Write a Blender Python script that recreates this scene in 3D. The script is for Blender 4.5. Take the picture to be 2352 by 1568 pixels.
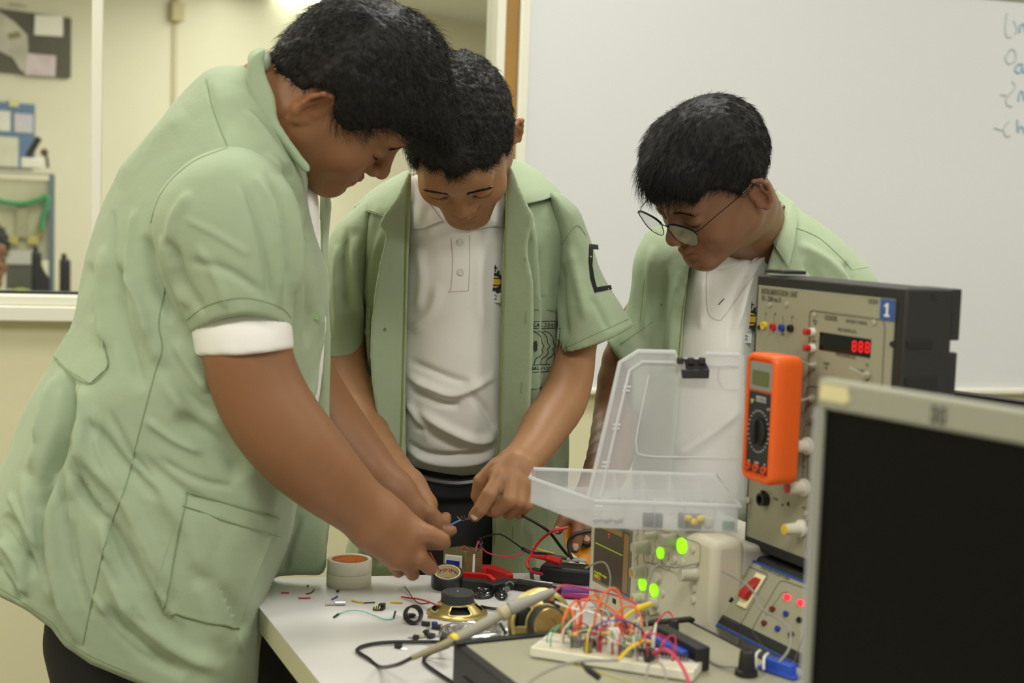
import bpy, math, random
import numpy as np
from mathutils import Vector, Matrix
from mathutils.bvhtree import BVHTree
random.seed(7); rng = np.random.default_rng(7)
for o in list(bpy.data.objects): bpy.data.objects.remove(o)
S = bpy.context.scene
# ---------------------------------------------------------------- camera
FPX = 2352*50/36.0
PITCH = math.radians(5.14); ROLL = 0.035
CAM = np.array([0, 0, 1.25])
FW = np.array([0, math.cos(PITCH), -math.sin(PITCH)])
_r = np.array([1., 0, 0]); _u = np.array([0, math.sin(PITCH), math.cos(PITCH)])
RT = _r*math.cos(ROLL)+_u*math.sin(ROLL); UP = -_r*math.sin(ROLL)+_u*math.cos(ROLL)
cd = bpy.data.cameras.new('camera'); cam = bpy.data.objects.new('camera', cd)
S.collection.objects.link(cam); S.camera = cam
cd.lens = 50; cd.sensor_width = 36; cd.clip_start = 0.02
cd.dof.use_dof = True; cd.dof.focus_distance = 2.02; cd.dof.aperture_fstop = 5.0
cam.matrix_world = Matrix(((RT[0], UP[0], -FW[0], CAM[0]), (RT[1], UP[1], -FW[1], CAM[1]), (RT[2], UP[2], -FW[2], CAM[2]), (0, 0, 0, 1)))
# ---------------------------------------------------------------- world, exposure
W = bpy.data.worlds.new('world'); S.world = W; W.use_nodes = True
W.node_tree.nodes['Background'].inputs[0].default_value = (0.95, 1.0, 0.93, 1)
W.node_tree.nodes['Background'].inputs[1].default_value = 0.36
S.view_settings.view_transform = 'Standard'; S.view_settings.look = 'None'
S.view_settings.exposure = -0.12; S.view_settings.gamma = 1.0; S.view_settings.use_curve_mapping = False
S.cycles.use_denoising = True; S.cycles.max_bounces = 7; S.cycles.transparent_max_bounces = 14
S.cycles.caustics_reflective = False; S.cycles.caustics_refractive = False
S.cycles.sample_clamp_indirect = 4.0
CEIL = 2.75
LIGHTS = [(-1.9, 0.2), (0.2, -0.1), (2.3, 0.2), (-1.9, 2.6), (0.2, 2.35), (2.3, 2.6)]
POWER = 27
for i, (lx, ly) in enumerate(LIGHTS):
    ld = bpy.data.lights.new('ceiling_lamp_light', 'AREA'); ld.shape = 'RECTANGLE'; ld.size = 1.1; ld.size_y = 0.5
    ld.energy = POWER*(1.25 if ly < 1 else 0.8); ld.color = (1.0, 0.99, 0.955)
    lo = bpy.data.objects.new('ceiling_lamp_light', ld); S.collection.objects.link(lo); lo.location = (lx, ly, CEIL-0.06)
for lx, ly in ((-1.4, 5.4), (-.6, 7.8), (.9, 7.2)):  # unseen area fills for the far room; the rightmost added to brighten its wall
    ld = bpy.data.lights.new('far_room_fill_light', 'AREA'); ld.shape = 'RECTANGLE'; ld.size = 2.4; ld.size_y = 2.0
    ld.energy = 58; ld.color = (1.0, 0.98, 0.84)
    lo = bpy.data.objects.new('far_room_fill_light', ld); S.collection.objects.link(lo); lo.location = (lx, ly, 2.54)

# ---------------------------------------------------------------- pixel <-> world
def ray(px, py): return FW+(px-1176)/FPX*RT-(py-784)/FPX*UP
def P(px, py, Y):
    d = ray(px, py); return CAM+d*(Y/d[1])
def PZ(px, py, z):                       # on the horizontal plane z
    d = ray(px, py); return CAM+d*((z-CAM[2])/d[2])
def project(p):
    q = p-CAM; c = q@FW; return 1176+FPX*(q@RT)/c, 784-FPX*(q@UP)/c
def unit(v): v = np.asarray(v, float); return v/np.linalg.norm(v)
class Plane:                              # a flat face in space: origin, right, up, outward normal
    def __init__(s, o, ux, uy): s.o = np.asarray(o, float); s.x = unit(ux); s.y = unit(uy); s.n = unit(np.cross(s.x, s.y))
    def hit(s, px, py, h=0.0):
        d = ray(px, py); t = ((s.o+s.n*h-CAM)@s.n)/(d@s.n); return CAM+d*t
    def at(s, a, b, h=0.0): return s.o+s.x*a+s.y*b+s.n*h
    def uv(s, px, py): q = s.hit(px, py)-s.o; return q@s.x, q@s.y

# ---------------------------------------------------------------- materials
def lin(c):
    return tuple(((v/255)/12.92 if v/255 <= .04045 else ((v/255+.055)/1.055)**2.4) for v in c)
MATS = {}
def mat(name, col, rough=0.6, metal=0.0, emit=None, es=1.0, bump=None, noise=None, trans=0, alpha=1, sss=0, vcol=False, spec=0.5, sheen=0, coat=0):
    if name in MATS: return MATS[name]
    m = bpy.data.materials.new(name); m.use_nodes = True; nt = m.node_tree; b = nt.nodes['Principled BSDF']
    c = (*lin(col), 1); b.inputs['Base Color'].default_value = c
    b.inputs['Roughness'].default_value = rough; b.inputs['Metallic'].default_value = metal
    b.inputs['Specular IOR Level'].default_value = spec
    if trans: b.inputs['Transmission Weight'].default_value = trans
    if alpha < 1: b.inputs['Alpha'].default_value = alpha
    if sheen: b.inputs['Sheen Weight'].default_value = sheen; b.inputs['Sheen Roughness'].default_value = .5
    if coat: b.inputs['Coat Weight'].default_value = coat
    if sss:
        b.inputs['Subsurface Weight'].default_value = sss; b.inputs['Subsurface Radius'].default_value = (1, .5, .3); b.inputs['Subsurface Scale'].default_value = .006
    if emit: b.inputs['Emission Color'].default_value = (*lin(emit), 1); b.inputs['Emission Strength'].default_value = es
    tc = nt.nodes.new('ShaderNodeTexCoord'); src = None
    if vcol:
        at = nt.nodes.new('ShaderNodeAttribute'); at.attribute_name = 'tint'
        mx = nt.nodes.new('ShaderNodeMix'); mx.data_type = 'RGBA'; mx.blend_type = 'MULTIPLY'; mx.inputs[0].default_value = 1
        mx.inputs[6].default_value = c; nt.links.new(at.outputs['Color'], mx.inputs[7]); src = mx.outputs[2]
    if noise:                                   # (scale, amount) blotches or (scale, amount, color2)
        n = nt.nodes.new('ShaderNodeTexNoise'); n.inputs['Scale'].default_value = noise[0]; n.inputs['Detail'].default_value = 4
        nt.links.new(tc.outputs['Object'], n.inputs['Vector'])
        mx = nt.nodes.new('ShaderNodeMix'); mx.data_type = 'RGBA'
        c2 = (*lin(noise[2]), 1) if len(noise) > 2 else tuple(v*(1-noise[1]) for v in c[:3])+(1,)
        rp = nt.nodes.new('ShaderNodeMapRange'); rp.inputs[1].default_value = .35; rp.inputs[2].default_value = .68
        rp.inputs[4].default_value = 1.0 if len(noise) <= 2 else noise[1]
        nt.links.new(n.outputs[0], rp.inputs[0]); nt.links.new(rp.outputs[0], mx.inputs[0])
        if src: nt.links.new(src, mx.inputs[6])
        else: mx.inputs[6].default_value = c
        if src and len(noise) <= 2:
            m2 = nt.nodes.new('ShaderNodeMix'); m2.data_type = 'RGBA'; m2.blend_type = 'MULTIPLY'; m2.inputs[0].default_value = 1
            nt.links.new(src, m2.inputs[6]); m2.inputs[7].default_value = (1-noise[1],)*3+(1,); nt.links.new(m2.outputs[2], mx.inputs[7])
        else: mx.inputs[7].default_value = c2
        src = mx.outputs[2]
    if src: nt.links.new(src, b.inputs['Base Color'])
    if bump:                                    # list of (scale, strength, distance)
        prev = None
        for sc, st, di in bump:
            n = nt.nodes.new('ShaderNodeTexNoise'); n.inputs['Scale'].default_value = sc; n.inputs['Detail'].default_value = 3
            nt.links.new(tc.outputs['Object'], n.inputs['Vector'])
            bp = nt.nodes.new('ShaderNodeBump'); bp.inputs['Strength'].default_value = st; bp.inputs['Distance'].default_value = di
            nt.links.new(n.outputs[0], bp.inputs['Height'])
            if prev: nt.links.new(prev.outputs[0], bp.inputs['Normal'])
            prev = bp
        nt.links.new(prev.outputs[0], b.inputs['Normal'])
    MATS[name] = m; return m

# ---------------------------------------------------------------- mesh building
class MB:
    def __init__(s): s.v = []; s.f = []
    def add(s, vs, fs):
        n = len(s.v); s.v += [tuple(map(float, v)) for v in vs]; s.f += [tuple(i+n for i in f) for f in fs]; return s
    def box(s, o, a, b, c):                    # corner o and three edge vectors
        o, a, b, c = (np.asarray(t, float) for t in (o, a, b, c))
        if np.dot(np.cross(a, b), c) < 0: a, b = b, a
        vs = [o, o+a, o+a+b, o+b, o+c, o+a+c, o+a+b+c, o+b+c]
        return s.add(vs, [(0, 3, 2, 1), (4, 5, 6, 7), (0, 1, 5, 4), (1, 2, 6, 5), (2, 3, 7, 6), (3, 0, 4, 7)])
    def cbox(s, c, size): c = np.array(c, float); z = np.array(size, float); return s.box(c-z/2, (z[0], 0, 0), (0, z[1], 0), (0, 0, z[2]))
    def ring(s, p, ax, r, n, rr=None):
        ax = unit(ax); t = np.array([0, 0, 1.]) if abs(ax[2]) < .9 else np.array([1., 0, 0])
        x = unit(np.cross(t, ax)); y = np.cross(ax, x)
        return [p+r*(x*math.cos(2*math.pi*i/n)+y*math.sin(2*math.pi*i/n)) for i in range(n)]
    def lathe(s, p, ax, prof, n=24, cap=True):  # prof: (distance along axis, radius)
        p = np.asarray(p, float); ax = unit(ax); base = len(s.v); vs = []
        for h, r in prof: vs += s.ring(p+ax*h, ax, max(r, 1e-5), n)
        fs = []
        for k in range(len(prof)-1):
            for i in range(n): fs.append((k*n+i, k*n+(i+1) % n, (k+1)*n+(i+1) % n, (k+1)*n+i))
        if cap: fs += [tuple(range(n))[::-1], tuple(range((len(prof)-1)*n, len(prof)*n))]
        return s.add(vs, fs)
    def cyl(s, p, q, r, r2=None, n=20):
        p = np.asarray(p, float); q = np.asarray(q, float); L = np.linalg.norm(q-p)
        return s.lathe(p, q-p, [(0, r), (L, r if r2 is None else r2)], n)
    def tube(s, pts, r, n=8, closed=False, rs=None):
        pts = [np.asarray(p, float) for p in pts]; m = len(pts); vs = []; fs = []
        T = [unit((pts[(i+1) % m] if (closed or i < m-1) else pts[i])-(pts[i-1] if (closed or i > 0) else pts[i])+1e-9) for i in range(m)]
        up = np.array([0, 0, 1.]) if abs(T[0][2]) < .9 else np.array([1., 0, 0]); x = unit(np.cross(up, T[0]))
        for i in range(m):
            x = unit(x-T[i]*np.dot(x, T[i])+1e-9); y = np.cross(T[i], x); rr = rs[i] if rs is not None else r
            vs += [pts[i]+rr*(x*math.cos(2*math.pi*j/n)+y*math.sin(2*math.pi*j/n)) for j in range(n)]
        K = m if closed else m-1
        for k in range(K):
            for j in range(n):
                a, b = k*n, ((k+1) % m)*n; fs.append((a+j, a+(j+1) % n, b+(j+1) % n, b+j))
        if not closed: fs += [tuple(range(n))[::-1], tuple(range((m-1)*n, m*n))]
        return s.add(vs, fs)
    def prism(s, pts, off):                    # planar outline and a thickness vector
        n = len(pts); off = np.asarray(off, float); nn = np.zeros(3)
        P0 = [np.asarray(p, float) for p in pts]
        for i in range(n): nn += np.cross(P0[i], P0[(i+1) % n])
        if np.dot(nn, off) > 0: P0 = P0[::-1]
        vs = P0+[p+off for p in P0]
        return s.add(vs, [tuple(range(n)), tuple(range(2*n-1, n-1, -1))]+[(i, i+n, (i+1) % n+n, (i+1) % n) for i in range(n)])
    def ball(s, c, r, n=12, sc=(1, 1, 1)):
        c = np.asarray(c, float); vs = []; fs = []
        m = n//2
        for i in range(m+1):
            a = math.pi*i/m
            for j in range(n): b = 2*math.pi*j/n; vs.append(c+r*np.array([math.sin(a)*math.cos(b)*sc[0], math.sin(a)*math.sin(b)*sc[1], math.cos(a)*sc[2]]))
        for i in range(m):
            for j in range(n): fs.append((i*n+j, (i+1)*n+j, (i+1)*n+(j+1) % n, i*n+(j+1) % n))
        return s.add(vs, fs)
    def make(s, name, m, parent=None, bevel=0, smooth=True, seg=2): return mkobj(name, s.v, s.f, m, parent, bevel, smooth, seg)
def mkobj(name, v, f, m, parent=None, bevel=0, smooth=True, seg=2):
    me = bpy.data.meshes.new(name)
    if isinstance(v, np.ndarray):
        me.vertices.add(len(v)); me.vertices.foreach_set('co', v.astype(np.float32).ravel())
        f = np.asarray(f, dtype=np.int32); k = f.shape[1]; me.loops.add(len(f)*k); me.loops.foreach_set('vertex_index', f.ravel())
        me.polygons.add(len(f)); me.polygons.foreach_set('loop_start', np.arange(0, len(f)*k, k, dtype=np.int32))
        me.update(calc_edges=True)
    else: me.from_pydata(v, [], f)
    me.materials.append(m); me.validate()
    if smooth: me.polygons.foreach_set('use_smooth', np.ones(len(me.polygons), dtype=bool))
    o = bpy.data.objects.new(name, me); S.collection.objects.link(o)
    if parent is not None: o.parent = parent; o.matrix_parent_inverse = Matrix.Translation(-Vector(parent.location))
    if bevel:
        b = o.modifiers.new('bevel', 'BEVEL'); b.width = bevel; b.segments = seg; b.limit_method = 'ANGLE'; b.angle_limit = math.radians(35)
    if smooth and (bevel or len(me.polygons) < 4000):
        try: me.set_sharp_from_angle(angle=math.radians(38))
        except Exception: pass
    return o
def thing(name, label, cat, loc=(0, 0, 0), group=None):
    o = bpy.data.objects.new(name, None); S.collection.objects.link(o); o.location = tuple(map(float, loc)); o.empty_display_size = .05
    o['label'] = label; o['category'] = cat
    if group: o['group'] = group
    return o
def tag(o, label, cat, group=None):
    o['label'] = label; o['category'] = cat
    if group: o['group'] = group
    return o
def struct(o): o['kind'] = 'structure'; return o
def spline(pts, n=6, closed=False):
    pts = [np.asarray(p, float) for p in pts]; m = len(pts); out = []
    K = m if closed else m-1
    for i in range(K):
        g = (lambda j: pts[j % m]) if closed else (lambda j: pts[min(max(j, 0), m-1)])
        p0, p1, p2, p3 = g(i-1), g(i), g(i+1), g(i+2)
        for k in range(n):
            t = k/n; out.append(.5*((2*p1)+(-p0+p2)*t+(2*p0-5*p1+4*p2-p3)*t*t+(-p0+3*p1-3*p2+p3)*t**3))
    if not closed: out.append(pts[-1])
    return out
def text(body, size, o, ux, uy, m, parent, name='lettering', ex=0.0003, align='CENTER', bold=0, sx=1.0):
    c = bpy.data.curves.new('t', 'FONT'); c.body = body; c.size = size; c.align_x = align; c.align_y = 'CENTER'; c.extrude = ex; c.offset = bold; c.resolution_u = 3
    t = bpy.data.objects.new('t', c); S.collection.objects.link(t)
    me = bpy.data.meshes.new_from_object(t.evaluated_get(bpy.context.evaluated_depsgraph_get()))
    bpy.data.objects.remove(t); bpy.data.curves.remove(c)
    n = unit(np.cross(ux, uy)); M = Matrix((tuple(unit(ux)*sx)+(0,), tuple(unit(uy))+(0,), tuple(n)+(0,), (0, 0, 0, 1))).transposed(); M.translation = Vector(o)
    me.transform(M); me.materials.clear(); me.materials.append(m)
    ob = bpy.data.objects.new(name, me); S.collection.objects.link(ob)
    if parent is not None: ob.parent = parent; ob.matrix_parent_inverse = Matrix.Translation(-Vector(parent.location))
    return ob

# ---------------------------------------------------------------- implicit surfaces
class PG:                                  # signed distance (pixels) to a smooth closed outline, on a grid
    C = {}
    def __init__(s, pts, blur=0, smooth=True, step=4, margin=220):
        q = np.array(spline(pts, 5, True) if smooth else pts, float)
        s.x0, s.y0 = q.min(0)-margin; x1, y1 = q.max(0)+margin; s.st = step
        nx, ny = int((x1-s.x0)/step)+2, int((y1-s.y0)/step)+2
        X, Y = np.meshgrid(s.x0+np.arange(nx)*step, s.y0+np.arange(ny)*step, indexing='ij')
        D = np.full(X.shape, 1e9); ins = np.zeros(X.shape, bool)
        for i in range(len(q)):
            a, b = q[i], q[(i+1) % len(q)]; ab = b-a; L = ab@ab+1e-12
            t = np.clip(((X-a[0])*ab[0]+(Y-a[1])*ab[1])/L, 0, 1)
            D = np.minimum(D, (X-a[0]-t*ab[0])**2+(Y-a[1]-t*ab[1])**2)
            c = (a[1] > Y) != (b[1] > Y)
            if a[1] != b[1]: ins ^= c & (X < (b[0]-a[0])*(Y-a[1])/(b[1]-a[1])+a[0])
        D = np.sqrt(D); D[ins] *= -1
        if blur:
            k = max(1, int(blur/step)); B = D.copy()
            for _ in range(3):
                for ax in (0, 1):
                    pad = [(0, 0), (0, 0)]; pad[ax] = (k+1, k); c = np.cumsum(np.pad(B, pad, mode='edge'), axis=ax)
                    n = B.shape[ax]
                    B = (np.take(c, np.arange(2*k+1, 2*k+1+n), axis=ax)-np.take(c, np.arange(0, n), axis=ax))/(2*k+1)
            w = np.clip(-D/(blur*1.5), 0, 1); D = D*(1-w)+B*w
        s.D = D
    def __call__(s, px, py):
        n, m = s.D.shape; u = np.clip((px-s.x0)/s.st, 0, n-1.001); v = np.clip((py-s.y0)/s.st, 0, m-1.001)
        i = u.astype(int); j = v.astype(int); u = u-i; v = v-j; D = s.D
        return D[i, j]*(1-u)*(1-v)+D[i+1, j]*u*(1-v)+D[i, j+1]*(1-u)*v+D[i+1, j+1]*u*v
def pg(pts, blur=0, smooth=True):
    k = (tuple(map(tuple, pts)), blur, smooth)
    if k not in PG.C: PG.C[k] = PG(pts, blur, smooth)
    return PG.C[k]
def E(c, r, R=None): return ('E', tuple(map(float, c)), tuple(map(float, r)), None if R is None else tuple(map(tuple, np.asarray(R, float))))
def Cn(a, b, ra, rb): return ('C', tuple(map(float, a)), tuple(map(float, b)), float(ra), float(rb))
def Pb(pts, Yc, T, R, bx=0.0, by=0.0, ref=None, blur=None):   # outline given body: centre depth, half thickness, edge rounding
    pts = tuple(map(tuple, pts)); ref = ref or (sum(p[0] for p in pts)/len(pts), sum(p[1] for p in pts)/len(pts))
    return ('P', pts, float(Yc), float(T), float(R), bx, by, ref, (R*FPX/Yc*.35 if blur is None else blur))
def Wd(pts, y0=0.0, y1=9.0, smooth=True): return ('W', tuple(map(tuple, pts)), y0, y1, smooth)
def smin(a, b, k):
    if k <= 0: return np.minimum(a, b)
    h = np.maximum(k-np.abs(a-b), 0)/k; return np.minimum(a, b)-h*h*k*.25
def prim(t, X):
    if t[0] == 'E':
        q = X-np.array(t[1]); r = np.array(t[2])
        if t[3] is not None: q = q@np.array(t[3])
        k0 = np.sqrt(((q/r)**2).sum(1))+1e-9; k1 = np.sqrt(((q/r**2)**2).sum(1))+1e-9; return k0*(k0-1)/k1
    if t[0] == 'C':
        a = np.array(t[1]); b = np.array(t[2]); ab = b-a; L = ab@ab+1e-12; q = X-a
        h = np.clip((q@ab)/L, 0, 1); return np.sqrt(((q-h[:, None]*ab)**2).sum(1))-(t[3]+(t[4]-t[3])*h)
    q = X-CAM; c = q@FW; px = 1176+FPX*(q@RT)/c; py = 784-FPX*(q@UP)/c; Y = X[:, 1]
    if t[0] == 'P':
        _, pts, Yc, T, R, bx, by, ref, blur = t
        m = -pg(pts, blur)(px, py)*Y/FPX; q0 = np.maximum(R-m, 0)/R; q1 = np.abs(Y-(Yc+bx*(px-ref[0])+by*(py-ref[1])))/T
        return (np.sqrt(q0*q0+q1*q1)-1)*min(R, T)
    if t[0] == 'W':
        d = pg(t[1], 0, t[4])(px, py)*Y/FPX; return np.maximum(np.maximum(d, t[2]-Y), Y-t[3])
def field(ops, X):
    D = None
    for op, k, t in ops:
        if op == 'o': D = D-k; continue
        d = prim(t, X)
        if op == '+': D = d if D is None else smin(D, d, k)
        elif op == '-': D = -smin(-D, d, k)
        else: D = -smin(-D, -d, k)
    return D
def bounds(t):
    if t[0] == 'E': c = np.array(t[1]); r = max(t[2]); return c-r, c+r
    if t[0] == 'C': a, b = np.array(t[1]), np.array(t[2]); r = max(t[3:]); return np.minimum(a, b)-r, np.maximum(a, b)+r
    pts = t[1]; Yc, T = t[2], t[3]; ref = t[7]; c = []
    for (x, y) in pts:
        yc = Yc+t[5]*(x-ref[0])+t[6]*(y-ref[1]); c += [P(x, y, yc-T), P(x, y, yc+T)]
    c = np.array(c); return c.min(0)-.02, c.max(0)+.02
def sdf_mesh(ops, h, B=14):
    lo = np.full(3, 1e9); hi = -lo
    for op, k, t in ops:
        if op == '+': a, b = bounds(t); lo = np.minimum(lo, a); hi = np.maximum(hi, b)
    lo = lo-3*h-.012; bs = B*h; nb = np.ceil((hi-lo+3*h+.012)/bs).astype(int)
    I = np.stack(np.meshgrid(*[np.arange(n) for n in nb], indexing='ij'), -1).reshape(-1, 3)
    Cc = lo+(I+.5)*bs; rad = bs*.8661
    keep = np.abs(field(ops, Cc)) < rad*1.7+.004; I = I[keep]; Cc = Cc[keep]
    PD = [None if op == 'o' else prim(t, Cc) for op, k, t in ops]
    mplus = np.min([d for (op, k, t), d in zip(ops, PD) if op == '+'], axis=0)
    g = np.arange(B+1); G = np.stack(np.meshgrid(g, g, g, indexing='ij'), -1).reshape(-1, 3)
    NX = int(nb[1]*B+2); NZ = int(nb[2]*B+2)
    cells = []; pos = []; quads = []
    cid = lambda a: (a[:, 0].astype(np.int64)*NX+a[:, 1])*NZ+a[:, 2]
    corner = [(0, 0, 0), (1, 0, 0), (0, 1, 0), (1, 1, 0), (0, 0, 1), (1, 0, 1), (0, 1, 1), (1, 1, 1)]
    edges = [(a, b) for a in range(8) for b in range(a+1, 8) if sum(abs(np.array(corner[a])-np.array(corner[b]))) == 1]
    for n in range(len(I)):
        sub = []
        for (op, k, t), d in zip(ops, PD):
            if op == '+' and d[n] > max(mplus[n], 0)+4*rad+k and d[n] > 3*rad: continue
            if op == '-' and d[n] > 2.2*rad+k: continue
            sub.append((op, k, t))
        if not any(s[0] == '+' for s in sub): continue
        while sub and sub[0][0] != '+': sub.pop(0)
        org = I[n]*B; X = lo+(org+G)*h; V = field(sub, X).reshape(B+1, B+1, B+1)
        s = V < 0
        if s.all() or not s.any(): continue
        cs = [V[a[0]:B+a[0], a[1]:B+a[1], a[2]:B+a[2]] for a in corner]
        cnt = sum((c < 0).astype(np.int8) for c in cs); act = (cnt > 0) & (cnt < 8); ijk = np.argwhere(act)
        if len(ijk) == 0: continue
        vals = np.stack([c[act] for c in cs], 1); acc = np.zeros((len(ijk), 3)); w = np.zeros(len(ijk))
        for a, b in edges:
            va, vb = vals[:, a], vals[:, b]; x = (va < 0) != (vb < 0); t = np.where(x, va/np.where(x, va-vb, 1), 0)
            ca, cb = np.array(corner[a]), np.array(corner[b]); acc += x[:, None]*(ca+t[:, None]*(cb-ca)); w += x
        cells.append(cid(org+ijk)); pos.append(lo+(org+ijk+acc/w[:, None])*h)
        for ax in range(3):
            sl = [slice(0, B)]*3; s0 = s[tuple(sl)]; sl2 = list(sl); sl2[ax] = slice(1, B+1); s1 = s[tuple(sl2)]
            e = np.argwhere(s0 != s1)
            if len(e) == 0: continue
            flip = s0[tuple(e.T)]; u, v = [(1, 2), (2, 0), (0, 1)][ax]; ge = org+e
            q = []
            for du, dv in ((-1, -1), (0, -1), (0, 0), (-1, 0)):
                c = ge.copy(); c[:, u] += du; c[:, v] += dv; q.append(cid(c))
            q = np.stack(q, 1); q[~flip] = q[~flip][:, ::-1]; quads.append(q)
    cells = np.concatenate(cells); pos = np.concatenate(pos); quads = np.concatenate(quads)
    o = np.argsort(cells); cs_ = cells[o]; ix = np.clip(np.searchsorted(cs_, quads), 0, len(cs_)-1)
    ok = (cs_[ix] == quads).all(1); F = o[ix[ok]]
    return pos, F
def vnormals(v, f):
    n = np.cross(v[f[:, 2]]-v[f[:, 0]], v[f[:, 3]]-v[f[:, 1]]); N = np.zeros_like(v)
    for k in range(4):
        for a in range(3): N[:, a] += np.bincount(f[:, k], n[:, a], len(v))
    return N/(np.linalg.norm(N, axis=1)[:, None]+1e-12)
def relax(v, f, it=1, w=.5):
    for _ in range(it):
        A = np.zeros_like(v); c = np.zeros(len(v))
        for k in range(4):
            for j in (1, 3):
                for a in range(3): A[:, a] += np.bincount(f[:, k], v[f[:, (k+j) % 4], a], len(v))
                c += np.bincount(f[:, k], minlength=len(v))
        v = v*(1-w)+A/np.maximum(c, 1)[:, None]*w
    return v
def folds(v, f, strokes, front=0.15):
    """raise (amp>0) or sink (amp<0) real folds along strokes: (points px, half width px, amp m)"""
    N = vnormals(v, f); q = v-CAM; c = q@FW; px = 1176+FPX*(q@RT)/c; py = 784-FPX*(q@UP)/c
    face = -(N*(q/np.linalg.norm(q, axis=1)[:, None])).sum(1); wf = np.clip(face/front, 0, 1); D = np.zeros(len(v))
    for pts, hw, amp in strokes:
        pl = np.array(spline(pts, 4)); lo = pl.min(0)-3*hw; hi = pl.max(0)+3*hw
        m = (px > lo[0]) & (px < hi[0]) & (py > lo[1]) & (py < hi[1]) & (wf > 0)
        if not m.any(): continue
        X, Y = px[m], py[m]; best = np.full(len(X), 1e9); tt = np.zeros(len(X)); n = len(pl)-1
        for i in range(n):
            a, b = pl[i], pl[i+1]; ab = b-a; t = np.clip(((X-a[0])*ab[0]+(Y-a[1])*ab[1])/(ab@ab+1e-9), 0, 1)
            d = (X-a[0]-t*ab[0])**2+(Y-a[1]-t*ab[1])**2; u = d < best; best[u] = d[u]; tt[u] = (i+t[u])/n
        D[m] += amp*np.exp(-best/(hw*hw)*1.1)*np.clip(np.minimum(tt, 1-tt)*5, 0, 1)
    return v+N*(D*wf)[:, None]
def fbm(v, scale, seed, octs=3):
    r = np.random.default_rng(seed); out = np.zeros(len(v)); a = 1.0
    for o in range(octs):
        for _ in range(6):
            d = r.normal(size=3); d /= np.linalg.norm(d); out += a*np.sin(v@d*scale*2*math.pi+r.uniform(0, 6.28)+1.5*np.sin(v[:, (_+o) % 3]*scale*3))
        scale *= 2.03; a *= .5
    return out/6
def bvh_of(o): me = o.data; return BVHTree.FromPolygons([v.co for v in me.vertices], [tuple(p.vertices) for p in me.polygons])
def onto(bvh, px, py, lift=0.0):
    d = ray(px, py); L = np.linalg.norm(d); d = d/L
    h = bvh.ray_cast(Vector(CAM), Vector(d), 12)
    if h[0] is None: return None
    n = np.array(h[1]); n = n if n@d < 0 else -n
    if lift > .0035: n = -d
    return np.array(h[0])+n*lift
def seam(bvh, pts, m, parent, r=.0007, name='seam', lift=.0002, n=10):
    runs = []; cur = []
    for p in spline(pts, n):
        q = onto(bvh, p[0], p[1], lift)
        if q is None or (cur and np.linalg.norm(q-cur[-1]) > .03):
            if len(cur) > 2: runs.append(cur)
            cur = [] if q is None else [q]
        else: cur.append(q)
    if len(cur) > 2: runs.append(cur)
    o = None
    for c in runs: o = MB().tube(c, r, 5).make(name, m, parent)
    return o
def patch(bvh, pts, m, parent, name, lift=.002, th=.0015, step=7, smooth=False, curl=None, bulge=0, droop=None):
    """a sewn piece of cloth that follows the surface under it"""
    q = np.array(spline(pts, 4, True) if smooth else densify(pts, step), float)
    from mathutils.geometry import delaunay_2d_cdt
    x0, y0 = q.min(0); x1, y1 = q.max(0); g = pg([tuple(p) for p in q], 0, False)
    inner = [(x, y) for x in np.arange(x0+step/2, x1, step) for y in np.arange(y0+step/2, y1, step)]
    if inner:
        ia = np.array(inner); ia = ia[g(ia[:, 0], ia[:, 1]) < -step*.45]
    else: ia = np.zeros((0, 2))
    allp = np.vstack([q, ia]); n = len(q)
    vs, es, fs, *_ = delaunay_2d_cdt([Vector(p) for p in allp], [(i, (i+1) % n) for i in range(n)], [], 1, 1e-6)
    cent = [np.mean([vs[i] for i in f], axis=0) for f in fs]; fs = [f for f, c in zip(fs, cent) if g(np.array([c[0]]), np.array([c[1]]))[0] < 0]
    dmax = max(1.0, -g.D.min()); top = []
    hits = [onto(bvh, p[0], p[1]) for p in vs]; good = [h for h in hits if h is not None]
    if not good: return None
    GP = np.array([(*project(gg), gg[1]) for gg in good]); med = np.median(GP[:, 2]); GP = GP[abs(GP[:, 2]-med) < .06]
    cx_, cy_ = GP[:, 0].mean(), GP[:, 1].mean(); bas = lambda x, y: np.stack([np.ones_like(x), x, y, x*x, x*y, y*y], -1)
    A_ = bas((GP[:, 0]-cx_)/100, (GP[:, 1]-cy_)/100); wt = np.ones(len(GP))
    for _ in range(5):
        cf = np.linalg.lstsq(A_*wt[:, None], GP[:, 2]*wt, rcond=None)[0]; wt = 1/np.sqrt(1+((A_@cf-GP[:, 2])/.004)**2)
    for p, hpt in zip(vs, hits):
        qy = float(bas(np.array((p[0]-cx_)/100), np.array((p[1]-cy_)/100))@cf); yy = qy if hpt is None else min(hpt[1], qy+.003)
        hpt = P(p[0], p[1], yy)
        e = -g(np.array([p[0]]), np.array([p[1]]))[0]/dmax; L = lift+bulge*min(1, max(0, e)*2)
        if curl: L += curl(p[0], p[1])
        top.append(hpt-unit(ray(p[0], p[1]))*L)
    top = np.array(top); bot = top+np.array([unit(ray(p[0], p[1])) for p in vs])*th
    nv = len(vs); cnt = {}
    for f in fs:
        for i in range(len(f)): a, b = f[i], f[(i+1) % len(f)]; cnt[(a, b)] = 1
    F = []
    for f in fs: F += [tuple(f), tuple(i+nv for i in f[::-1])]
    for (a, b) in cnt:
        if (b, a) not in cnt: F.append((b, a, a+nv, b+nv))
    return mkobj(name, [tuple(p) for p in top]+[tuple(p) for p in bot], F, m, parent)
def densify(pts, step):
    out = []; n = len(pts)
    for i in range(n):
        a, b = np.array(pts[i], float), np.array(pts[(i+1) % n], float); k = max(1, int(np.linalg.norm(b-a)/step))
        out += [a+(b-a)*j/k for j in range(k)]
    return out
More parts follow.
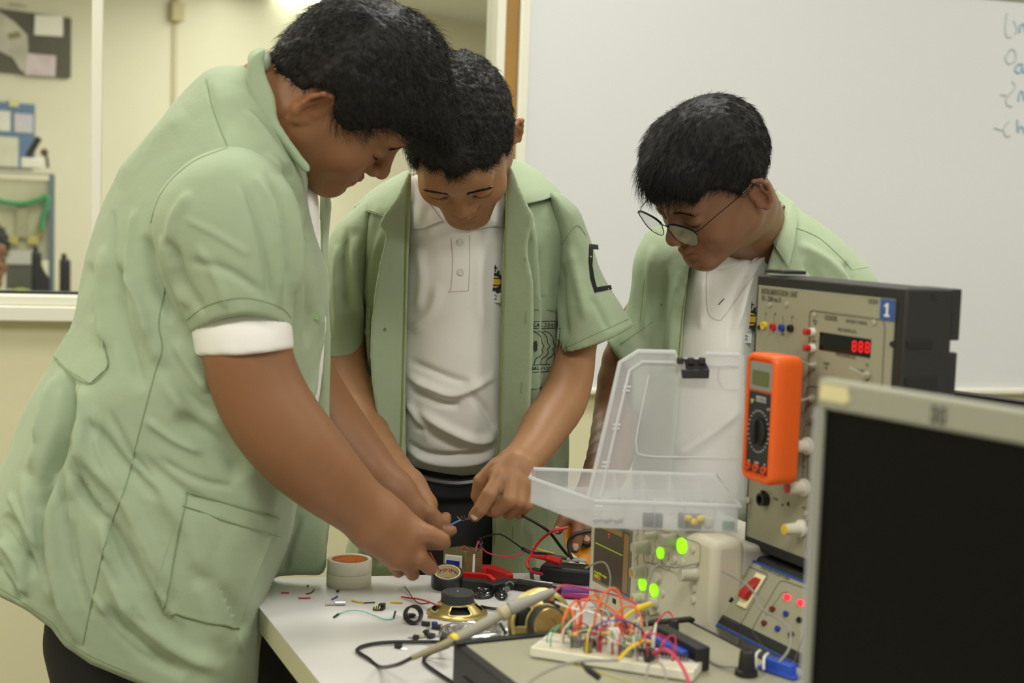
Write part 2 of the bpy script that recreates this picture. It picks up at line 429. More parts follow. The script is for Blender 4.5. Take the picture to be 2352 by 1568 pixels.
def tint(o, cols):
    a = o.data.color_attributes.new('tint', 'FLOAT_COLOR', 'POINT')
    a.data.foreach_set('color', np.concatenate([cols, np.ones((len(cols), 1))], 1).astype(np.float32).ravel())
# ================================================================ the room
M_wall = mat('painted wall', (224, 219, 184), .75, noise=(2.2, .05), bump=[(90, .08, .002)])
M_wall2 = mat('far wall paint', (222, 218, 198), .8, noise=(1.5, .05))
M_white = mat('white painted metal', (232, 230, 214), .4)
M_board = mat('whiteboard enamel', (222, 224, 226), .30, noise=(1.2, .03), spec=.4)
M_alu = mat('aluminium', (205, 203, 190), .35, .7)
M_blackp = mat('black plastic', (22, 22, 22), .45)
M_paper = mat('paper', (235, 233, 226), .8)
M_floor = mat('floor tile', (150, 142, 122), .4, noise=(6, .15))
M_ceil = mat('ceiling panel', (225, 225, 215), .9, noise=(30, .06))
WB = Plane((0, 3.5, 0), (.964, .267, 0), (0, 0, 1))
def wbox(u0, u1, z0, z1, h0, h1, name, m, parent=None, bevel=0, pl=WB):
    return MB().box(pl.at(u0, z0, h0), pl.x*(u1-u0), pl.y*(z1-z0), pl.n*(h1-h0)).make(name, m, parent, bevel)
uv = WB.uv
uL = uv(-420, 690)[0]; uR = uv(1150, 300)[0]; zs = uv(100, 700)[1]; zt = 2.35; uEnd = 4.6
struct(wbox(-3.6, uEnd, 0, zs-.002, -.12, 0, 'wall_back', M_wall))
struct(wbox(uR+.0, uEnd, zs, CEIL, -.12, 0, 'wall_back', M_wall))
struct(wbox(-3.6, uR, zt, CEIL, -.12, 0, 'wall_back', M_wall))
struct(wbox(-3.6, uL, zs, zt, -.12, 0, 'wall_back', M_wall))
# interior window: frame, mullions, sill, panes
win = bpy.data.objects.new('window_1', None); S.collection.objects.link(win); win['kind'] = 'structure'; win.location = tuple(WB.at(uL, zs))
um = uv(222, 300)[0]; zb = uv(80, 676)[1]
wbox(uL, uR, zs, zb, -.09, .03, 'window_sill', M_white, win, .004)
wbox(uL, uR, zs-.035, zs, -.02, .045, 'sill_ledge', M_white, win, .004)
wbox(uL, uR, zt-.05, zt, -.09, .02, 'window_frame', M_white, win, .004)
wbox(uL, uL+.05, zb, zt-.05, -.09, .02, 'window_frame', M_white, win, .004)
wbox(uR-.022, uR, zb, zt-.05, -.09, .02, 'window_frame', M_white, win, .003)
wbox(um-.012, um+.012, zb, zt-.05, -.06, .01, 'mullion', M_white, win, .003)
wbox(uL, uR, zb, zb+.006, -.045, -.02, 'gasket', M_blackp, win)
M_glass = mat('window glass', (250, 252, 250), .02)
_n = M_glass.node_tree; _b = _n.nodes['Principled BSDF']; _o = _n.nodes['Material Output']
_t = _n.nodes.new('ShaderNodeBsdfTransparent'); _t.inputs[0].default_value = (.97, .985, .97, 1)
_g = _n.nodes.new('ShaderNodeBsdfGlossy'); _g.inputs['Roughness'].default_value = .05; _x = _n.nodes.new('ShaderNodeMixShader'); _x.inputs[0].default_value = .035
_n.links.new(_t.outputs[0], _x.inputs[1]); _n.links.new(_g.outputs[0], _x.inputs[2]); _n.links.new(_x.outputs[0], _o.inputs[0])
wbox(uL+.05, um-.012, zb+.006, zt-.05, -.036, -.030, 'glass_pane', M_glass, win)
wbox(um+.012, uR-.022, zb+.006, zt-.05, -.036, -.030, 'glass_pane', M_glass, win)
M_wood = mat('stained wood', (168, 126, 58), .5, noise=(5, .3))
uw1 = uv(1183, 200)[0]
struct(wbox(uR, uw1, zs-.3, CEIL, 0, .016, 'trim_1', M_wood, None, .002))
# whiteboard
wbT = thing('whiteboard', 'large white enamel marker board with faint blue writing on the back wall', 'whiteboard', WB.at(2, 1.0))
b0 = uv(1184, 200)[0]; b1 = uv(1207, 200)[0]; zbot = uv(1385, 902)[1]; zbb = uv(1385, 888)[1]; ztop = uv(2300, 3)[1]; bR = 3.9
wbox(b1-.003, bR, zbb, ztop, .012, .022, 'board_surface', M_board, wbT)
wbox(b0, b1, zbot, ztop+.02, 0, .030, 'frame', M_white, wbT, .004)
wbox(bR, bR+.025, zbot, ztop+.02, 0, .030, 'frame', M_white, wbT, .004)
wbox(b1, bR, ztop, ztop+.022, 0, .030, 'frame', M_alu, wbT, .004)
wbox(b1, bR, zbot, zbb, 0, .034, 'frame', M_white, wbT, .004)
MB().cyl(WB.at(uv(2335, 906)[0], zbot+.004, .034), WB.at(uv(2335, 906)[0], zbot+.004, .036), .004).make('screw', M_alu, wbT)
M_ink = mat('faded blue marker', (158, 182, 196), .5); M_ink2 = mat('wiped marker', (196, 202, 205), .5)
def ink(pts, m, r=.003):
    mb = MB(); mb.tube([WB.hit(x, y, .0225) for x, y in spline(pts, 5)], r, 6); return mb.make('marker_writing', m, wbT)
ink([(2341, 75), (2343, 60), (2350, 55), (2354, 66), (2356, 72), (2362, 56), (2370, 72)], M_ink)
ink([(2349, 148), (2337, 148), (2331, 162), (2341, 167), (2348, 152), (2350, 166), (2358, 164)], M_ink)
ink([(2339, 232), (2341, 214), (2348, 210), (2352, 230)], M_ink)
ink([(2336, 275), (2337, 303), (2341, 292), (2349, 293), (2351, 306)], M_ink)
ink([(2312, 30), (2308, 60), (2312, 84), (2322, 84)], M_ink2); ink([(2328, 48), (2335, 68), (2330, 78)], M_ink2)
ink([(2320, 113), (2308, 130), (2316, 146), (2332, 136), (2330, 116), (2320, 113)], M_ink2)
ink([(2324, 186), (2330, 200), (2312, 222), (2312, 240), (2324, 244)], M_ink2); ink([(2298, 217), (2311, 219)], M_ink2)
ink([(2284, 293), (2300, 298), (2306, 288), (2318, 276)], M_ink2); ink([(2304, 300), (2310, 312), (2320, 312)], M_ink2)
# shell
struct(MB().cbox((.6, 5.2, -.02), (10.5, 16.4, .04)).make('floor', M_floor))
struct(MB().box((-2.9, -3, CEIL), (8, 0, 0), (0, 6.2, 0), (0, 0, .1)).make('ceiling', M_ceil))
struct(MB().box((-3.0, -3, 0), (.1, 0, 0), (0, 5.9, 0), (0, 0, CEIL)).make('wall_left', M_wall))
struct(MB().box((4.4, -3, 0), (.1, 0, 0), (0, 8, 0), (0, 0, CEIL)).make('wall_right', M_wall))
M_diff = mat('lamp diffuser', (255, 252, 235), .5, emit=(255, 250, 228), es=2.2)
for i, (lx, ly) in enumerate(LIGHTS):
    t = thing('ceiling_light', 'white rectangular recessed ceiling light of the near room', 'ceiling light', (lx, ly, CEIL-.02), 'recessed ceiling lights')
    MB().cbox((lx, ly, CEIL-.012), (1.2, .6, .02)).make('housing', M_white, t, .003)
    MB().cbox((lx, ly, CEIL-.025), (1.1, .5, .006)).make('diffuser', M_diff, t)
# ---------------------------------------------------------------- the far room seen through the window
FZ = 2.6
FWL = Plane((-1.41, 9.3, 0), (.71, .705, 0), (0, 0, 1))
struct(MB().box(FWL.at(-3.2, 0, -.1), FWL.x*6.5, (0, 0, FZ), FWL.n*.1).make('wall_far', M_wall2))
struct(MB().box((-4.2, 3.9, FZ), (6.6, 0, 0), (0, 8.6, 0), (0, 0, .1)).make('ceiling', M_ceil))
struct(MB().box((2.3, 4.2, 0), (.1, 0, 0), (0, 8.4, 0), (0, 0, FZ)).make('wall_far_right', M_wall2))
struct(MB().box((-4.1, 3.3, 0), (.1, 0, 0), (0, 9, 0), (0, 0, FZ)).make('wall_far_left', M_wall2))
t = thing('tube_light', 'bright white fluorescent light on the far room ceiling', 'ceiling light', PZ(690, -6, FZ-.03))
_c = [PZ(x, y, FZ-.03) for x, y in ((628, -14), (742, -14), (738, 4), (652, 1))]
MB().prism(_c, (0, 0, .03)).make('housing', M_white, t)
MB().prism([p-np.array([0, 0, .004]) for p in _c], (0, 0, .003)).make('diffuser', mat('tube glow', (255, 255, 240), .5, emit=(255, 255, 235), es=6), t)
def fw(px0, py0, px1, py1, h0, h1, name, m, par, pl=FWL, bevel=0):
    u0, z1 = pl.uv(px0, py0); u1, z0 = pl.uv(px1, py1); return MB().box(pl.at(u0, z0, h0), pl.x*(u1-u0), pl.y*(z1-z0), pl.n*(h1-h0)).make(name, m, par, bevel)
def fpoly(pts, h, name, m, par, pl=FWL, th=.004): return MB().prism([pl.hit(x, y, h) for x, y in pts], pl.n*th).make(name, m, par)
pb = thing('pinboard', 'dark grey poster board with pale photos and papers on the far wall', 'pinboard', FWL.hit(60, 90))
fw(-120, 6, 157, 180, .005, .03, 'panel', mat('dark felt', (92, 88, 76), .9, noise=(3, .2)), pb)
fpoly([(80, 34), (144, 38), (144, 84), (78, 80)], .032, 'paper', M_paper, pb)
fpoly([(60, 122), (128, 128), (126, 176), (56, 172)], .034, 'paper', mat('pinkish print', (214, 198, 206), .8, noise=(9, .2)), pb)
fpoly([(-80, 20), (0, 28), (34, 52), (62, 80), (64, 110), (60, 170), (46, 160), (28, 132), (0, 118), (-80, 110)], .031, 'photo', mat('pale photo', (205, 200, 188), .8, noise=(6, .3)), pb)
fpoly([(18, 78), (44, 72), (48, 86), (22, 90)], .036, 'photo_detail', mat('olive print', (140, 130, 88), .8), pb)
fw(14, 8, 56, 16, .031, .034, 'heading', mat('tan print', (150, 140, 108), .8), pb)
bb = thing('blue_notice_board', 'blue notice board with sheets of paper above the far workbench', 'notice board', FWL.hit(30, 300))
fw(-120, 224, 76, 388, .005, .02, 'panel', mat('blue board', (98, 124, 158), .8), bb)
for q in ((28, 260, 71, 306, (206, 202, 214)), (-60, 310, 37, 384, (218, 215, 198)), (-60, 250, 19, 302, (226, 226, 222)), (16, 228, 38, 246, (216, 210, 166))):
    fw(q[0], q[1], q[2], q[3], .022, .026, 'paper', mat('sheet%d' % q[1], q[4], .8, noise=(12, .12)), bb)
t = thing('junction_box', 'beige wall junction box with a conduit near the far room ceiling', 'junction box', FWL.hit(400, 20))
fw(386, 4, 414, 52, .0, .05, 'box_body', mat('old beige', (186, 176, 136), .6), t, bevel=.006); fw(394, -60, 406, 4, .0, .03, 'conduit', mat('old beige', (186, 176, 136), .6), t)
fw(396, 52, 403, 270, .0, .012, 'cable_cover', mat('cover paint', (196, 188, 160), .7), t)
# far workbench
BN = Plane(P(0, 500, 7.1), (.94, .34, 0), (0, 0, 1)); M_bl = mat('blue grey steel', (104, 122, 136), .5)
bt = thing('workbench_frame', 'blue grey steel workbench frame with a pale pegboard in the far room', 'workbench', BN.at(-.2, -BN.o[2]))
fw(-160, 388, 124, 402, -.03, .03, 'top_rail', M_bl, bt, BN); fw(113, 402, 124, 676, -.03, .03, 'post', M_bl, bt, BN)
fw(-160, 404, 113, 598, -.02, -.01, 'pegboard', mat('pale pegboard', (208, 206, 178), .8, noise=(10, .08)), bt, BN)
u0, z0 = BN.uv(-160, 668); u1, _z = BN.uv(124, 668)
MB().box(BN.at(u0, z0-.05, -.05), BN.x*(u1-u0), (0, 0, .04), BN.n*.55).make('bench_top', mat('bench top', (120, 116, 98), .6), bt)
for uu in (u0+.05, u1-.08):
    for hh in (0, .42): MB().box(BN.at(uu, 0, hh) * np.array([1, 1, 0]), BN.x*.05, (0, 0, BN.o[2]+z0-.05), BN.n*.05).make('leg', M_bl, bt)
MB().tube([BN.hit(x, y, .03) for x, y in spline([(-60, 440), (0, 462), (50, 468), (90, 458), (108, 452), (106, 480), (98, 500), (94, 530)], 5)], .013, 8).make('garland', mat('green garland', (70, 150, 96), .8), bt)
fw(38, 470, 62, 545, .01, .02, 'print', mat('pegboard print', (170, 168, 140), .8), bt, BN); fw(84, 516, 96, 540, .01, .03, 'badge', mat('gold badge', (176, 150, 70), .6), bt, BN)
fw(64, 541, 88, 560, .01, .03, 'label', mat('yellow label', (190, 182, 110), .6), bt, BN); fw(16, 541, 42, 560, .01, .03, 'label', mat('yellow label', (190, 182, 110), .6), bt, BN)
fw(10, 574, 78, 606, .01, .03, 'tray_front', mat('white tray', (205, 204, 200), .6), bt, BN)
fw(14, 606, 74, 664, .0, .02, 'back_panel', mat('grey back', (96, 96, 84), .6), bt, BN)
for k, (x0, y0, x1, y1, lb) in enumerate(((70, 574, 92, 668, 'dark computer monitor edge beside the bench post, nearer the window mullion side'), (133, 590, 156, 670, 'dark narrow loudspeaker standing right of the bench post'))):
    t = thing('computer_monitor' if k == 0 else 'desk_speaker', lb, 'monitor' if k == 0 else 'speaker', BN.hit((x0+x1)/2, y1, .3))
    fw(x0, y0, x1, y1, .18, .3, 'casing', M_blackp, t, BN, .01); fw(x0+4, y0-12, x1-8, y0, .2, .26, 'top_cap', M_blackp, t, BN, .005)
    fw(x0-6, y1-6, x1+6, y1+4, .14, .34, 'foot', M_blackp, t, BN, .005)
t = tag(fpoly([(92, 600), (102, 622), (114, 640), (114, 668), (86, 668), (84, 620)], .42, 'desk_stand', M_blackp, None, BN, .05), 'black curved stand on the far bench right of the monitor edge', 'stand')
t = tag(fw(28, 652, 62, 672, .3, .45, 'green_bag', mat('lime cloth', (160, 176, 60), .8), None, BN, .02), 'small lime green bag on the far bench top', 'bag')
t = thing('microscope', 'small white and black microscope on top of the far bench rail', 'microscope', BN.hit(72, 388))
fw(48, 362, 96, 388, -.03, .05, 'base', M_paper, t, BN, .006)
MB().cyl(BN.hit(64, 360, .01), BN.hit(90, 316, .01), .016).make('barrel', M_blackp, t); MB().ball(BN.hit(102, 350, .01), .02).make('lamp_head', mat('brown knob', (84, 60, 30), .5), t)
MB().tube([BN.hit(96, 350, .01), BN.hit(108, 362, .01), BN.hit(110, 386, .01)], .007).make('arm', M_blackp, t)
# ================================================================ table and the small things on it
TZ = .75
M_lam = mat('white laminate', (214, 212, 208), .38, noise=(3, .04)); M_edge = mat('cream edge band', (206, 202, 170), .5)
M_steel = mat('grey steel', (120, 122, 120), .4, .8)
tp = [PZ(622, 1327, TZ), PZ(590, 1388, TZ), PZ(735, 1568, TZ)]
d_ = unit(tp[2]-tp[1]); tp[2] = tp[1]+d_*1.25; bk = PZ(1345, 1311, TZ); db = unit(bk-tp[0])
tp += [tp[2]+np.array([1.25, 0, 0]), tp[0]+db*1.75+np.array([0.1, 0, 0])]
table = thing('workshop_table', 'white laminate workshop table with cream edge under all the electronics', 'table', (0.3, 1.4, 0))
ctr = sum(tp)/5
MB().prism([p-np.array([0, 0, .0015]) for p in tp], (0, 0, .0015)).make('tabletop', M_lam, table)
MB().prism([p-np.array([0, 0, .0015]) for p in tp], (0, 0, -.0285)).make('edge_band', M_edge, table)
for p in (tp[1], tp[2], tp[3], tp[4]):
    q = p+(ctr-p)*.14; MB().cyl((q[0], q[1], 0.0), (q[0], q[1], TZ-.03), .022).make('leg', M_steel, table)
def T(px, py, h=0.0): return PZ(px, py, TZ+h)
def path_tube(pts, r, name, m, lab=None, cat=None, parent=None, group=None, n=6, sm=5):
    """pts: (px, py, height over the table) or 3-vectors given as P()"""
    q = [np.asarray(p, float) if isinstance(p, np.ndarray) else T(*p) for p in pts]
    o = MB().tube(spline(q, sm), r, n).make(name, m, parent)
    return tag(o, lab, cat, group) if lab else o
WC = {'red': (190, 34, 44), 'orange': (222, 104, 52), 'yellow': (226, 196, 40), 'green': (60, 160, 120), 'blue': (44, 66, 160), 'white': (222, 220, 205), 'black': (24, 22, 24), 'brown': (110, 66, 50), 'grey': (140, 138, 130), 'purple': (110, 70, 140), 'pink': (200, 60, 90)}
def wm(c): return mat('wire '+c, WC[c], .45)
# masking tape, two rolls
M_mask = mat('masking tape', (236, 231, 210), .7, noise=(60, .04)); M_core = mat('cardboard core', (196, 168, 120), .8)
for k, lb in ((0, 'cream masking tape roll lying flat on the table, lower of the stacked pair'), (1, 'cream masking tape roll with amber film inside, upper of the stacked pair')):
    c = T(801+k*1, 1341)+np.array([0, 0, k*.0176]); t = thing('masking_tape_roll', lb, 'tape roll', c, 'stacked masking tape rolls')
    MB().lathe(c, (0, 0, 1), [(0, .0245), (0, .0292), (.001, .0298), (.016, .0298), (.0172, .0292), (.0172, .0245), (0, .0245)], 40, False).make('tape', M_mask, t)
    if k: MB().lathe(c, (0, 0, 1), [(.002, .0243), (.0165, .0243), (.0165, .0236), (.002, .0236), (.002, .0243)], 36, False).make('core', M_core, t)
    if k: MB().lathe(c, (0, 0, 1), [(.0150, .0236), (.0146, .012), (.0143, .0005)], 36, False).make('amber_film', mat('amber film', (214, 108, 26), .6, noise=(120, .35), spec=.08), t)
# black electrical tape, tilted, with printed core
c = T(1026, 1349)+np.array([0, 0, .0045]); ax = unit(np.array([.02, -.34, 1])); t = thing('electrical_tape_roll', 'black electrical tape roll with a printed cream core beside the transformer', 'tape roll', c)
MB().lathe(c, ax, [(0, .0178), (0, .0212), (.019, .0212), (.0192, .0178), (0, .0178)], 40, False).make('tape', mat('black vinyl tape', (26, 26, 28), .32), t)
MB().lathe(c, ax, [(.0, .0177), (.0197, .0177), (.0197, .0162), (.0, .0162), (0, .0177)], 40, False).make('core', mat('printed core', (214, 200, 160), .7), t)
M_red3 = mat('red print', (190, 40, 36), .6); M_txt = mat('dark print', (60, 58, 50), .6)
xx = unit(np.cross((0, 1, 0), ax)); yy = np.cross(ax, xx)
for a, s_ in ((100, '3M'), (128, '3M'), (72, '3M'), (48, 'TEMFLEX')):
    r_ = math.radians(a); w = xx*math.cos(r_)+yy*math.sin(r_); tg = np.cross(w, ax)*-1
    text(s_, .0080 if s_ == '3M' else .0034, c+ax*.0115+w*.01600, -tg if np.dot(tg, xx) < 0 else tg, ax, M_red3 if s_ == '3M' else M_txt, t, 'print')
# transformer
K = T(1067, 1333); ea = np.array([-.031, .010, 0]); eb = np.array([.0235, .020, 0]); H = .041
M_trn = mat('plated steel', (150, 142, 96), .35, .7, noise=(40, .3))
t = thing('transformer', 'small brass coloured steel transformer with white bobbin standing on the table', 'transformer', K)
MB().box(K, ea, eb, (0, 0, H)).make('shell', M_trn, t, .0012)
f = Plane(K+ea, -ea, (0, 0, 1)); L = np.linalg.norm(ea)
MB().box(f.at(.004, .004, 0), f.x*(L-.008), f.y*.030, f.n*.004).make('bobbin', mat('white nylon', (222, 220, 205), .5), t, .001)
MB().box(f.at(.007, .012, .004), f.x*.019, f.y*.015, f.n*.001).make('winding', mat('blue film', (28, 44, 140), .3), t)
g_ = Plane(K, eb, (0, 0, 1)); MB().box(g_.at(.013, .001, 0), g_.x*.0038, g_.y*.034, g_.n*.0004).make('label_strip', M_paper, t)
top = K+ea*.5+eb*.5+np.array([0, 0, H])
path_tube([P(1058, 1262, 1.90), P(1064, 1254, 1.905), P(1072, 1256, 1.905), P(1076, 1266, 1.895)], .0009, 'lead', wm('red'), parent=t)
path_tube([P(1092, 1266, 1.9), P(1099, 1243, 1.91), P(1106, 1256, 1.92), P(1122, 1270, 1.93), P(1160, 1278, 1.95), P(1192, 1274, 1.96), P(1206, 1266, 1.965)], .0011, 'lead', wm('pink'), parent=t)
path_tube([P(1097, 1266, 1.9), P(1108, 1246, 1.91), P(1104, 1236, 1.915), P(1122, 1230, 1.925), P(1150, 1227, 1.935), P(1180, 1245, 1.95), P(1206, 1264, 1.965)], .0011, 'lead', wm('black'), parent=t)
MB().tube(spline([P(1198, 1258, 1.965), P(1210, 1265, 1.965), P(1222, 1270, 1.965)], 4), .0026).make('taped_joint', mat('black vinyl tape', (26, 26, 28), .32), t)
path_tube([P(1222, 1270, 1.965), P(1250, 1271, 1.96), P(1290, 1280, 1.955), P(1330, 1290, 1.95)], .0022, 'power_cord', wm('black'), 'black sheathed cord running to the joint behind the black meter', 'cord')
path_tube([P(1223, 1255, 1.95), P(1245, 1263, 1.952), P(1274, 1271, 1.955)], .0009, 'yellow_wire', wm('yellow'), 'short yellow wire over the black cord', 'wire')
path_tube([P(1200, 1184, 1.93), P(1230, 1200, 1.94), P(1262, 1222, 1.95), P(1290, 1258, 1.955), P(1312, 1283, 1.955)], .0022, 'test_lead', wm('black'), 'black test lead hanging from the standing middle student hand to the meter', 'cable')
path_tube([P(1303, 1211, 1.93), P(1270, 1219, 1.93), P(1242, 1240, 1.94), P(1222, 1268, 1.94), P(1212, 1295, 1.93), P(1222, 1312, 1.90), P(1245, 1318, 1.88)], .0021, 'test_lead', wm('red'), 'red test lead curving over the black meter', 'cable')
# wire strippers
M_rg = mat('red grip', (196, 30, 30), .4); M_bg = mat('black grip', (30, 30, 32), .5)
t = thing('wire_stripper', 'red and black handled wire stripper lying behind the black tape roll', 'pliers', T(1150, 1350))
def bar(pts, w, h, name, m, par, z=0.0, bev=.001):
    q = [T(x, y) for x, y in pts]; left = []; right = []
    for i, p in enumerate(q):
        d = unit(q[min(i+1, len(q)-1)]-q[max(i-1, 0)]); nn = np.array([-d[1], d[0], 0]); ww = w[i] if isinstance(w, (list, tuple)) else w
        left.append(p+nn*ww); right.append(p-nn*ww)
    return MB().prism([p+np.array([0, 0, z]) for p in left+right[::-1]], (0, 0, h)).make(name, m, par, bev)
bar([(1100, 1322), (1125, 1322), (1165, 1336), (1172, 1342)], [.010, .010, .006, .004], .014, 'handle', M_rg, t)
bar([(1052, 1348), (1085, 1350), (1118, 1354), (1140, 1362)], [.009, .009, .008, .005], .012, 'handle', M_bg, t)
bar([(1060, 1340), (1090, 1341), (1122, 1345), (1134, 1356)], [.003, .003, .003, .003], .015, 'grip_inlay', M_rg, t, .001)
bar([(1135, 1357), (1165, 1350), (1190, 1352)], [.008, .011, .007], .012, 'joint', M_bg, t)
bar([(1185, 1352), (1230, 1358), (1275, 1366), (1300, 1370)], [.008, .008, .007, .004], .010, 'jaw', mat('blued steel', (40, 40, 42), .35, .6), t)
bar([(1190, 1346), (1230, 1352), (1270, 1358)], [.002]*3, .012, 'gauge_strip', mat('bright steel', (200, 200, 196), .3, .8), t, .0)
MB().cyl(T(1165, 1352, .012), T(1165, 1352, .0155), .004).make('pivot', M_steel, t)
MB().tube(spline([T(1160, 1342, .012), T(1170, 1336, .015), T(1180, 1342, .013)], 4), .0012).make('spring', M_steel, t)
# crumpled black plastic, silver foil bag, done as crumpled sheets
def crumple(pts, name, m, lab, cat, amp, seed, h=.004, cut=0.0):
    q = [T(x, y) for x, y in pts]; c = sum(q)/len(q); r = np.random.default_rng(seed); n = 16; vs = []; fs = []
    o = spline(q, 3, True); m_ = len(o)
    for k in range(n+1):
        s_ = 1-k/n
        for i, p in enumerate(o):
            w = c+(p-c)*max(s_, .02); z = h*min(1, (1-s_)*4+.15)+amp*r.uniform(-1, 1)*(.4+.6*(1-s_)); vs.append((w[0]+r.uniform(-1, 1)*amp*.5, w[1]+r.uniform(-1, 1)*amp*.5, TZ+.0008+max(z, 0)))
    for k in range(n):
        for i in range(m_): fs.append((k*m_+i, k*m_+(i+1) % m_, (k+1)*m_+(i+1) % m_, (k+1)*m_+i))
    b = len(vs); vs += [(w[0], w[1], TZ+.0004) for w in o]; fs += [(b+i, b+(i+1) % m_, (i+1) % m_, i) for i in range(m_)]+[tuple(range(b, b+m_))[::-1]]
    return tag(mkobj(name, vs, fs, m, smooth=False), lab, cat)
M_foil = mat('silver foil', (205, 205, 205), .22, .85); M_bplast = mat('glossy black film', (26, 26, 28), .15, spec=.9)
crumple([(1080, 1362), (1110, 1356), (1135, 1360), (1128, 1374), (1092, 1376)], 'black_plastic_scrap', M_bplast, 'crumpled glossy black plastic scrap under the wire stripper', 'plastic scrap', .0016, 4, .005)
crumple([(1136, 1366), (1162, 1352), (1166, 1364), (1160, 1378), (1146, 1378)], 'black_plastic_scrap', M_bplast, 'small folded black plastic scrap right of the crumpled one', 'plastic scrap', .0014, 5, .006)
crumple([(1012, 1444), (1050, 1432), (1110, 1430), (1152, 1438), (1148, 1464), (1080, 1472), (1016, 1470)], 'foil_bag', M_foil, 'crinkled silver foil bag between the flat speaker and the probe', 'bag', .0020, 9, .0045)
crumple([(1150, 1432), (1176, 1428), (1192, 1448), (1186, 1462), (1150, 1464)], 'foil_bag', mat('clear film', (216, 216, 212), .3, .4), 'pale plastic bag scrap beside the tilted speaker', 'bag', .0018, 12, .005)
# speaker lying magnet up
M_gold = mat('zinc yellow steel', (196, 178, 112), .34, .85, noise=(30, .2, (160, 124, 100))); M_mag = mat('ferrite magnet', (58, 60, 60), .6, noise=(90, .2))
def speaker(c, ax, R, lab, magcol, tp_=False, spin=0):
    t = thing('loudspeaker', lab, 'speaker', c, 'bare loudspeaker drivers'); mb = MB(); n = 64; prof = [(0, 1.0), (.03, 1.02), (.05, .93), (.10, .90), (.16, .85), (.36, .60), (.42, .56)]
    ax = unit(ax); tt = np.array([0, 0, 1.]) if abs(ax[2]) < .9 else np.array([1., 0, 0]); x = unit(np.cross(tt, ax)); y = np.cross(ax, x)
    vs = [c+ax*h*R+(x*math.cos(2*math.pi*i/n+spin)+y*math.sin(2*math.pi*i/n+spin))*r*R for h, r in prof for i in range(n)]; fs = []
    for k in range(len(prof)-1):
        for i in range(n):
            if k in (4,) and (i % 16) in (4, 5, 6, 7, 8, 9, 10, 11, 12): continue
            fs.append((k*n+i, k*n+(i+1) % n, (k+1)*n+(i+1) % n, (k+1)*n+i))
    o = mkobj('basket', vs, fs, M_gold, t); sm = o.modifiers.new('s', 'SOLIDIFY'); sm.thickness = R*.03; sm.offset = 1
    MB().lathe(c, ax, [(R*.02, R*.9), (R*.12, R*.8), (R*.34, R*.3)], 40, False).make('cone', mat('black paper cone', (18, 18, 18), .7), t)
    MB().lathe(c, ax, [(R*.42, R*.50), (R*.43, R*.57), (R*.72, R*.57), (R*.76, R*.53), (R*.765, R*.01)], 48).make('magnet', M_mag, t)
    if tp_: MB().lathe(c, ax, [(R*.765, R*.50), (R*.80, R*.48), (R*.80, R*.2), (R*.74, R*.18), (R*.74, R*.01)], 48).make('back_plate', M_gold, t)
    else: MB().ball(c+ax*R*.772, R*.025).make('centre_dot', M_paper, t)
    return t
c1 = T(1050, 1408); sp = speaker(c1, (0, 0, 1), .0365, 'gold loudspeaker lying flat with its grey magnet up', 0, False, .9)
for a in (.6, 2.2, 3.8, 5.4):
    q = c1+.038*np.array([math.cos(a), math.sin(a), 0]); MB().lathe(q, (0, 0, 1), [(0, .002), (0, .006), (.0015, .006), (.0015, .002), (0, .002)], 16, False).make('mounting_ear', M_gold, sp)
MB().cbox(c1+np.array([-.022, -.010, .0135]), (.010, .006, .002)).make('terminal_tag', mat('tan board', (196, 176, 120), .6), sp)
MB().cbox(T(1016, 1412, .003), (.012, .006, .004)).make('green_tape', mat('green tape', (60, 150, 60), .5), sp, .001)
path_tube([(922, 1370, .002), (940, 1373, .003), (960, 1375, .006), (985, 1382, .010), (1008, 1391, .014)], .0011, 'lead', wm('red'), parent=sp)
path_tube([(926, 1343, .004), (938, 1358, .004), (952, 1378, .003), (968, 1386, .003), (988, 1384, .008)], .0009, 'lead', wm('brown'), parent=sp)
MB().cyl(T(924, 1340, .004), T(930, 1348, .004), .0012).make('bare_end', M_foil, sp)
path_tube([(1105, 1392, .003), (1130, 1397, .003), (1160, 1398, .003), (1205, 1401, .003)], .0018, 'speaker_cable', wm('black'), 'black cord behind the flat speaker leading to the tilted speaker', 'cord')
# tilted speaker, leaning on the trainer
_cs = P(1240, 1432, 1.50)
spk2 = speaker(_cs, (.34, -.86, .20), .0365, 'gold loudspeaker propped on edge against the trainer rim', 0, True, .3)
MB().cbox(P(1262, 1372, 1.475), (.010, .004, .006)).make('terminal_tag', mat('olive board', (150, 146, 70), .6), spk2)
# small parts scattered on the table
def cylT(p0, p1, r, name, m, lab, cat, group=None): return tag(MB().cyl(T(*p0), T(*p1), r, n=10).make(name, m), lab, cat, group)
G = 'wire offcuts on the table'
cylT((645, 1361, .0008), (664, 1361, .0008), .0008, 'wire_offcut', wm('red'), 'tiny red wire offcut nearest the coat hem', 'wire offcut', G)
cylT((685, 1373, .0010), (713, 1373, .0010), .0011, 'wire_offcut', wm('pink'), 'pinkish red wire sleeve left of the masking tape', 'wire offcut', G)
path_tube([(703, 1363, .001), (714, 1361, .001), (722, 1353, .002)], .0009, 'wire_offcut', wm('brown'), 'bent brown wire offcut left of the masking tape', 'wire offcut', group=G)
tag(MB().ball(T(707, 1345, .0015), .0015).make('insulation_crumb', wm('brown')), 'tiny brown insulation crumb beyond the bent wire', 'wire offcut', G)
tag(MB().ball(T(776, 1357, .0018), .0018, sc=(1.5, 1, 1)).make('insulation_crumb', wm('brown')), 'brown insulation crumb at the foot of the masking tape', 'wire offcut', G)
cylT((763, 1376, .001), (775, 1369, .001), .0011, 'wire_offcut', wm('blue'), 'short blue wire sleeve in front of the masking tape', 'wire offcut', G)
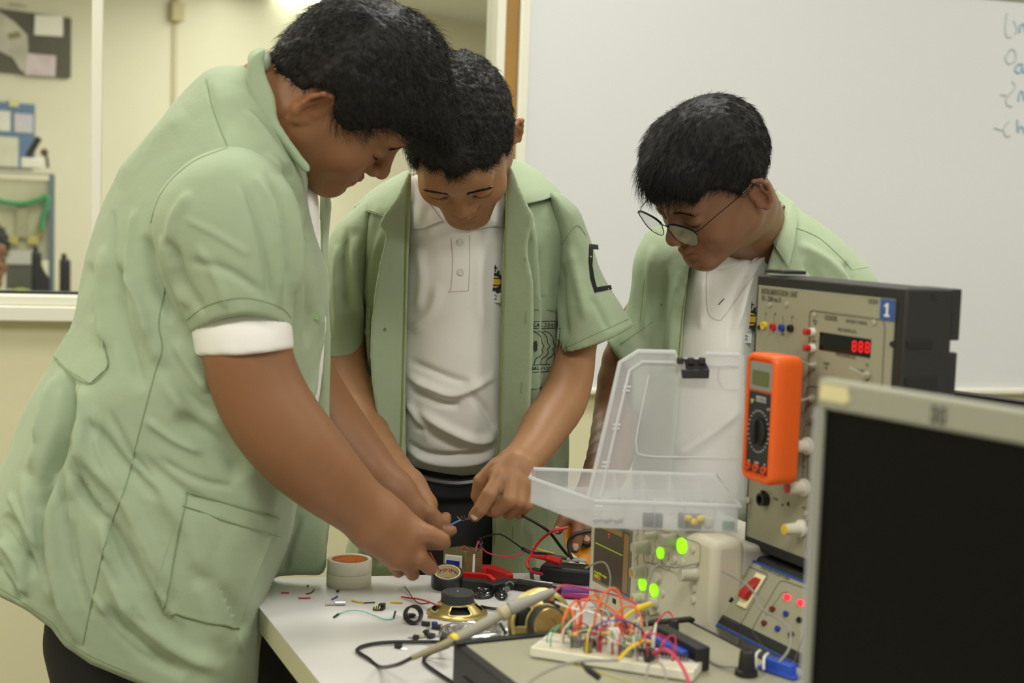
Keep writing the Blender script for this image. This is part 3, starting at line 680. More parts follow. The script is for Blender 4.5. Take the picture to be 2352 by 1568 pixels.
t = thing('crimp_terminal', 'clear crimp connector with silver barrel in front of the masking tape', 'connector', T(770, 1384)); MB().cyl(T(748, 1387, .002), T(772, 1386, .002), .0022, .0012).make('clear_sleeve', mat('clear sleeve', (196, 190, 178), .2, spec=.8), t); MB().cyl(T(770, 1385, .0025), T(793, 1385, .0025), .0025).make('barrel', M_foil, t)
t = thing('wire_offcut', 'wire offcut half yellow and half black beyond the chip socket', 'wire offcut', T(835, 1383), G); MB().tube([T(808, 1379, .001), T(822, 1382, .001), T(836, 1384, .001)], .0012).make('yellow_sleeve', wm('yellow'), t); MB().cyl(T(836, 1384, .001), T(861, 1383, .001), .0008).make('black_core', wm('black'), t)
cylT((897, 1383, .001), (925, 1384, .001), .0012, 'wire_offcut', wm('yellow'), 'straight yellow wire offcut left of the black ring', 'wire offcut', G)
t = thing('jumper_wire', 'long green jumper wire with black pin ends on the open table', 'jumper wire', T(840, 1410)); path_tube([(777, 1410, .001), (800, 1402, .003), (830, 1403, .004), (860, 1413, .003), (880, 1421, .002), (897, 1422, .001), (905, 1418, .002)], .0007, 'wire', mat('wire mint', (90, 178, 150), .5), parent=t)
MB().cyl(T(767, 1417, .0012), T(777, 1410, .0012), .0014).make('pin_housing', wm('black'), t); MB().cyl(T(904, 1419, .0015), T(908, 1404, .006), .0013).make('pin_housing', wm('black'), t)
t = thing('chip_socket', 'small black chip socket with bright contacts on the open table', 'socket', T(868, 1398)); MB().box(T(856, 1402), (.012, 0, 0), (.003, .008, 0), (0, 0, .004)).make('body', wm('black'), t, .0004); MB().box(T(868, 1400), (.007, 0, 0), (.002, .008, 0), (0, 0, .007)).make('tower', wm('black'), t, .0004)
for k in range(3): MB().cyl(T(861+k*5, 1398, .004), T(863+k*5, 1392, .006), .0008).make('contact', mat('brass', (200, 180, 110), .3, .8), t)
tag(MB().lathe(T(952, 1411, .0112)+np.array([0, .004, 0]), (-.25, -1, .12), [(0, .0088), (0, .0112), (.012, .0112), (.012, .0088), (0, .0088)], 32, False).make('rubber_ring', mat('black rubber', (20, 20, 20), .45)), 'black rubber ring standing on edge left of the flat speaker', 'ring')
def disc_cap(px, py, col, lab):
    t = thing('capacitor', lab, 'capacitor', T(px, py)); MB().ball(T(px, py, .0025), .0025, sc=(1.4, .8, .8)).make('body', mat('cap '+col[0], col[1], .35), t)
    for s_ in (0, 5): MB().cyl(T(px-4, py-2+s_*.3, .002), T(px-22, py-8+s_, .001), .0002).make('lead', M_foil, t)
disc_cap(932, 1420, ('r', (150, 40, 30)), 'small red disc capacitor in front of the black ring'); disc_cap(966, 1424, ('p', (205, 180, 176)), 'small pale pink capacitor right of the red one'); disc_cap(950, 1412, ('d', (100, 30, 26)), 'dark red capacitor touching the foot of the black ring')
def chip(px, py, L, a, lab, group='transistors and chips near the flat speaker', m=None):
    t = thing('transistor', lab, 'transistor', T(px, py), group); d = np.array([math.cos(a), math.sin(a), 0]); e = np.array([-d[1], d[0], 0])
    MB().box(T(px, py, .0008)-d*L/2-e*.003, d*L, e*.006, (0, 0, .0045)).make('body', m or wm('black'), t, .0006)
    for s_ in (-.0022, 0, .0022): MB().cyl(T(px, py, .0015)+d*L/2+e*s_, T(px, py, .0006)+d*(L/2+.007)+e*s_, .0004, n=6).make('leg', M_foil, t)
chip(945, 1417, .008, .2, 'black transistor touching the red capacitor'); chip(978, 1436, .010, -.2, 'black transistor with legs right, below the pale capacitor'); chip(1002, 1444, .010, 2.9, 'black transistor nearest the foil bag corner')
chip(962, 1463, .012, .25, 'flat black and cream connector at the left of the small pile', m=mat('cream nylon', (190, 186, 160), .5)); chip(978, 1456, .009, 1.3, 'upright black switch in the small pile'); chip(990, 1464, .010, 1.0, 'black switch beside the corner of the trainer'); chip(915, 1487, .008, -.4, 'lone small black part lying past the cable loop'); chip(998, 1436, .006, .6, 'blue preset resistor beside the flat speaker', m=wm('blue')); chip(955, 1467, .006, 2.6, 'small dark part in front of the cream connector')
# black meter, red clip, yellow meter, purple marker
t = thing('black_multimeter', 'black multimeter lying behind the purple marker by the oscilloscope', 'multimeter', T(1295, 1330))
bar([(1245, 1328), (1300, 1334), (1380, 1342)], [.016, .020, .020], .022, 'case', M_bg, t, .0, .004)
bar([(1300, 1322), (1345, 1324)], [.006, .008], .003, 'keypad', mat('pale keypad', (200, 200, 200), .5), t, .022, .0005)
path_tube([(1262, 1316, .010), (1226, 1308, .014), (1222, 1326, .006), (1232, 1340, .002), (1262, 1350, .002), (1300, 1352, .002)], .0030, 'cable', wm('black'), 'thick black cable looping round the black multimeter', 'cable')
t = thing('alligator_clip', 'red insulated banana plug resting on the black multimeter', 'plug', T(1270, 1300, .026)); q0 = P(1219, 1276, 1.92); q1 = P(1255, 1281, 1.91); q2 = P(1288, 1290, 1.90)
MB().tube([q0, q0+(q1-q0)*.5, q1], .003, rs=[.0022, .003, .0042]).make('ribbed_sleeve', M_rg, t); MB().tube([q1, q2], .006, rs=[.0055, .0065], n=4).make('plug_body', M_rg, t, .001)
path_tube([P(1219, 1276, 1.92), P(1210, 1290, 1.90), P(1214, 1305, 1.89)], .002, 'lead', wm('red'), parent=t)
t = thing('purple_marker', 'purple marker pen lying in front of the black multimeter', 'marker', T(1320, 1360)); MB().tube([T(1292, 1356, .0085), T(1352, 1360, .0085), T(1420, 1366, .0085)], .0085, 12).make('barrel', mat('purple plastic', (122, 70, 152), .35), t); MB().tube([T(1290, 1364, .005), T(1352, 1370, .005)], .0045, 8).make('clip', mat('magenta plastic', (170, 44, 110), .35), t)
t = thing('yellow_multimeter', 'yellow holstered multimeter held on edge behind the oscilloscope', 'multimeter', P(1325, 1290, 1.93))
o0 = P(1297, 1212, 1.985); o1 = P(1300, 1262, 1.96); o2 = P(1352, 1302, 1.94); o3 = P(1395, 1298, 1.95); o4 = P(1395, 1235, 1.985)
MB().prism([o0, P(1293, 1240, 1.972), o1, o2, o3, o4, P(1330, 1206, 1.99)], (.004, .034, .010)).make('holster', mat('yellow rubber', (228, 148, 26), .5), t, .004)
MB().prism([P(1318, 1225, 1.976), P(1312, 1236, 1.970), P(1350, 1258, 1.958), P(1380, 1240, 1.97)], (-.0005, -.003, 0)).make('face_panel', M_bg, t)
path_tube([P(1400, 1216, 1.93), P(1350, 1219, 1.93), P(1318, 1228, 1.93), P(1306, 1245, 1.93), P(1308, 1268, 1.925), P(1314, 1283, 1.92)], .0026, 'test_lead', wm('black'), 'black test lead curving over the yellow multimeter', 'cable')
# ================================================================ trainer, instrument unit, oscilloscope, organiser, multimeter, monitors
D1 = np.array([.42, -.9075, 0]); D2 = np.array([.9075, .42, 0]); ZZ = np.array([0, 0, 1.])
TT = .81
M_panel = mat('beige panel', (154, 152, 129), .5, noise=(8, .03)); M_rim = mat('black case', (28, 28, 29), .5, bump=[(300, .2, .0005)])
M_line = mat('panel print', (96, 94, 80), .6); M_navy = mat('blue trim', (32, 66, 130), .5); M_scope = mat('scope beige', (206, 200, 178), .5)
M_knob = mat('grey knob', (196, 192, 172), .45); M_dk = mat('dark hole', (14, 14, 16), .5)
A = PZ(1040, 1478, TT); TW = .284; TL = .36
tr = thing('circuit_trainer', 'black edged beige circuit trainer base under the breadboard', 'trainer', A+D2*.15+D1*.18-ZZ*(TT-TZ))
MB().box(A, D1*TL, D2*TW, -ZZ*(TT-TZ)).make('case', M_rim, tr, .003)
TP = Plane(A+ZZ*.001, D2, -D1)        # top face, normal up
MB().box(A+D1*.012+D2*.010, D1*(TL-.02), D2*(TW-.02), ZZ*.0012).make('top_panel', M_panel, tr)
for a, b, w in ((.0, .0, TW),): MB().box(A+ZZ*.0+D1*0, D1*.010, D2*w, ZZ*.004).make('rear_rim', M_rim, tr, .001)
MB().box(A+D1*.03-D2*.0015-ZZ*.03, D1*(TL-.05), D2*.0015, ZZ*.006).make('side_groove', M_dk, tr)
MB().tube([TP.hit(x, y, .0006) for x, y in ((1236, 1502), (1330, 1530), (1440, 1565), (1520, 1600))], .0008, 5).make('printed_line', mat('ochre line', (176, 158, 70), .6), tr)
def pcircle(pl, c, r, m, par, name='printed_ring', w=.0004, h=.0004, n=28, sy=1):
    return MB().tube([pl.at(c[0]+r*math.cos(2*math.pi*i/n), c[1]+sy*r*math.sin(2*math.pi*i/n), h) for i in range(n)], w, 4, True).make(name, m, par)
def outline(pl, pts, m, par, w=.0005, h=.0011, name='printed_outline', closed=True, rc=.006):
    q = [np.array(pl.uv(*p)) for p in pts]; out = []; n = len(q)
    for i in range(n):
        a, b, c = q[i-1], q[i], q[(i+1) % n]
        if not closed and i in (0, n-1): out.append(b); continue
        r = min(rc, np.linalg.norm(a-b)/2, np.linalg.norm(c-b)/2); p0 = b+unit(a-b)*r; p1 = b+unit(c-b)*r
        out += [p0, b*.5+(p0+p1)*.25, p1]
    return MB().tube([pl.at(a[0], a[1], h) for a in out], w, 4, closed).make(name, m, par)
def ptext(pl, s, px, py, size, m, par, h=.0012, align='CENTER', bold=0, sx=.66): return text(s, size*.8, pl.hit(px, py, h), pl.x, pl.y, m, par, 'print', .0001, align, bold, sx)
# inclined power supply panel
I0 = P(1613, 1428, 1.556); I1 = P(1700, 1268, 1.587); IU = unit((I1-I0)-D1*np.dot(I1-I0, D1)); IL = np.linalg.norm(I1-I0)
IP = Plane(I0, D1, IU)
IW = .30
ins = thing('instrumentation_unit', 'tall black framed beige instrument cabinet with a blue number 1 sticker', 'instrument', I0+D1*.12+D2*.05-ZZ*.05)
UQ = P(1712, 1245, 1.590); UF = Plane(UQ, D1, ZZ)      # upright face
uR_ = UF.uv(2062, 900)[0]; vT = UF.uv(1737, 630)[1]; vB = -.004
dep = .058
# power supply wedge (child parts of the cabinet)
lowz = I0[2]
back = UQ-UF.n*dep
w0 = I0; w1 = I0+IU*(IL+.004); w2 = np.array([*(w1+D2*.06)[:2], w1[2]]); w3 = np.array([*(w2)[:2], TT+.0005])
w0 = np.array([*I0[:2], max(I0[2], TT+.0005)])
MB().prism([w0-IP.n*.003, w1-IP.n*.003, w2, w3], D1*IW).make('power_supply_case', M_rim, ins, .002)
bev_l = .004
MB().box(IP.at(.006, .006, -.002), IP.x*(IW-.012), IP.y*(IL-.010), IP.n*.0028).make('power_supply_panel', M_panel, ins)
MB().box(IP.at(.006, .003, -.002), IP.x*(IW-.012), IP.y*.0035, IP.n*.003).make('blue_strip', M_navy, ins)
MB().box(IP.at(.006, IL-.006, -.002), IP.x*(IW-.012), IP.y*.003, IP.n*.003).make('blue_strip', M_navy, ins)
for x, y in ((1706, 1284), (1627, 1414)): MB().lathe(IP.hit(x, y, .001), IP.n, [(0, .0030), (.002, .0028), (.003, .001)], 14).make('screw', M_alu, ins)
outline(IP, [(1716, 1300), (1768, 1320), (1702, 1437), (1652, 1412)], M_line, ins); outline(IP, [(1794, 1332), (1880, 1362), (1812, 1560), (1727, 1448)], M_line, ins, closed=True)
outline(IP, [(1812, 1360), (1798, 1362), (1760, 1415)], M_line, ins, .0003, closed=False, rc=.001)
ptext(IP, 'POWER SUPPLY FOR UNIT PU-2000-B', 1780, 1316, .0062, M_line, ins)
ptext(IP, 'POWER', 1746, 1327, .0035, M_line, ins)
q = IP.hit(1728, 1358, .001)
MB().box(q-IP.x*.0085-IP.y*.021, IP.x*.017, IP.y*.042, IP.n*.003).make('switch_bezel', mat('ivory bezel', (232, 222, 180), .5), ins, .0008)
MB().prism([q-IP.x*.0065-IP.y*.012+IP.n*.003, q-IP.x*.0065+IP.y*.016+IP.n*.003, q-IP.x*.0065+IP.y*.012+IP.n*.005, q-IP.x*.0065-IP.y*.006+IP.n*.011, q-IP.x*.0065-IP.y*.013+IP.n*.009], IP.x*.013).make('rocker', mat('red rocker', (168, 34, 26), .3), ins, .0006)
for x, y, c in ((1680, 1378, 'black'), (1776, 1400, 'brown'), (1757, 1432, 'brown'), (1807, 1411, 'blue'), (1788, 1445, 'blue'), (1838, 1425, 'black'), (1819, 1458, 'black')):
    MB().lathe(IP.hit(x, y, .0008), IP.n, [(0, .0032), (.0035, .0030), (.0035, .0015), (.001, .0012)], 14).make('socket', wm(c) if c != 'brown' else mat('maroon', (120, 40, 34), .5), ins)
for x, y in ((1810, 1373), (1842, 1386)):
    MB().lathe(IP.hit(x, y, .0008), IP.n, [(0, .0034), (.003, .0034), (.0055, .002), (.006, .0002)], 14).make('indicator_led', mat('lit red led', (255, 40, 60), .4, emit=(255, 30, 55), es=1.8), ins)
# upright cabinet
MB().box(UF.at(-.003, vB, -dep), UF.x*(uR_+.008), UF.y*(vT-vB), UF.n*dep).make('cabinet', M_rim, ins, .002)
pL, pT = UF.uv(1745, 656); pRt = UF.uv(2058, 700)[0]; pB = .0085
MB().box(UF.at(pL, pB, .0), UF.x*(pRt-pL), UF.y*(pT-pB), UF.n*.0012).make('front_panel', M_panel, ins)
MB().box(UF.at(pL, pT-.0005, .0), UF.x*(pRt-pL), UF.y*.0012, UF.n*.0014).make('panel_lip', M_alu, ins)
# the side of the cabinet (towards the viewer): grooves and a recess
SD = Plane(UF.at(uR_+.005, vB, 0), D2, ZZ)
for (x0, y0, x1, y1) in ((2082, 782, 2140, 800), (2080, 868, 2150, 905)): 
    a0, b1 = SD.uv(x0, y0); a1, b0 = SD.uv(x1, y1); MB().box(SD.at(a0, b0, -.0005), SD.x*(a1-a0), SD.y*(b1-b0), SD.n*.002).make('side_recess', M_dk, ins, .0005)
a0, b0 = SD.uv(2168, 660); MB().box(SD.at(dep-.001, .0, -.0), SD.x*.010, SD.y*(b0-.04 if False else SD.uv(2160, 810)[1]), -SD.n*.05).make('rear_block', M_rim, ins, .001)
MB().box(SD.at(dep-.001, SD.uv(2160, 782)[1], 0), SD.x*.011, SD.y*(vT-vB-SD.uv(2160, 782)[1]), -SD.n*.05).make('rear_block', M_rim, ins, .001)
MB().cyl(SD.hit(2144, 684, .0), SD.hit(2144, 684, .0006), .003).make('side_hole', M_dk, ins)
def fx(x0, y0, x1, y1, h0, h1, name, m, par, pl=UF, bevel=0):
    u0, v1 = pl.uv(x0, y0); u1, v0 = pl.uv(x1, y1)
    return MB().box(pl.at(min(u0, u1), min(v0, v1), h0), pl.x*abs(u1-u0), pl.y*abs(v1-v0), pl.n*(h1-h0)).make(name, m, par, bevel)
MB().box(UF.at(.012, vT-vB-.001, -.03), UF.x*.035, UF.y*.004, UF.n*.03).make('hinge_plate', M_rim, ins, .0008)
ptext(UF, 'INSTRUMENTATION  UNIT', 1789, 673, .0105, M_line, ins, h=.0016, bold=.0002)
ptext(UF, 'PU - 2200 rev. B', 1771, 687, .0100, M_line, ins, h=.0016, bold=.0002)
ptext(UF, 'DEGEM', 2005, 693, .0085, M_line, ins, h=.0016)
fx(2026, 685, 2057, 739, .0012, .0018, 'number_sticker', mat('blue sticker', (52, 84, 146), .5), ins)
_u, _v = UF.uv(2041, 712); MB().prism([UF.at(_u+a*.0013, _v+b*.001, .0018) for a, b in ((-1, -4.5), (-1, 4), (-3.2, 2.6), (-3.2, 4.6), (-.4, 6.8), (1.2, 6.8), (1.2, -4.5), (3, -4.5), (3, -6.4), (-3, -6.4), (-3, -4.5))], UF.n*.0003).make('number_print', mat('sticker white', (226, 230, 226), .5), ins)
for x, y in ((1770, 699), (1808, 698), (1872, 722), (2009, 740), (1868, 957), (1852, 1178)): MB().lathe(UF.hit(x, y, .0012), UF.n, [(0, .0032), (.0015, .003), (.002, .001)], 12).make('screw', M_alu, ins)
for x, y, c in ((1758, 747, 'yellow'), (1778, 751, 'red'), (1798, 753, 'blue'), (1818, 754, 'black')):
    MB().lathe(UF.hit(x, y, .0012), UF.n, [(0, .0042), (.004, .0040), (.004, .002), (.0015, .0016)], 14).make('socket', wm(c), ins)
    MB().tube([UF.hit(x, y-12, .0014), UF.hit(x, y-28, .0014)], .0002, 4).make('print_tick', M_line, ins)
for x, y, r in ((1745, 752, .003), (2050, 790, .003), (1812, 1157, .0024), (1798, 1159, .0014)): MB().cyl(UF.hit(x, y, .001), UF.hit(x, y, .0016), r).make('hole', M_dk, ins)
for x, y, s_ in ((1759, 720, '+5'), (1780, 721, '+12'), (1820, 728, '-12'), (1798, 768, 'GND')): ptext(UF, s_, x, y, .005, M_line, ins, h=.0015)
outline(UF, [(1857, 1100), (1862, 712), (2036, 735), (2018, 1100)], M_line, ins, .0007, .0015)
outline(UF, [(1853, 1272), (1856, 1190), (1990, 1240), (1980, 1390)], M_line, ins, .0007, .0015)
ptext(UF, 'COUNTER', 1908, 731, .0085, M_line, ins, h=.0015, bold=.0002); ptext(UF, '(FREQUENCY & PERIOD)', 1967, 740, .0058, M_line, ins, h=.0015)
ptext(UF, 'FREQ. READING (Hz)', 1945, 759, .0062, M_line, ins, h=.0015); ptext(UF, 'PERIOD READING (mS)', 1942, 817, .0060, M_line, ins, h=.0015)
ptext(UF, 'DISPLAY\nTEST', 1872, 741, .004, M_line, ins, h=.0015); ptext(UF, 'RESET', 1870, 784, .005, M_line, ins, h=.0015); ptext(UF, 'RANGE\nSEL', 1898, 840, .0055, M_line, ins, h=.0015)
ptext(UF, 'PERIOD/FREQ', 1976, 852, .005, M_line, ins, h=.0015); ptext(UF, 'Hz', 1992, 838, .006, M_line, ins, h=.0015); ptext(UF, 'mS', 1991, 873, .006, M_line, ins, h=.0015)
wN = UF.uv(1886, 762); wS = UF.uv(2003, 816)
MB().box(UF.at(wN[0], UF.uv(1886, 803)[1], .0012), UF.x*(UF.uv(2003, 790)[0]-wN[0]), UF.y*(wN[1]-UF.uv(1886, 803)[1]), UF.n*.0006).make('display_window', mat('display glass', (16, 14, 14), .12), ins)
M_led = mat('lit red digits', (255, 20, 40), .4, emit=(255, 16, 36), es=1.1)
def seg8(x, y, hgt, wid):
    mb = MB(); u, v = UF.uv(x, y)
    for a, b, c, d in ((-1, 1, 1, 1), (-1, 0, 1, 0), (-1, -1, 1, -1), (-1, 0, -1, 1), (1, 0, 1, 1), (-1, -1, -1, 0), (1, -1, 1, 0)):
        p = UF.at(u+a*wid/2+(.0006 if a != c else 0), v+b*hgt/2+(.0006 if a == c else 0), .002); q = UF.at(u+c*wid/2-(.0006 if a != c else 0), v+d*hgt/2-(.0006 if a == c else 0), .002)
        mb.tube([p, q], .0006, 5)
    return mb.make('lit_digit', M_led, ins)
for x in (1966, 1981, 1996): seg8(x, 795+(x-1966)*.09, .0098, .0052)
def button(x, y, L=.012, r=.0036, c=(180, 36, 34), tipc=None):
    p = UF.hit(x, y, .0012); MB().lathe(p, UF.n, [(0, r*1.25), (L*.45, r*1.2), (L*.45, r)], 16).make('button_collar', M_white, ins); MB().lathe(p+UF.n*L*.45, UF.n, [(0, r), (L*.5, r), (L*.55, r*.7)], 16).make('button_cap', mat('red cap', c, .4), ins)
button(1868, 762); button(1868, 799)
def toggle(x, y, dx, dy, L=.020):
    p = UF.hit(x, y, .0012); MB().lathe(p, UF.n, [(0, .0045), (.003, .0045), (.003, .003), (.006, .0026)], 14).make('toggle_nut', M_alu, ins)
    d = unit(UF.n+UF.x*dx+UF.y*dy); MB().tube([p+UF.n*.005, p+UF.n*.005+d*L], .0015, 8, rs=[.0012, .0018]).make('toggle_lever', M_alu, ins)
toggle(1870, 838, -.1, .35); toggle(1866, 914, .0, -.25, .018); toggle(1994, 860, -.3, .5, .016)
def bigknob(x, y, c):
    p = UF.hit(x, y, .0012); MB().lathe(p, UF.n, [(0, .0095), (.003, .0095), (.004, .0075), (.0055, .0068), (.0225, .0058), (.0225, .004)], 24).make('knob', mat('ivory knob', (214, 210, 192), .4), ins)
    MB().lathe(p+UF.n*.0222, UF.n, [(0, .0056), (.0012, .0054), (.0016, .003)], 20).make('knob_cap', mat('cap '+str(c[0]), c, .4), ins)
bigknob(1856, 1024, (222, 186, 40)); bigknob(1849, 1119, (186, 50, 48)); bigknob(1842, 1213, (222, 186, 40))
p = UF.hit(1760, 1146, .0012); MB().lathe(p, UF.n, [(0, .0075), (.009, .0072), (.009, .0045), (.004, .004)], 20).make('signal_jack', wm('black'), ins); MB().box(p+UF.y*.006+UF.n*.003-UF.x*.002, UF.x*.004, UF.y*.004, UF.n*.004).make('jack_lug', wm('black'), ins)
MB().lathe(UF.hit(1722, 1148, .0005), UF.n, [(0, .0038), (.003, .0036), (.004, .0015)], 14).make('screw', M_alu, ins)
ptext(UF, 'SIGNAL', 1782, 1146, .0052, M_line, ins, h=.0015)
for y in (1084, 1178): ptext(UF, 'AMPL', 1846, y-12, .004, M_line, ins, h=.0015)
outline(UF, [(1850, 968), (1856, 885), (1990, 905), (1982, 990)], M_line, ins, .0006, .0015); outline(UF, [(1845, 1128), (1850, 972), (1990, 1004), (1985, 1160)], M_line, ins, .0006, .0015)
# ---- breadboard
c1_ = PZ(1218, 1486, TT+.012); c2_ = PZ(1592, 1543, TT+.012); e1 = unit((c2_-c1_)*[1, 1, 0]); Lb = np.linalg.norm(c2_-c1_); e2 = np.array([-e1[1], e1[0], 0]); e2 = e2 if e2[1] > 0 else -e2
BW = .058; BP = Plane(c1_, e1, e2)
bd = thing('breadboard', 'white solderless breadboard crowded with wires on the trainer', 'breadboard', c1_+e1*Lb/2-ZZ*.01)
MB().box(c1_-ZZ*.0095, e1*Lb, e2*BW, ZZ*.0095).make('board', mat('breadboard white', (224, 220, 204), .45), bd, .0008)
mb = MB()
for i in range(int(Lb/.0035)):
    for v in (.006, .0095, .016, .0195, .023, .0265, .032, .0355, .039, .0425, .049, .0525): mb.cbox(BP.at(.004+i*.0035, v, .0001), (.0009, .0009, .0003))
mb.make('hole_grid', M_dk, bd)
MB().box(c1_+e2*.0282, e1*Lb, e2*.0022, ZZ*.0003).make('centre_groove', mat('groove', (170, 166, 150), .6), bd)
for v in (.0035, .0118, .0465, .0548): MB().tube([BP.at(.003, v, .0003), BP.at(Lb-.003, v, .0003)], .0003, 4).make('rail_line', mat('yellowed line', (206, 186, 90), .6), bd)
def onb(u, v, h=0): return BP.at(u*Lb, v*BW, h)
def dip(u, v, n=8):
    t = thing('integrated_circuit', 'black chip on the breadboard under the wire tangle', 'chip', onb(u, v), 'chips on the breadboard'); c = onb(u, v, .0025)
    MB().box(c-e1*n*.0018-e2*.0032, e1*n*.0036, e2*.0064, ZZ*.0035).make('body', wm('black'), t, .0004); mb = MB()
    for s_ in (-1, 1):
        for k in range(n): mb.box(c-e1*n*.0018+e1*(k+.35)*.0036+e2*s_*.0036-ZZ*.0025, e1*.0008, e2*.0006, ZZ*.0045)
    mb.make('pins', M_foil, t)
for u, v in ((.30, .5), (.48, .5), (.66, .5), (.84, .52)): dip(u, v)
rr = np.random.default_rng(3)
resc = [('tan', (196, 160, 110)), ('blue grey', (130, 150, 160)), ('cream', (214, 200, 160))]
for k in range(12):
    nm, cc = resc[k % 3]; u, v = rr.uniform(.2, .75), rr.uniform(.1, .45); a = rr.uniform(-.8, .8); d = e1*math.cos(a)+e2*math.sin(a); c = onb(u, v, .010+rr.uniform(0, .010))
    t = thing('resistor', nm+' striped resistor standing on the breadboard', 'resistor', onb(u, v), nm+' resistors on the breadboard')
    MB().lathe(c-d*.0045, d, [(0, .0008), (.0006, .0021), (.0018, .0018), (.0072, .0018), (.0084, .0021), (.009, .0008)], 12).make('body', mat('res '+nm, cc, .4), t)
    MB().lathe(c-d*.0018, d, [(0, .0019), (.0008, .0019)], 12).make('colour_band', wm(['red', 'yellow', 'brown'][k % 3]), t); MB().lathe(c+d*.0012, d, [(0, .0019), (.0008, .0019)], 12).make('colour_band', wm(['yellow', 'orange', 'black'][k % 3]), t)
    for s_ in (-1, 1): MB().tube([c+d*s_*.0045, c+d*s_*.008, c+d*s_*.009-ZZ*(c[2]-c1_[2])], .0003, 5).make('lead', M_foil, t)
for k, (u, v, r, h, nm, col) in enumerate(((.34, .2, .0045, .010, 'olive', (120, 112, 60)), (.72, .2, .006, .012, 'dark', (40, 38, 36)), (.58, .3, .004, .009, 'grey', (150, 156, 156)), (.24, .4, .005, .008, 'grey', (150, 156, 156)))):
    t = thing('electrolytic_capacitor', nm+' round electrolytic capacitor on the breadboard' if k < 2 else ('grey round capacitor in the front middle of the breadboard' if k == 2 else 'grey round capacitor at the left end of the breadboard'), 'capacitor', onb(u, v))
    MB().lathe(onb(u, v), ZZ, [(0.001, r*.9), (.002, r), (h, r), (h, r*.8), (h-.0003, r*.7)], 20).make('can', mat('can '+nm, col, .35), t)
t = thing('white_module', 'white folded card module upright in the middle of the breadboard', 'circuit module', onb(.45, .35)); MB().prism([onb(.38, .4, .0), onb(.52, .34, .0), onb(.53, .34, .018), onb(.50, .35, .026), onb(.39, .4, .022)], e2*.004).make('card', mat('white card', (222, 220, 206), .5), t, .0008)
# jumper wires
def jumper(u0, v0, u1, v1, h, col, r=.0009, sk=0.0, base='thin'):
    a, b = onb(u0, v0), onb(u1, v1); s_ = e2*sk; pts = [a, a+ZZ*h*.6+s_*.3, (a+b)/2*.6+a*.4*1+ZZ*h+s_-(.0) if False else a*.7+b*.3+ZZ*h+s_, a*.3+b*.7+ZZ*h+s_, b+ZZ*h*.6+s_*.3, b]
    return tag(MB().tube(spline(pts, 5), r, 6).make('jumper_wire', wm(col)), '%s %s jumper wire arching over the breadboard' % (base, col), 'jumper wire', '%s %s jumper wires' % (base, col))
for k in range(46):
    col = rr.choice(['red', 'red', 'pink', 'blue', 'white', 'yellow', 'green', 'white', 'red', 'pink', 'purple'])
    u0 = float(np.clip(rr.normal(.50, .15), .1, .80)); u1 = float(np.clip(u0+rr.normal(0, .13), .06, .84)); jumper(u0, rr.uniform(.15, .95), u1, rr.uniform(.1, .98), rr.uniform(.010, .033), col, rr.uniform(.0006, .0009), rr.normal(0, .012))
for k in range(4): jumper(.14+.09*k, .5+.1*k, .20+.13*k, .95, .036+.008*(k % 3), 'orange', .0013, .01, 'thick')
def free(pts, r, col, lab, name='hookup_wire', grp=None): return tag(MB().tube(spline(pts, 6), r, 7).make(name, wm(col)), lab, 'wire', grp)
free([P(1300, 1475, 1.43), P(1292, 1440, 1.44), P(1300, 1405, 1.45), P(1312, 1400, 1.45), P(1322, 1440, 1.44), P(1328, 1468, 1.43)], .0014, 'orange', 'thick orange wire loop rising beside the tilted speaker')
free([P(1330, 1470, 1.45), P(1320, 1410, 1.46), P(1336, 1378, 1.48), P(1380, 1382, 1.48), P(1420, 1410, 1.46), P(1462, 1448, 1.44)], .0013, 'orange', 'long orange wire arching over the back of the breadboard')
free([P(1262, 1378, 1.47), P(1290, 1345, 1.50), P(1345, 1352, 1.53), P(1380, 1358, 1.54), P(1430, 1372, 1.52), P(1466, 1392, 1.50), P(1470, 1430, 1.47)], .0013, 'pink', 'pink wire crossing from the tilted speaker in front of the oscilloscope')
free([P(1275, 1382, 1.46), P(1310, 1396, 1.46), P(1370, 1410, 1.45), P(1410, 1440, 1.44)], .0013, 'white', 'white wire running from the tilted speaker to the breadboard')
free([P(1380, 1455, 1.44), P(1420, 1430, 1.46), P(1450, 1405, 1.48), P(1490, 1390, 1.50)], .0018, 'yellow', 'yellow crocodile lead reaching to the oscilloscope')
MB_ = MB().tube([P(1462, 1398, 1.49), P(1495, 1386, 1.50)], .004, 8, rs=[.004, .003]); tag(MB_.make('crocodile_clip', wm('yellow')), 'yellow crocodile clip at the foot of the oscilloscope', 'clip')
free([P(1495, 1450, 1.45), P(1512, 1425, 1.47), P(1530, 1405, 1.48), P(1544, 1412, 1.48), P(1544, 1424, 1.47)], .001, 'pink', 'thin pink wire loop beside the small black knob')
free([P(1500, 1500, 1.34), P(1530, 1492, 1.32), P(1560, 1520, 1.30), P(1580, 1560, 1.28), P(1586, 1600, 1.27)], .0017, 'pink', 'thick crimson wire running off the front of the breadboard')
free([P(1180, 1600, 1.2), P(1240, 1550, 1.24), P(1320, 1520, 1.27), P(1420, 1516, 1.28)], .0013, 'grey', 'grey wire curving over the front of the trainer')
free([P(1420, 1516, 1.28), P(1445, 1490, 1.32), P(1480, 1470, 1.36)], .0016, 'yellow', 'short yellow wire rising at the breadboard front')
MB_ = MB().tube([P(1335, 1522, 1.27), P(1352, 1538, 1.265), P(1378, 1558, 1.26)], .003, 8, rs=[.0012, .0034, .003]); tag(MB_.make('probe_tip', wm('black')), 'black pointed probe lying in front of the breadboard', 'probe')
free([P(1580, 1500, 1.4), P(1620, 1510, 1.39), P(1650, 1528, 1.37), P(1700, 1532, 1.35)], .0012, 'grey', 'grey wire on the trainer leading to the large black knob')
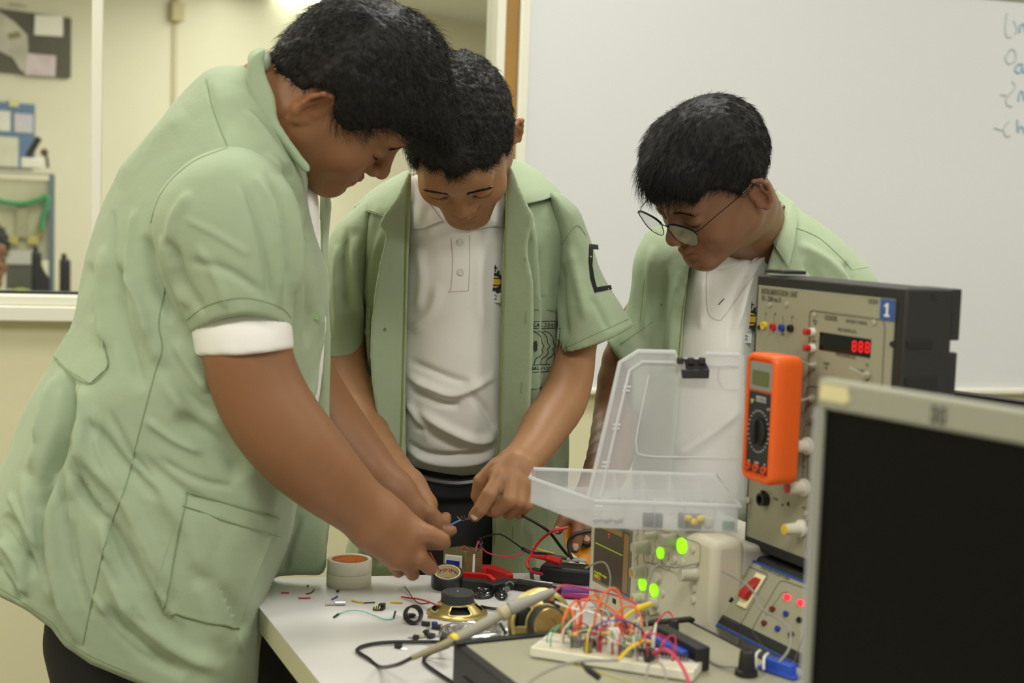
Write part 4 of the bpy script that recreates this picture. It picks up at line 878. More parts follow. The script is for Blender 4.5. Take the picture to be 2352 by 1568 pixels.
free([P(1484, 1560, 1.27), P(1490, 1528, 1.29), P(1512, 1520, 1.29), P(1528, 1545, 1.27), P(1530, 1600, 1.25)], .0010, 'grey', 'thin grey wire loop over the right end of the breadboard')
# blue trimmer block in black holder, knobs, blue connector
t = thing('terminal_block', 'black and blue edge connector block at the far end of the breadboard', 'connector', PZ(1540, 1500, TT)); q0 = PZ(1488, 1488, TT+.002); q1 = PZ(1590, 1545, TT+.002); d = unit(q1-q0); nn = np.array([-d[1], d[0], 0])
MB().box(q0+nn*.004, (q1-q0), nn*.016, ZZ*.024).make('housing', wm('black'), t, .0015); MB().box(q0-nn*.004+d*.002, (q1-q0)*.8, nn*.009, ZZ*.017).make('blue_body', mat('royal blue', (44, 84, 190), .4), t, .001); MB().box(q0-nn*.0045+d*.006+ZZ*.004, (q1-q0)*.68, nn*.001, ZZ*.006).make('slot', M_dk, t)
def tknob(px, py, r, h, lab):
    c = PZ(px, py, TT+.0022); t = thing('control_knob', lab, 'knob', c); MB().lathe(c, ZZ, [(0, r*1.35), (h*.18, r*1.3), (h*.22, r), (h*.92, r*.85), (h, r*.7), (h, r*.1)], 28).make('cap', wm('black'), t); MB().box(c+ZZ*h+D1*0-.0005, D1*r*.7, D2*.001, ZZ*.0004).make('pointer', M_white, t)
tknob(1546, 1462, .0062, .019, 'small black knob behind the blue connector block'); tknob(1714, 1548, .0085, .024, 'larger black knob on the right of the trainer')
t = thing('blue_connector', 'blue terminal connector on the trainer in front of the power panel', 'connector', PZ(1780, 1545, TT)); q0 = PZ(1738, 1535, TT+.0022); q1 = PZ(1822, 1563, TT+.0022); d = unit(q1-q0); nn = np.array([-d[1], d[0], 0])
MB().box(q0, q1-q0, nn*.012, ZZ*.003).make('base', mat('royal blue', (44, 84, 190), .4), t, .0005); MB().box(q0+d*.005+nn*.001, (q1-q0)*.78, nn*.010, ZZ*.013).make('block', mat('royal blue', (44, 84, 190), .4), t, .001)
for k, (x, y) in enumerate(((1742, 1505), (1760, 1512))): MB().tube(spline([PZ(x-6, y+25, TT+.01), PZ(x-5, y-2, TT+.02), PZ(x+4, y-12, TT+.02)], 4), .0012).make('white_pin', M_white, t)
# gray thin wires in front of scope
free([P(1700, 1278, 1.56), P(1640, 1285, 1.56), P(1560, 1302, 1.55), P(1508, 1300, 1.54), P(1490, 1335, 1.53), P(1484, 1380, 1.52), P(1486, 1440, 1.50)], .0013, 'grey', 'grey wire hanging down the front of the oscilloscope')
free([P(1660, 1312, 1.50), P(1705, 1335, 1.47), P(1733, 1362, 1.44), P(1745, 1395, 1.41), P(1790, 1422, 1.38), P(1815, 1450, 1.365), P(1812, 1490, 1.355), P(1790, 1520, 1.35)], .0013, 'grey', 'grey wire curving over the sloping power panel')
free([P(1345, 1304, 1.72), P(1385, 1290, 1.70), P(1402, 1322, 1.68), P(1396, 1370, 1.65), P(1385, 1410, 1.60)], .0012, 'grey', 'grey wire falling past the oscilloscope screen')
# ---- probe
pr = thing('oscilloscope_probe', 'grey oscilloscope probe with a yellow ring lying across the trainer corner', 'probe', P(1100, 1440, 1.45)); M_pg = mat('probe grey', (150, 146, 128), .5)
a0, a1, a2, a3, a4, a5 = P(945, 1511, 1.40), P(1035, 1474, 1.425), P(1048, 1466, 1.43), P(1145, 1415, 1.455), P(1170, 1398, 1.46), P(1272, 1357, 1.475)
def along(p, q, n): return [p+(q-p)*i/n for i in range(n+1)]
MB().tube(along(a0, a1, 10), .003, 12, rs=[.0026+.0004*(i % 2)+.0002*i for i in range(11)]).make('strain_relief', mat('relief grey', (140, 130, 100), .5), pr)
MB().tube(along(a1, a3, 6), .006, 16, rs=[.0045, .0058, .0064, .0064, .0064, .0062, .0052]).make('body', M_pg, pr)
MB().tube([a1+(a2-a1)*.2, a2], .0068, 16).make('yellow_ring', wm('yellow'), pr)
MB().tube(along(a3, a4, 4), .008, 16, rs=[.005, .0085, .0085, .0075, .006]).make('finger_guard', mat('guard', (176, 166, 134), .5), pr)
MB().tube(along(a4, a5, 5), .005, 14, rs=[.0075, .0072, .0060, .0054, .0050, .0034]).make('hook_tip', mat('tip grey', (150, 148, 140), .5), pr)
path_tube([a0, P(910, 1527, 1.42), (872, 1531, .003), (846, 1512, .003), (820, 1493, .003), (846, 1480, .003), (905, 1474, .004), (1000, 1474, .005), P(1030, 1476, 1.53)], .0021, 'cable', wm('black'), parent=pr, n=8)
path_tube([(1030, 1484, .02), (985, 1502, .006), (974, 1520, .003), (1005, 1545, .003), (1060, 1580, .003)], .0021, 'signal_cable', wm('black'), 'black cord lying at the foot of the trainer side', 'cord', n=8)
t = tag(MB().tube([P(1012, 1462, 1.50), P(1028, 1468, 1.50)], .006, 10).make('black_plug', wm('black')), 'round black plug at the corner of the trainer rim', 'plug')
t = tag(MB().prism([P(1146, 1432, 1.50), P(1150, 1430, 1.50), P(1166, 1455, 1.48), P(1158, 1458, 1.48)], (0, .004, 0)).make('black_strip', wm('black')), 'thin black strip standing between foil bag and tilted speaker', 'strip')
# ---- oscilloscope
L0 = PZ(1346, 1392, TZ); SP = Plane(L0, D1, ZZ); sw = SP.uv(1634, 1400)[0]; sh = .150; sd = .125
sc_ = thing('oscilloscope', 'beige benchtop oscilloscope with a dark screen and lit green buttons', 'oscilloscope', L0+D1*sw/2+D2*sd/2)
MB().box(SP.at(0, .004, -.042), SP.x*sw, SP.y*(sh-.004), SP.n*.042).make('front_bezel', M_scope, sc_, .009, seg=3)
MB().box(SP.at(.010, .008, -sd), SP.x*(sw-.016), SP.y*(sh-.018), SP.n*(sd-.040)).make('rear_case', mat('scope grey', (186, 182, 168), .5), sc_, .006, seg=3)
for k in range(5): MB().box(SP.at(sw-.0065, .052+k*.009, -.090), SP.x*.001, SP.y*.0034, SP.n*.030).make('vent_slot', M_dk, sc_)
for a in (.02, sw-.04): MB().box(SP.at(a, .0, -.03), SP.x*.02, SP.y*.006, SP.n*.02).make('foot', M_rim, sc_)
s0 = SP.uv(1366, 1320); s1 = SP.uv(1447, 1230)
scr_l, scr_r = SP.uv(1367, 1300)[0], SP.uv(1446, 1300)[0]; scr_b = SP.uv(1362, 1325)[1]; scr_t = SP.uv(1368, 1190)[1]
scr_t = min(scr_t, sh-.012)
MB().box(SP.at(scr_l-.004, scr_b-.004, -.001), SP.x*(scr_r-scr_l+.008), SP.y*(scr_t-scr_b+.008), SP.n*.0025).make('screen_surround', mat('screen grey', (120, 122, 108), .5), sc_, .001)
MB().box(SP.at(scr_l, scr_b, .0012), SP.x*(scr_r-scr_l), SP.y*(scr_t-scr_b), SP.n*.0008).make('screen', mat('lcd brown', (58, 50, 40), .3, emit=(58, 48, 36), es=.5), sc_)
M_trace = mat('green trace', (130, 150, 30), .4, emit=(140, 160, 20), es=.7)
swd = scr_r-scr_l; sht = scr_t-scr_b
MB().box(SP.at(scr_l+.002, scr_b+sht*.60, .002), SP.x*(swd*.80), SP.y*.0012, SP.n*.0003).make('trace', M_trace, sc_)
MB().box(SP.at(scr_l+swd*.86, scr_b+.002, .002), SP.x*(swd*.14), SP.y*(sht-.004), SP.n*.0002).make('menu_strip', mat('menu tan', (120, 98, 62), .4, emit=(120, 92, 52), es=.4), sc_)
MB().box(SP.at(scr_l, scr_t-.008, .002), SP.x*swd*.8, SP.y*.008, SP.n*.0002).make('status_strip', mat('menu tan', (120, 98, 62), .4), sc_)
text('T', .008, SP.at(scr_l+swd*.42, scr_t-.014, .0022), SP.x, SP.y, mat('orange glyph', (210, 90, 30), .4, emit=(210, 80, 20), es=.6), sc_, 'screen_glyph')
for a, s_ in ((.10, 'Freq(1):No edges'), (.04, '10.0V')): text(s_, .0045, SP.at(scr_l+.003, scr_b+sht*a+.002, .0022), SP.x, SP.y, M_trace, sc_, 'screen_text', align='LEFT')
MB().box(SP.at(scr_l+.001, scr_b+.001, .002), SP.x*.018, SP.y*.006, SP.n*.0001).make('channel_badge', mat('channel amber', (150, 104, 30), .4, emit=(150, 100, 20), es=.4), sc_)
def skey(x, y, w, h, name='soft_key', m=None, dpt=.002): 
    u, v = SP.uv(x, y); return MB().lathe(SP.at(u, v, 0), SP.n, [(0, w), (dpt, w*.95), (dpt+.0006, w*.7)], 18).make(name, m or M_knob, sc_)
for y in (1221, 1243, 1272, 1291, 1345): skey(1462, y, .0048, 0)
M_green = mat('lit green button', (150, 240, 30), .4, emit=(160, 255, 20), es=.9)
for x, y, r in ((1568, 1253, .0095), (1519, 1269, .0070), (1478, 1341, .0080), (1504, 1355, .0080)): skey(x, y, r, 0, 'lit_button', M_green, .003)
def sknob(x, y, r, L, tip=None):
    u, v = SP.uv(x, y); p = SP.at(u, v, 0); MB().lathe(p, SP.n, [(0, r*1.1), (L*.15, r*1.1), (L*.2, r), (L*.95, r*.92), (L, r*.8)], 22).make('knob', M_knob, sc_)
    if tip: MB().lathe(p+SP.n*L, SP.n, [(0, r*.6), (.0006, r*.55)], 16).make('knob_tip', mat('amber tip', (206, 150, 50), .5), sc_)
for x, y, r, L, tp_ in ((1487, 1256, .0078, .020, 0), (1548, 1240, .0078, .018, 0), (1596, 1316, .0085, .020, 0), (1481, 1313, .0078, .018, 1), (1512, 1325, .0078, .006, 0), (1475, 1372, .0065, .014, 1), (1505, 1384, .0070, .008, 0), (1507, 1229, .0045, .016, 0)): sknob(x, y, r, L, tp_)
for x, y in ((1497, 1281), (1517, 1289), (1533, 1277), (1551, 1284), (1569, 1292), (1536, 1299), (1553, 1307), (1568, 1316), (1592, 1261), (1594, 1352), (1593, 1378), (1522, 1362), (1504, 1262)): skey(x, y, .0048, 0, 'key', M_knob, .0018)
MB().lathe(SP.at(*SP.uv(1371, 1361), 0), SP.n, [(0, .0075), (.0015, .007), (.0005, .0055)], 22).make('power_button', M_knob, sc_); pcircle(SP, SP.uv(1371, 1361), .0025, M_line, sc_, 'power_symbol', .0003, .0016)
u, v = SP.uv(1411, 1380); MB().box(SP.at(u-.004, v-.003, 0), SP.x*.008, SP.y*.006, SP.n*.0006).make('usb_port', M_dk, sc_)
outline(SP, [(1480, 1205), (1610, 1248), (1607, 1300), (1478, 1292)], M_line, sc_, .0003, .0002); outline(SP, [(1487, 1290), (1530, 1308), (1560, 1318)], M_line, sc_, .0003, .0002, closed=False)
for x, y in ((1486, 1412), (1511, 1420)): MB().lathe(SP.at(*SP.uv(x, y), 0), SP.n, [(0, .007), (.004, .007), (.004, .005), (.014, .005)], 18).make('bnc_socket', mat('nickel', (170, 165, 150), .25, .9), sc_)
# ---- organiser box standing open on the scope
OZ = TZ+sh+.0015; M_clear = mat('clear polypropylene', (236, 238, 240), .3)
_n = M_clear.node_tree; _b = _n.nodes['Principled BSDF']; _o = _n.nodes['Material Output']; _t = _n.nodes.new('ShaderNodeBsdfTransparent'); _t.inputs[0].default_value = (.95, .95, .95, 1)
_tl = _n.nodes.new('ShaderNodeBsdfTranslucent'); _tl.inputs[0].default_value = (.9, .9, .92, 1); _m1 = _n.nodes.new('ShaderNodeMixShader'); _m1.inputs[0].default_value = .45; _m2 = _n.nodes.new('ShaderNodeMixShader'); _m2.inputs[0].default_value = .30
_n.links.new(_b.outputs[0], _m1.inputs[1]); _n.links.new(_tl.outputs[0], _m1.inputs[2]); _n.links.new(_t.outputs[0], _m2.inputs[1]); _n.links.new(_m1.outputs[0], _m2.inputs[2]); _n.links.new(_m2.outputs[0], _o.inputs[0])
M_clear2 = M_clear.copy(); M_clear2.name = 'clear polypropylene rim'; [setattr(n.inputs[0], 'default_value', .62) for n in M_clear2.node_tree.nodes if n.type == 'MIX_SHADER' and abs(n.inputs[0].default_value-.30) < .01]
rz = OZ+.031
q = [PZ(1222, 1083, rz), PZ(1305, 1076, rz), PZ(1307, 1088, rz), PZ(1830, 1092, rz), None, None]
fl = PZ(1366, 1150, rz); fr = np.array([.2625, fl[1], rz]); bl = PZ(1217, 1096, rz); blk = PZ(1225, 1076, rz); brk = np.array([.2625, blk[1], rz])
foot = [bl, fl, fr, brk, blk]
box = thing('organiser_box', 'open clear plastic parts organiser standing on the oscilloscope', 'organiser box', np.array([*(sum(foot)/5)[:2], OZ]))
def wall(p, q_, z0, z1, th, name, m, par):
    p = np.array(p); q_ = np.array(q_); d = unit((q_-p)*[1, 1, 0]); n_ = np.array([-d[1], d[0], 0]); p = np.array([p[0], p[1], z0]); return MB().box(p, np.array([*(q_-p)[:2], 0]), n_*th, ZZ*(z1-z0)).make(name, m, par)
cc = sum(foot)/5; ins_ = lambda p, k: np.array([*(cc+(np.array(p)-cc)*k)[:2], p[2]])
bot = [ins_(p, .985) for p in foot]
MB().prism([np.array([p[0], p[1], OZ]) for p in bot], ZZ*.0015).make('floor_plate', M_clear, box)
for i in range(5):
    a, b = foot[i], foot[(i+1) % 5]; wall(bot[i], bot[(i+1) % 5], OZ, rz, .0015, 'side_wall', M_clear, box)
MB().tube([p for p in foot], .0022, 6, True).make('rim', M_clear2, box)
for x in np.linspace(fl[0]+.035, .235, 4): wall((x, fl[1], 0), (x, blk[1]-.005, 0), OZ+.001, rz-.003, .0012, 'divider', M_clear, box)
wall((bl[0]+.02, (fl[1]+blk[1])/2, 0), (.25, (fl[1]+blk[1])/2, 0), OZ+.001, rz-.003, .0012, 'divider', M_clear, box)
for k in range(5): MB().tube([PZ(1368-1, 1160+k*7, rz-.004*k)-np.array([0, .003, 0]), PZ(1384, 1161+k*7, rz-.004*k)-np.array([0, .003, 0])], .0012, 6).make('grip_rib', M_clear2, box)
# lid, standing, leaning back a little
LY = fl[1]-.003; lid_px = [(1352, 1140), (1371, 1060), (1397, 950), (1424, 832), (1466, 806), (1551, 808), (1556, 826), (1618, 826), (1622, 812), (1698, 815), (1710, 816), (1710, 1150)]
lidY = lambda py: LY+.03*(1150-py)/340
lo = [P(x, y, lidY(y)) for x, y in lid_px]
MB().prism(lo, (0, .0014, 0)).make('lid', M_clear, box)
MB().tube(lo[:10], .0024, 8).make('lid_rim', M_clear2, box)
inner_px = [(1380, 1140), (1398, 1055), (1422, 950), (1446, 850), (1476, 830), (1550, 832), (1560, 842), (1690, 840), (1696, 840)]
MB().tube([P(x, y, lidY(y)-.002) for x, y in inner_px], .0018, 6).make('lid_rib', M_clear2, box)
MB().tube(spline([P(x, y, lidY(y)-.001) for x, y in ((1490, 862), (1466, 980), (1462, 1025), (1480, 1046), (1600, 1050), (1696, 1053))], 4), .0010, 6).make('lid_rib', M_clear2, box)
MB().tube(spline([P(x, y, lidY(y)-.001) for x, y in ((1652, 842), (1650, 872), (1664, 892), (1680, 894), (1696, 895))], 4), .0010, 6).make('lid_rib', M_clear2, box)
for y in (888, 975, 1062):
    for d in (0, 9): x = 1432-(y-888)*.275+d*-.2; MB().tube([P(x, y+d, lidY(y)-.002), P(x+17, y+d, lidY(y)-.002)], .0014, 6).make('lid_clip', M_clear2, box)
hd = lambda x, y, k=0: P(x, y, lidY(y)-.004-k)
MB().prism([hd(1558, 822), hd(1572, 830), hd(1578, 866), hd(1625, 868), hd(1628, 848), hd(1616, 824)], (0, -.006, 0)).make('latch', wm('black'), box, .001)
MB().prism([hd(1564, 848, .006), hd(1566, 868, .006), hd(1627, 868, .006), hd(1629, 847, .006)], (0, -.005, 0)).make('latch_flap', wm('black'), box, .001)
for x in (1560, 1585, 1610): MB().prism([hd(x-6, 820), hd(x-6, 834), hd(x+8, 834), hd(x+8, 820)], (0, -.010, 0)).make('latch_hook', wm('black'), box, .0008)
zc = OZ+.002
t = tag(MB().box((.155, fl[1]+.006, zc), (.022, 0, 0), (0, .012, 0), (0, 0, .014)).make('dark_component', mat('slate plastic', (34, 38, 50), .5)), 'dark slate block inside the clear organiser box', 'component')
t = tag(MB().box((.195, fl[1]+.006, zc), (.026, 0, 0), (0, .012, 0), (0, 0, .015)).make('dark_component', mat('slate plastic', (34, 38, 50), .5)), 'grey block inside the organiser beside the yellow parts', 'component')
for k, (x, z) in enumerate(((.205, .012), (.212, .008), (.219, .012))): tag(MB().ball((x, fl[1]+.0045, zc+z), .0042, sc=(1.2, .8, .9)).make('yellow_component', wm('yellow')), ('leftmost', 'middle', 'rightmost')[k]+' small yellow part in the clear organiser box', 'component')
tag(MB().box((.245, fl[1]+.006, zc), (.013, 0, 0), (0, .008, 0), (0, 0, .009)).make('green_component', mat('green plastic', (60, 140, 100), .5)), 'small green block inside the clear organiser box', 'component')
tag(MB().ball((.228, fl[1]+.008, zc+.007), .007, sc=(1, .6, 1)).make('cream_component', mat('cream nylon', (190, 186, 160), .5)), 'round cream part inside the clear organiser box', 'component')
for k in range(3): tag(MB().cyl((.10+k*.012, fl[1]+.012, zc+.003), (.108+k*.012, fl[1]+.018, zc+.004), .0028).make('metal_component', M_steel), ('left', 'middle', 'right')[k]+' small metal part in the left bay of the organiser', 'component')
# ---- orange multimeter hung on the instrument
m0 = P(1706, 960, 1.502); mw = .056; MP = Plane(m0, D1, unit(ZZ+D1*0.0)); vt = MP.uv(1712, 806)[1]; vb = MP.uv(1703, 1098)[1]; M_or = mat('orange rubber', (236, 96, 22), .5)
mm = thing('orange_multimeter', 'orange holstered multimeter hanging on the front of the instrument cabinet', 'multimeter', MP.at(mw/2, vb, -.02))
H = vt-vb; md = .036
bod = MB(); prof = []
def rrect(u0, u1, v0, v1, r, n=6):
    out = []
    for cx, cy, a0 in ((u1-r, v1-r, 0), (u0+r, v1-r, 90), (u0+r, v0+r, 180), (u1-r, v0+r, 270)):
        for k in range(n+1): a = math.radians(a0+90*k/n); out.append((cx+r*math.cos(a), cy+r*math.sin(a)))
    return out
lay = [(-md, .004), (-md+.003, .001), (-.016, .0), (-.004, .0), (-.001, .0015), (0, .0035), (0, .0065), (-.0025, .0072)]
vs = []; nn_ = 28
for h, i_ in lay: vs += [MP.at(a, b+ (.0 if True else 0), h) for a, b in rrect(i_, mw-i_, vb+i_, vt-i_*.8, .011-min(i_, .006)*.8)]
fs = [(k*nn_+i, k*nn_+(i+1) % nn_, (k+1)*nn_+(i+1) % nn_, (k+1)*nn_+i) for k in range(len(lay)-1) for i in range(nn_)]+[tuple(range(nn_)), tuple(range(len(lay)*nn_-1, (len(lay)-1)*nn_-1, -1))]
mkobj('holster', vs, fs, M_or, mm)
ff = lambda a0, b0, a1, b1, h0, h1, name, m: MB().box(MP.at(a0, vb+b0, h0), MP.x*(a1-a0), MP.y*(b1-b0), MP.n*(h1-h0)).make(name, m, mm, .0006)
ff(.008, .010, mw-.008, H*.70, -.003, -.0012, 'control_face', mat('matt black face', (34, 36, 38), .5))
ff(.008, H*.715, mw-.008, H-.009, -.003, -.001, 'display_bezel', mat('grey bezel', (140, 142, 134), .5)); ff(.013, H*.755, mw-.013, H-.018, -.001, -.0004, 'display', mat('lcd olive', (104, 106, 66), .25))
dc = MP.at(mw/2, vb+H*.40, -.0012); MB().lathe(dc, MP.n, [(0, .0145), (.002, .0145), (.003, .012)], 32).make('dial', mat('dial black', (22, 22, 24), .45), mm)
MB().box(dc-MP.y*.013-MP.x*.0028, MP.x*.0056, MP.y*.026, MP.n*.008).make('dial_pointer', mat('dial black', (22, 22, 24), .45), mm, .0015)
M_wp = mat('white print', (200, 202, 198), .6)
for k in range(26):
    a = 2*math.pi*k/26; r_ = .0185; MB().box(dc+MP.x*(r_*math.cos(a)-.0008)+MP.y*(r_*1.18*math.sin(a)-.0006), MP.x*.0018, MP.y*.0012, MP.n*.0003).make('scale_mark', M_wp, mm)
for s_, a, b, z in (('DIGITAL', .55, .66, .0048), ('MULTIMETER', .55, .635, .003), ('COM', .5, .155, .0032), ('mA', .25, .155, .0032), ('V', .76, .155, .0036), ('OFF', .8, .585, .003)): text(s_, z, MP.at(mw*a, vb+H*b, -.0008), MP.x, MP.y, M_wp, mm, 'print')
MB().prism([MP.at(.012, vb+H*.64, -.001), MP.at(.019, vb+H*.64, -.001), MP.at(.014, vb+H*.60, -.001)], MP.n*.0004).make('warning_mark', mat('pale print', (180, 182, 150), .6), mm)
for a in (.24, .5, .76): MB().lathe(MP.at(mw*a, vb+H*.115, -.0015), MP.n, [(0, .0045), (.003, .0042), (.003, .0022), (.0005, .002)], 18).make('input_jack', mat('orange jack', (200, 74, 30), .5) , mm)
# ---- monitors
dm = np.array([.55, -.835, 0]); g0 = P(1879, 868, 1.0); MN = Plane(g0, dm, ZZ); M_bez = mat('silver grey bezel', (150, 150, 134), .5); mon = thing('computer_monitor', 'silver grey framed computer monitor with a black screen at the right edge', 'monitor', np.array([*(g0+dm*.14)[:2], TZ]))
mW, mH = .27, .245; bz = .021; bl_ = .0045
def frame(pl, W_, H_, bt, bs, th, mb_m, par, dark):
    MB().box(pl.at(0, -bt, -th), pl.x*W_, pl.y*bt, pl.n*th).make('bezel', mb_m, par, .002); MB().box(pl.at(0, -H_, -th), pl.x*W_, pl.y*bt, pl.n*th).make('bezel', mb_m, par, .002)
    MB().box(pl.at(0, -H_+bt, -th), pl.x*bs, pl.y*(H_-2*bt), pl.n*th).make('bezel', mb_m, par, .001); MB().box(pl.at(W_-bs, -H_+bt, -th), pl.x*bs, pl.y*(H_-2*bt), pl.n*th).make('bezel', mb_m, par, .001)
    MB().box(pl.at(bs-.001, -H_+bt-.001, -th*.6), pl.x*(W_-2*bs+.002), pl.y*(H_-2*bt+.002), pl.n*(th*.6-.003)).make('screen', dark, par)
    MB().box(pl.at(.004, -H_+.004, -th-.022), pl.x*(W_-.008), pl.y*(H_-.008), pl.n*.024).make('rear_shell', mb_m, par, .004)
frame(MN, mW, mH, bz, .0065, .012, M_bez, mon, mat('dark screen', (9, 9, 7), .55, spec=.12))
MB().box(MN.at(-.0004, -bz-.0, 0), MN.x*.0012, -MN.y*(mH-bz), MN.n*.0015).make('painted_edge_highlight', mat('painted highlight', (186, 184, 190), .4), mon)  # pale strip stands in for the highlight along the bezel edge
nb_ = MN.at(mW/2, -mH, -.02); MB().box(nb_-dm*.03, dm*.06, -MN.n*.02, ZZ*.06-ZZ*(.0)).make('neck', M_bez, mon); MB().box(np.array([*(nb_-dm*.03)[:2], TZ+.01]), dm*.06, -MN.n*.02, ZZ*(nb_[2]-TZ)).make('neck', M_bez, mon, .002)
MB().box(np.array([*(nb_-dm*.08+MN.n*.05)[:2], TZ+.0002]), dm*.16, -MN.n*.12, ZZ*.012).make('foot', M_bez, mon, .004)
fx(1886, 880, 1947, 928, .0002, .0008, 'masking_tape_label', mat('tape cream', (216, 206, 156), .7), mon, MN)
MB().prism([MN.hit(x, y, .0002) for x, y in ((1940, 905), (1950, 908), (1952, 922), (1936, 930))], MN.n*.001).make('masking_tape_label', mat('tape cream', (216, 206, 156), .7), mon)
lu, lv = MN.uv(2156, 953); M_lg = mat('logo dark', (40, 42, 40), .5)
for s_ in (-1, 1):
    MB().prism([MN.at(lu+s_*a, lv+b, .0002) for a, b in ((.0014, .0055), (.0056, .0055), (.0056, -.0055), (.0014, -.0055))], MN.n*.0004).make('logo', M_lg, mon)
    MB().prism([MN.at(lu+s_*a, lv+b, .0007) for a, b in ((.0027, .0030), (.0043, .0030), (.0043, -.0030), (.0027, -.0030))], MN.n*.0003).make('logo', M_bez, mon)
MB().box(MN.at(lu-.0012, lv-.0008, .0003), MN.x*.0024, MN.y*.0016, MN.n*.0004).make('logo', M_lg, mon)
g1 = P(2152, 893, 1.62); M2 = Plane(g1, unit(np.array([.62, -.78, 0])), ZZ); mo2 = thing('computer_monitor', 'black computer monitor standing behind the silver grey one', 'monitor', np.array([*(g1+M2.x*.15)[:2], TZ]))
frame(M2, .34, .28, .012, .012, .012, M_blackp, mo2, M_blackp)
nb_ = M2.at(.17, -.27, -.02); MB().box(np.array([*(nb_-M2.x*.03)[:2], TZ+.01]), M2.x*.06, -M2.n*.02, ZZ*(nb_[2]-TZ)).make('neck', M_blackp, mo2); MB().box(np.array([*(nb_-M2.x*.08+M2.n*.05)[:2], TZ+.0002]), M2.x*.16, -M2.n*.12, ZZ*.012).make('foot', M_blackp, mo2, .004)
# ================================================================ people
class Head:                                # local frame: -y face, +z crown, +x the person's left
    def __init__(s, c, M, sc=1.0): s.c = np.array(c, float); s.M = np.array(M, float); s.k = sc; s.M = np.linalg.svd(s.M)[0]@np.linalg.svd(s.M)[2]
    def w(s, p): return s.c+s.M@(np.array(p, float)*s.k)
    def E(s, c, r, R=None): return E(s.w(c), np.array(r, float)*s.k, s.M if R is None else s.M@np.array(R))
    def C(s, a, b, ra, rb): return Cn(s.w(a), s.w(b), ra*s.k, rb*s.k)
    def loc(s, X): return (X-s.c)@s.M/s.k
def rotx(a): c, s = math.cos(a), math.sin(a); return [[1, 0, 0], [0, c, -s], [0, s, c]]
def rotz(a): c, s = math.cos(a), math.sin(a); return [[c, -s, 0], [s, c, 0], [0, 0, 1]]
def roty(a): c, s = math.cos(a), math.sin(a); return [[c, 0, s], [0, 1, 0], [-s, 0, c]]
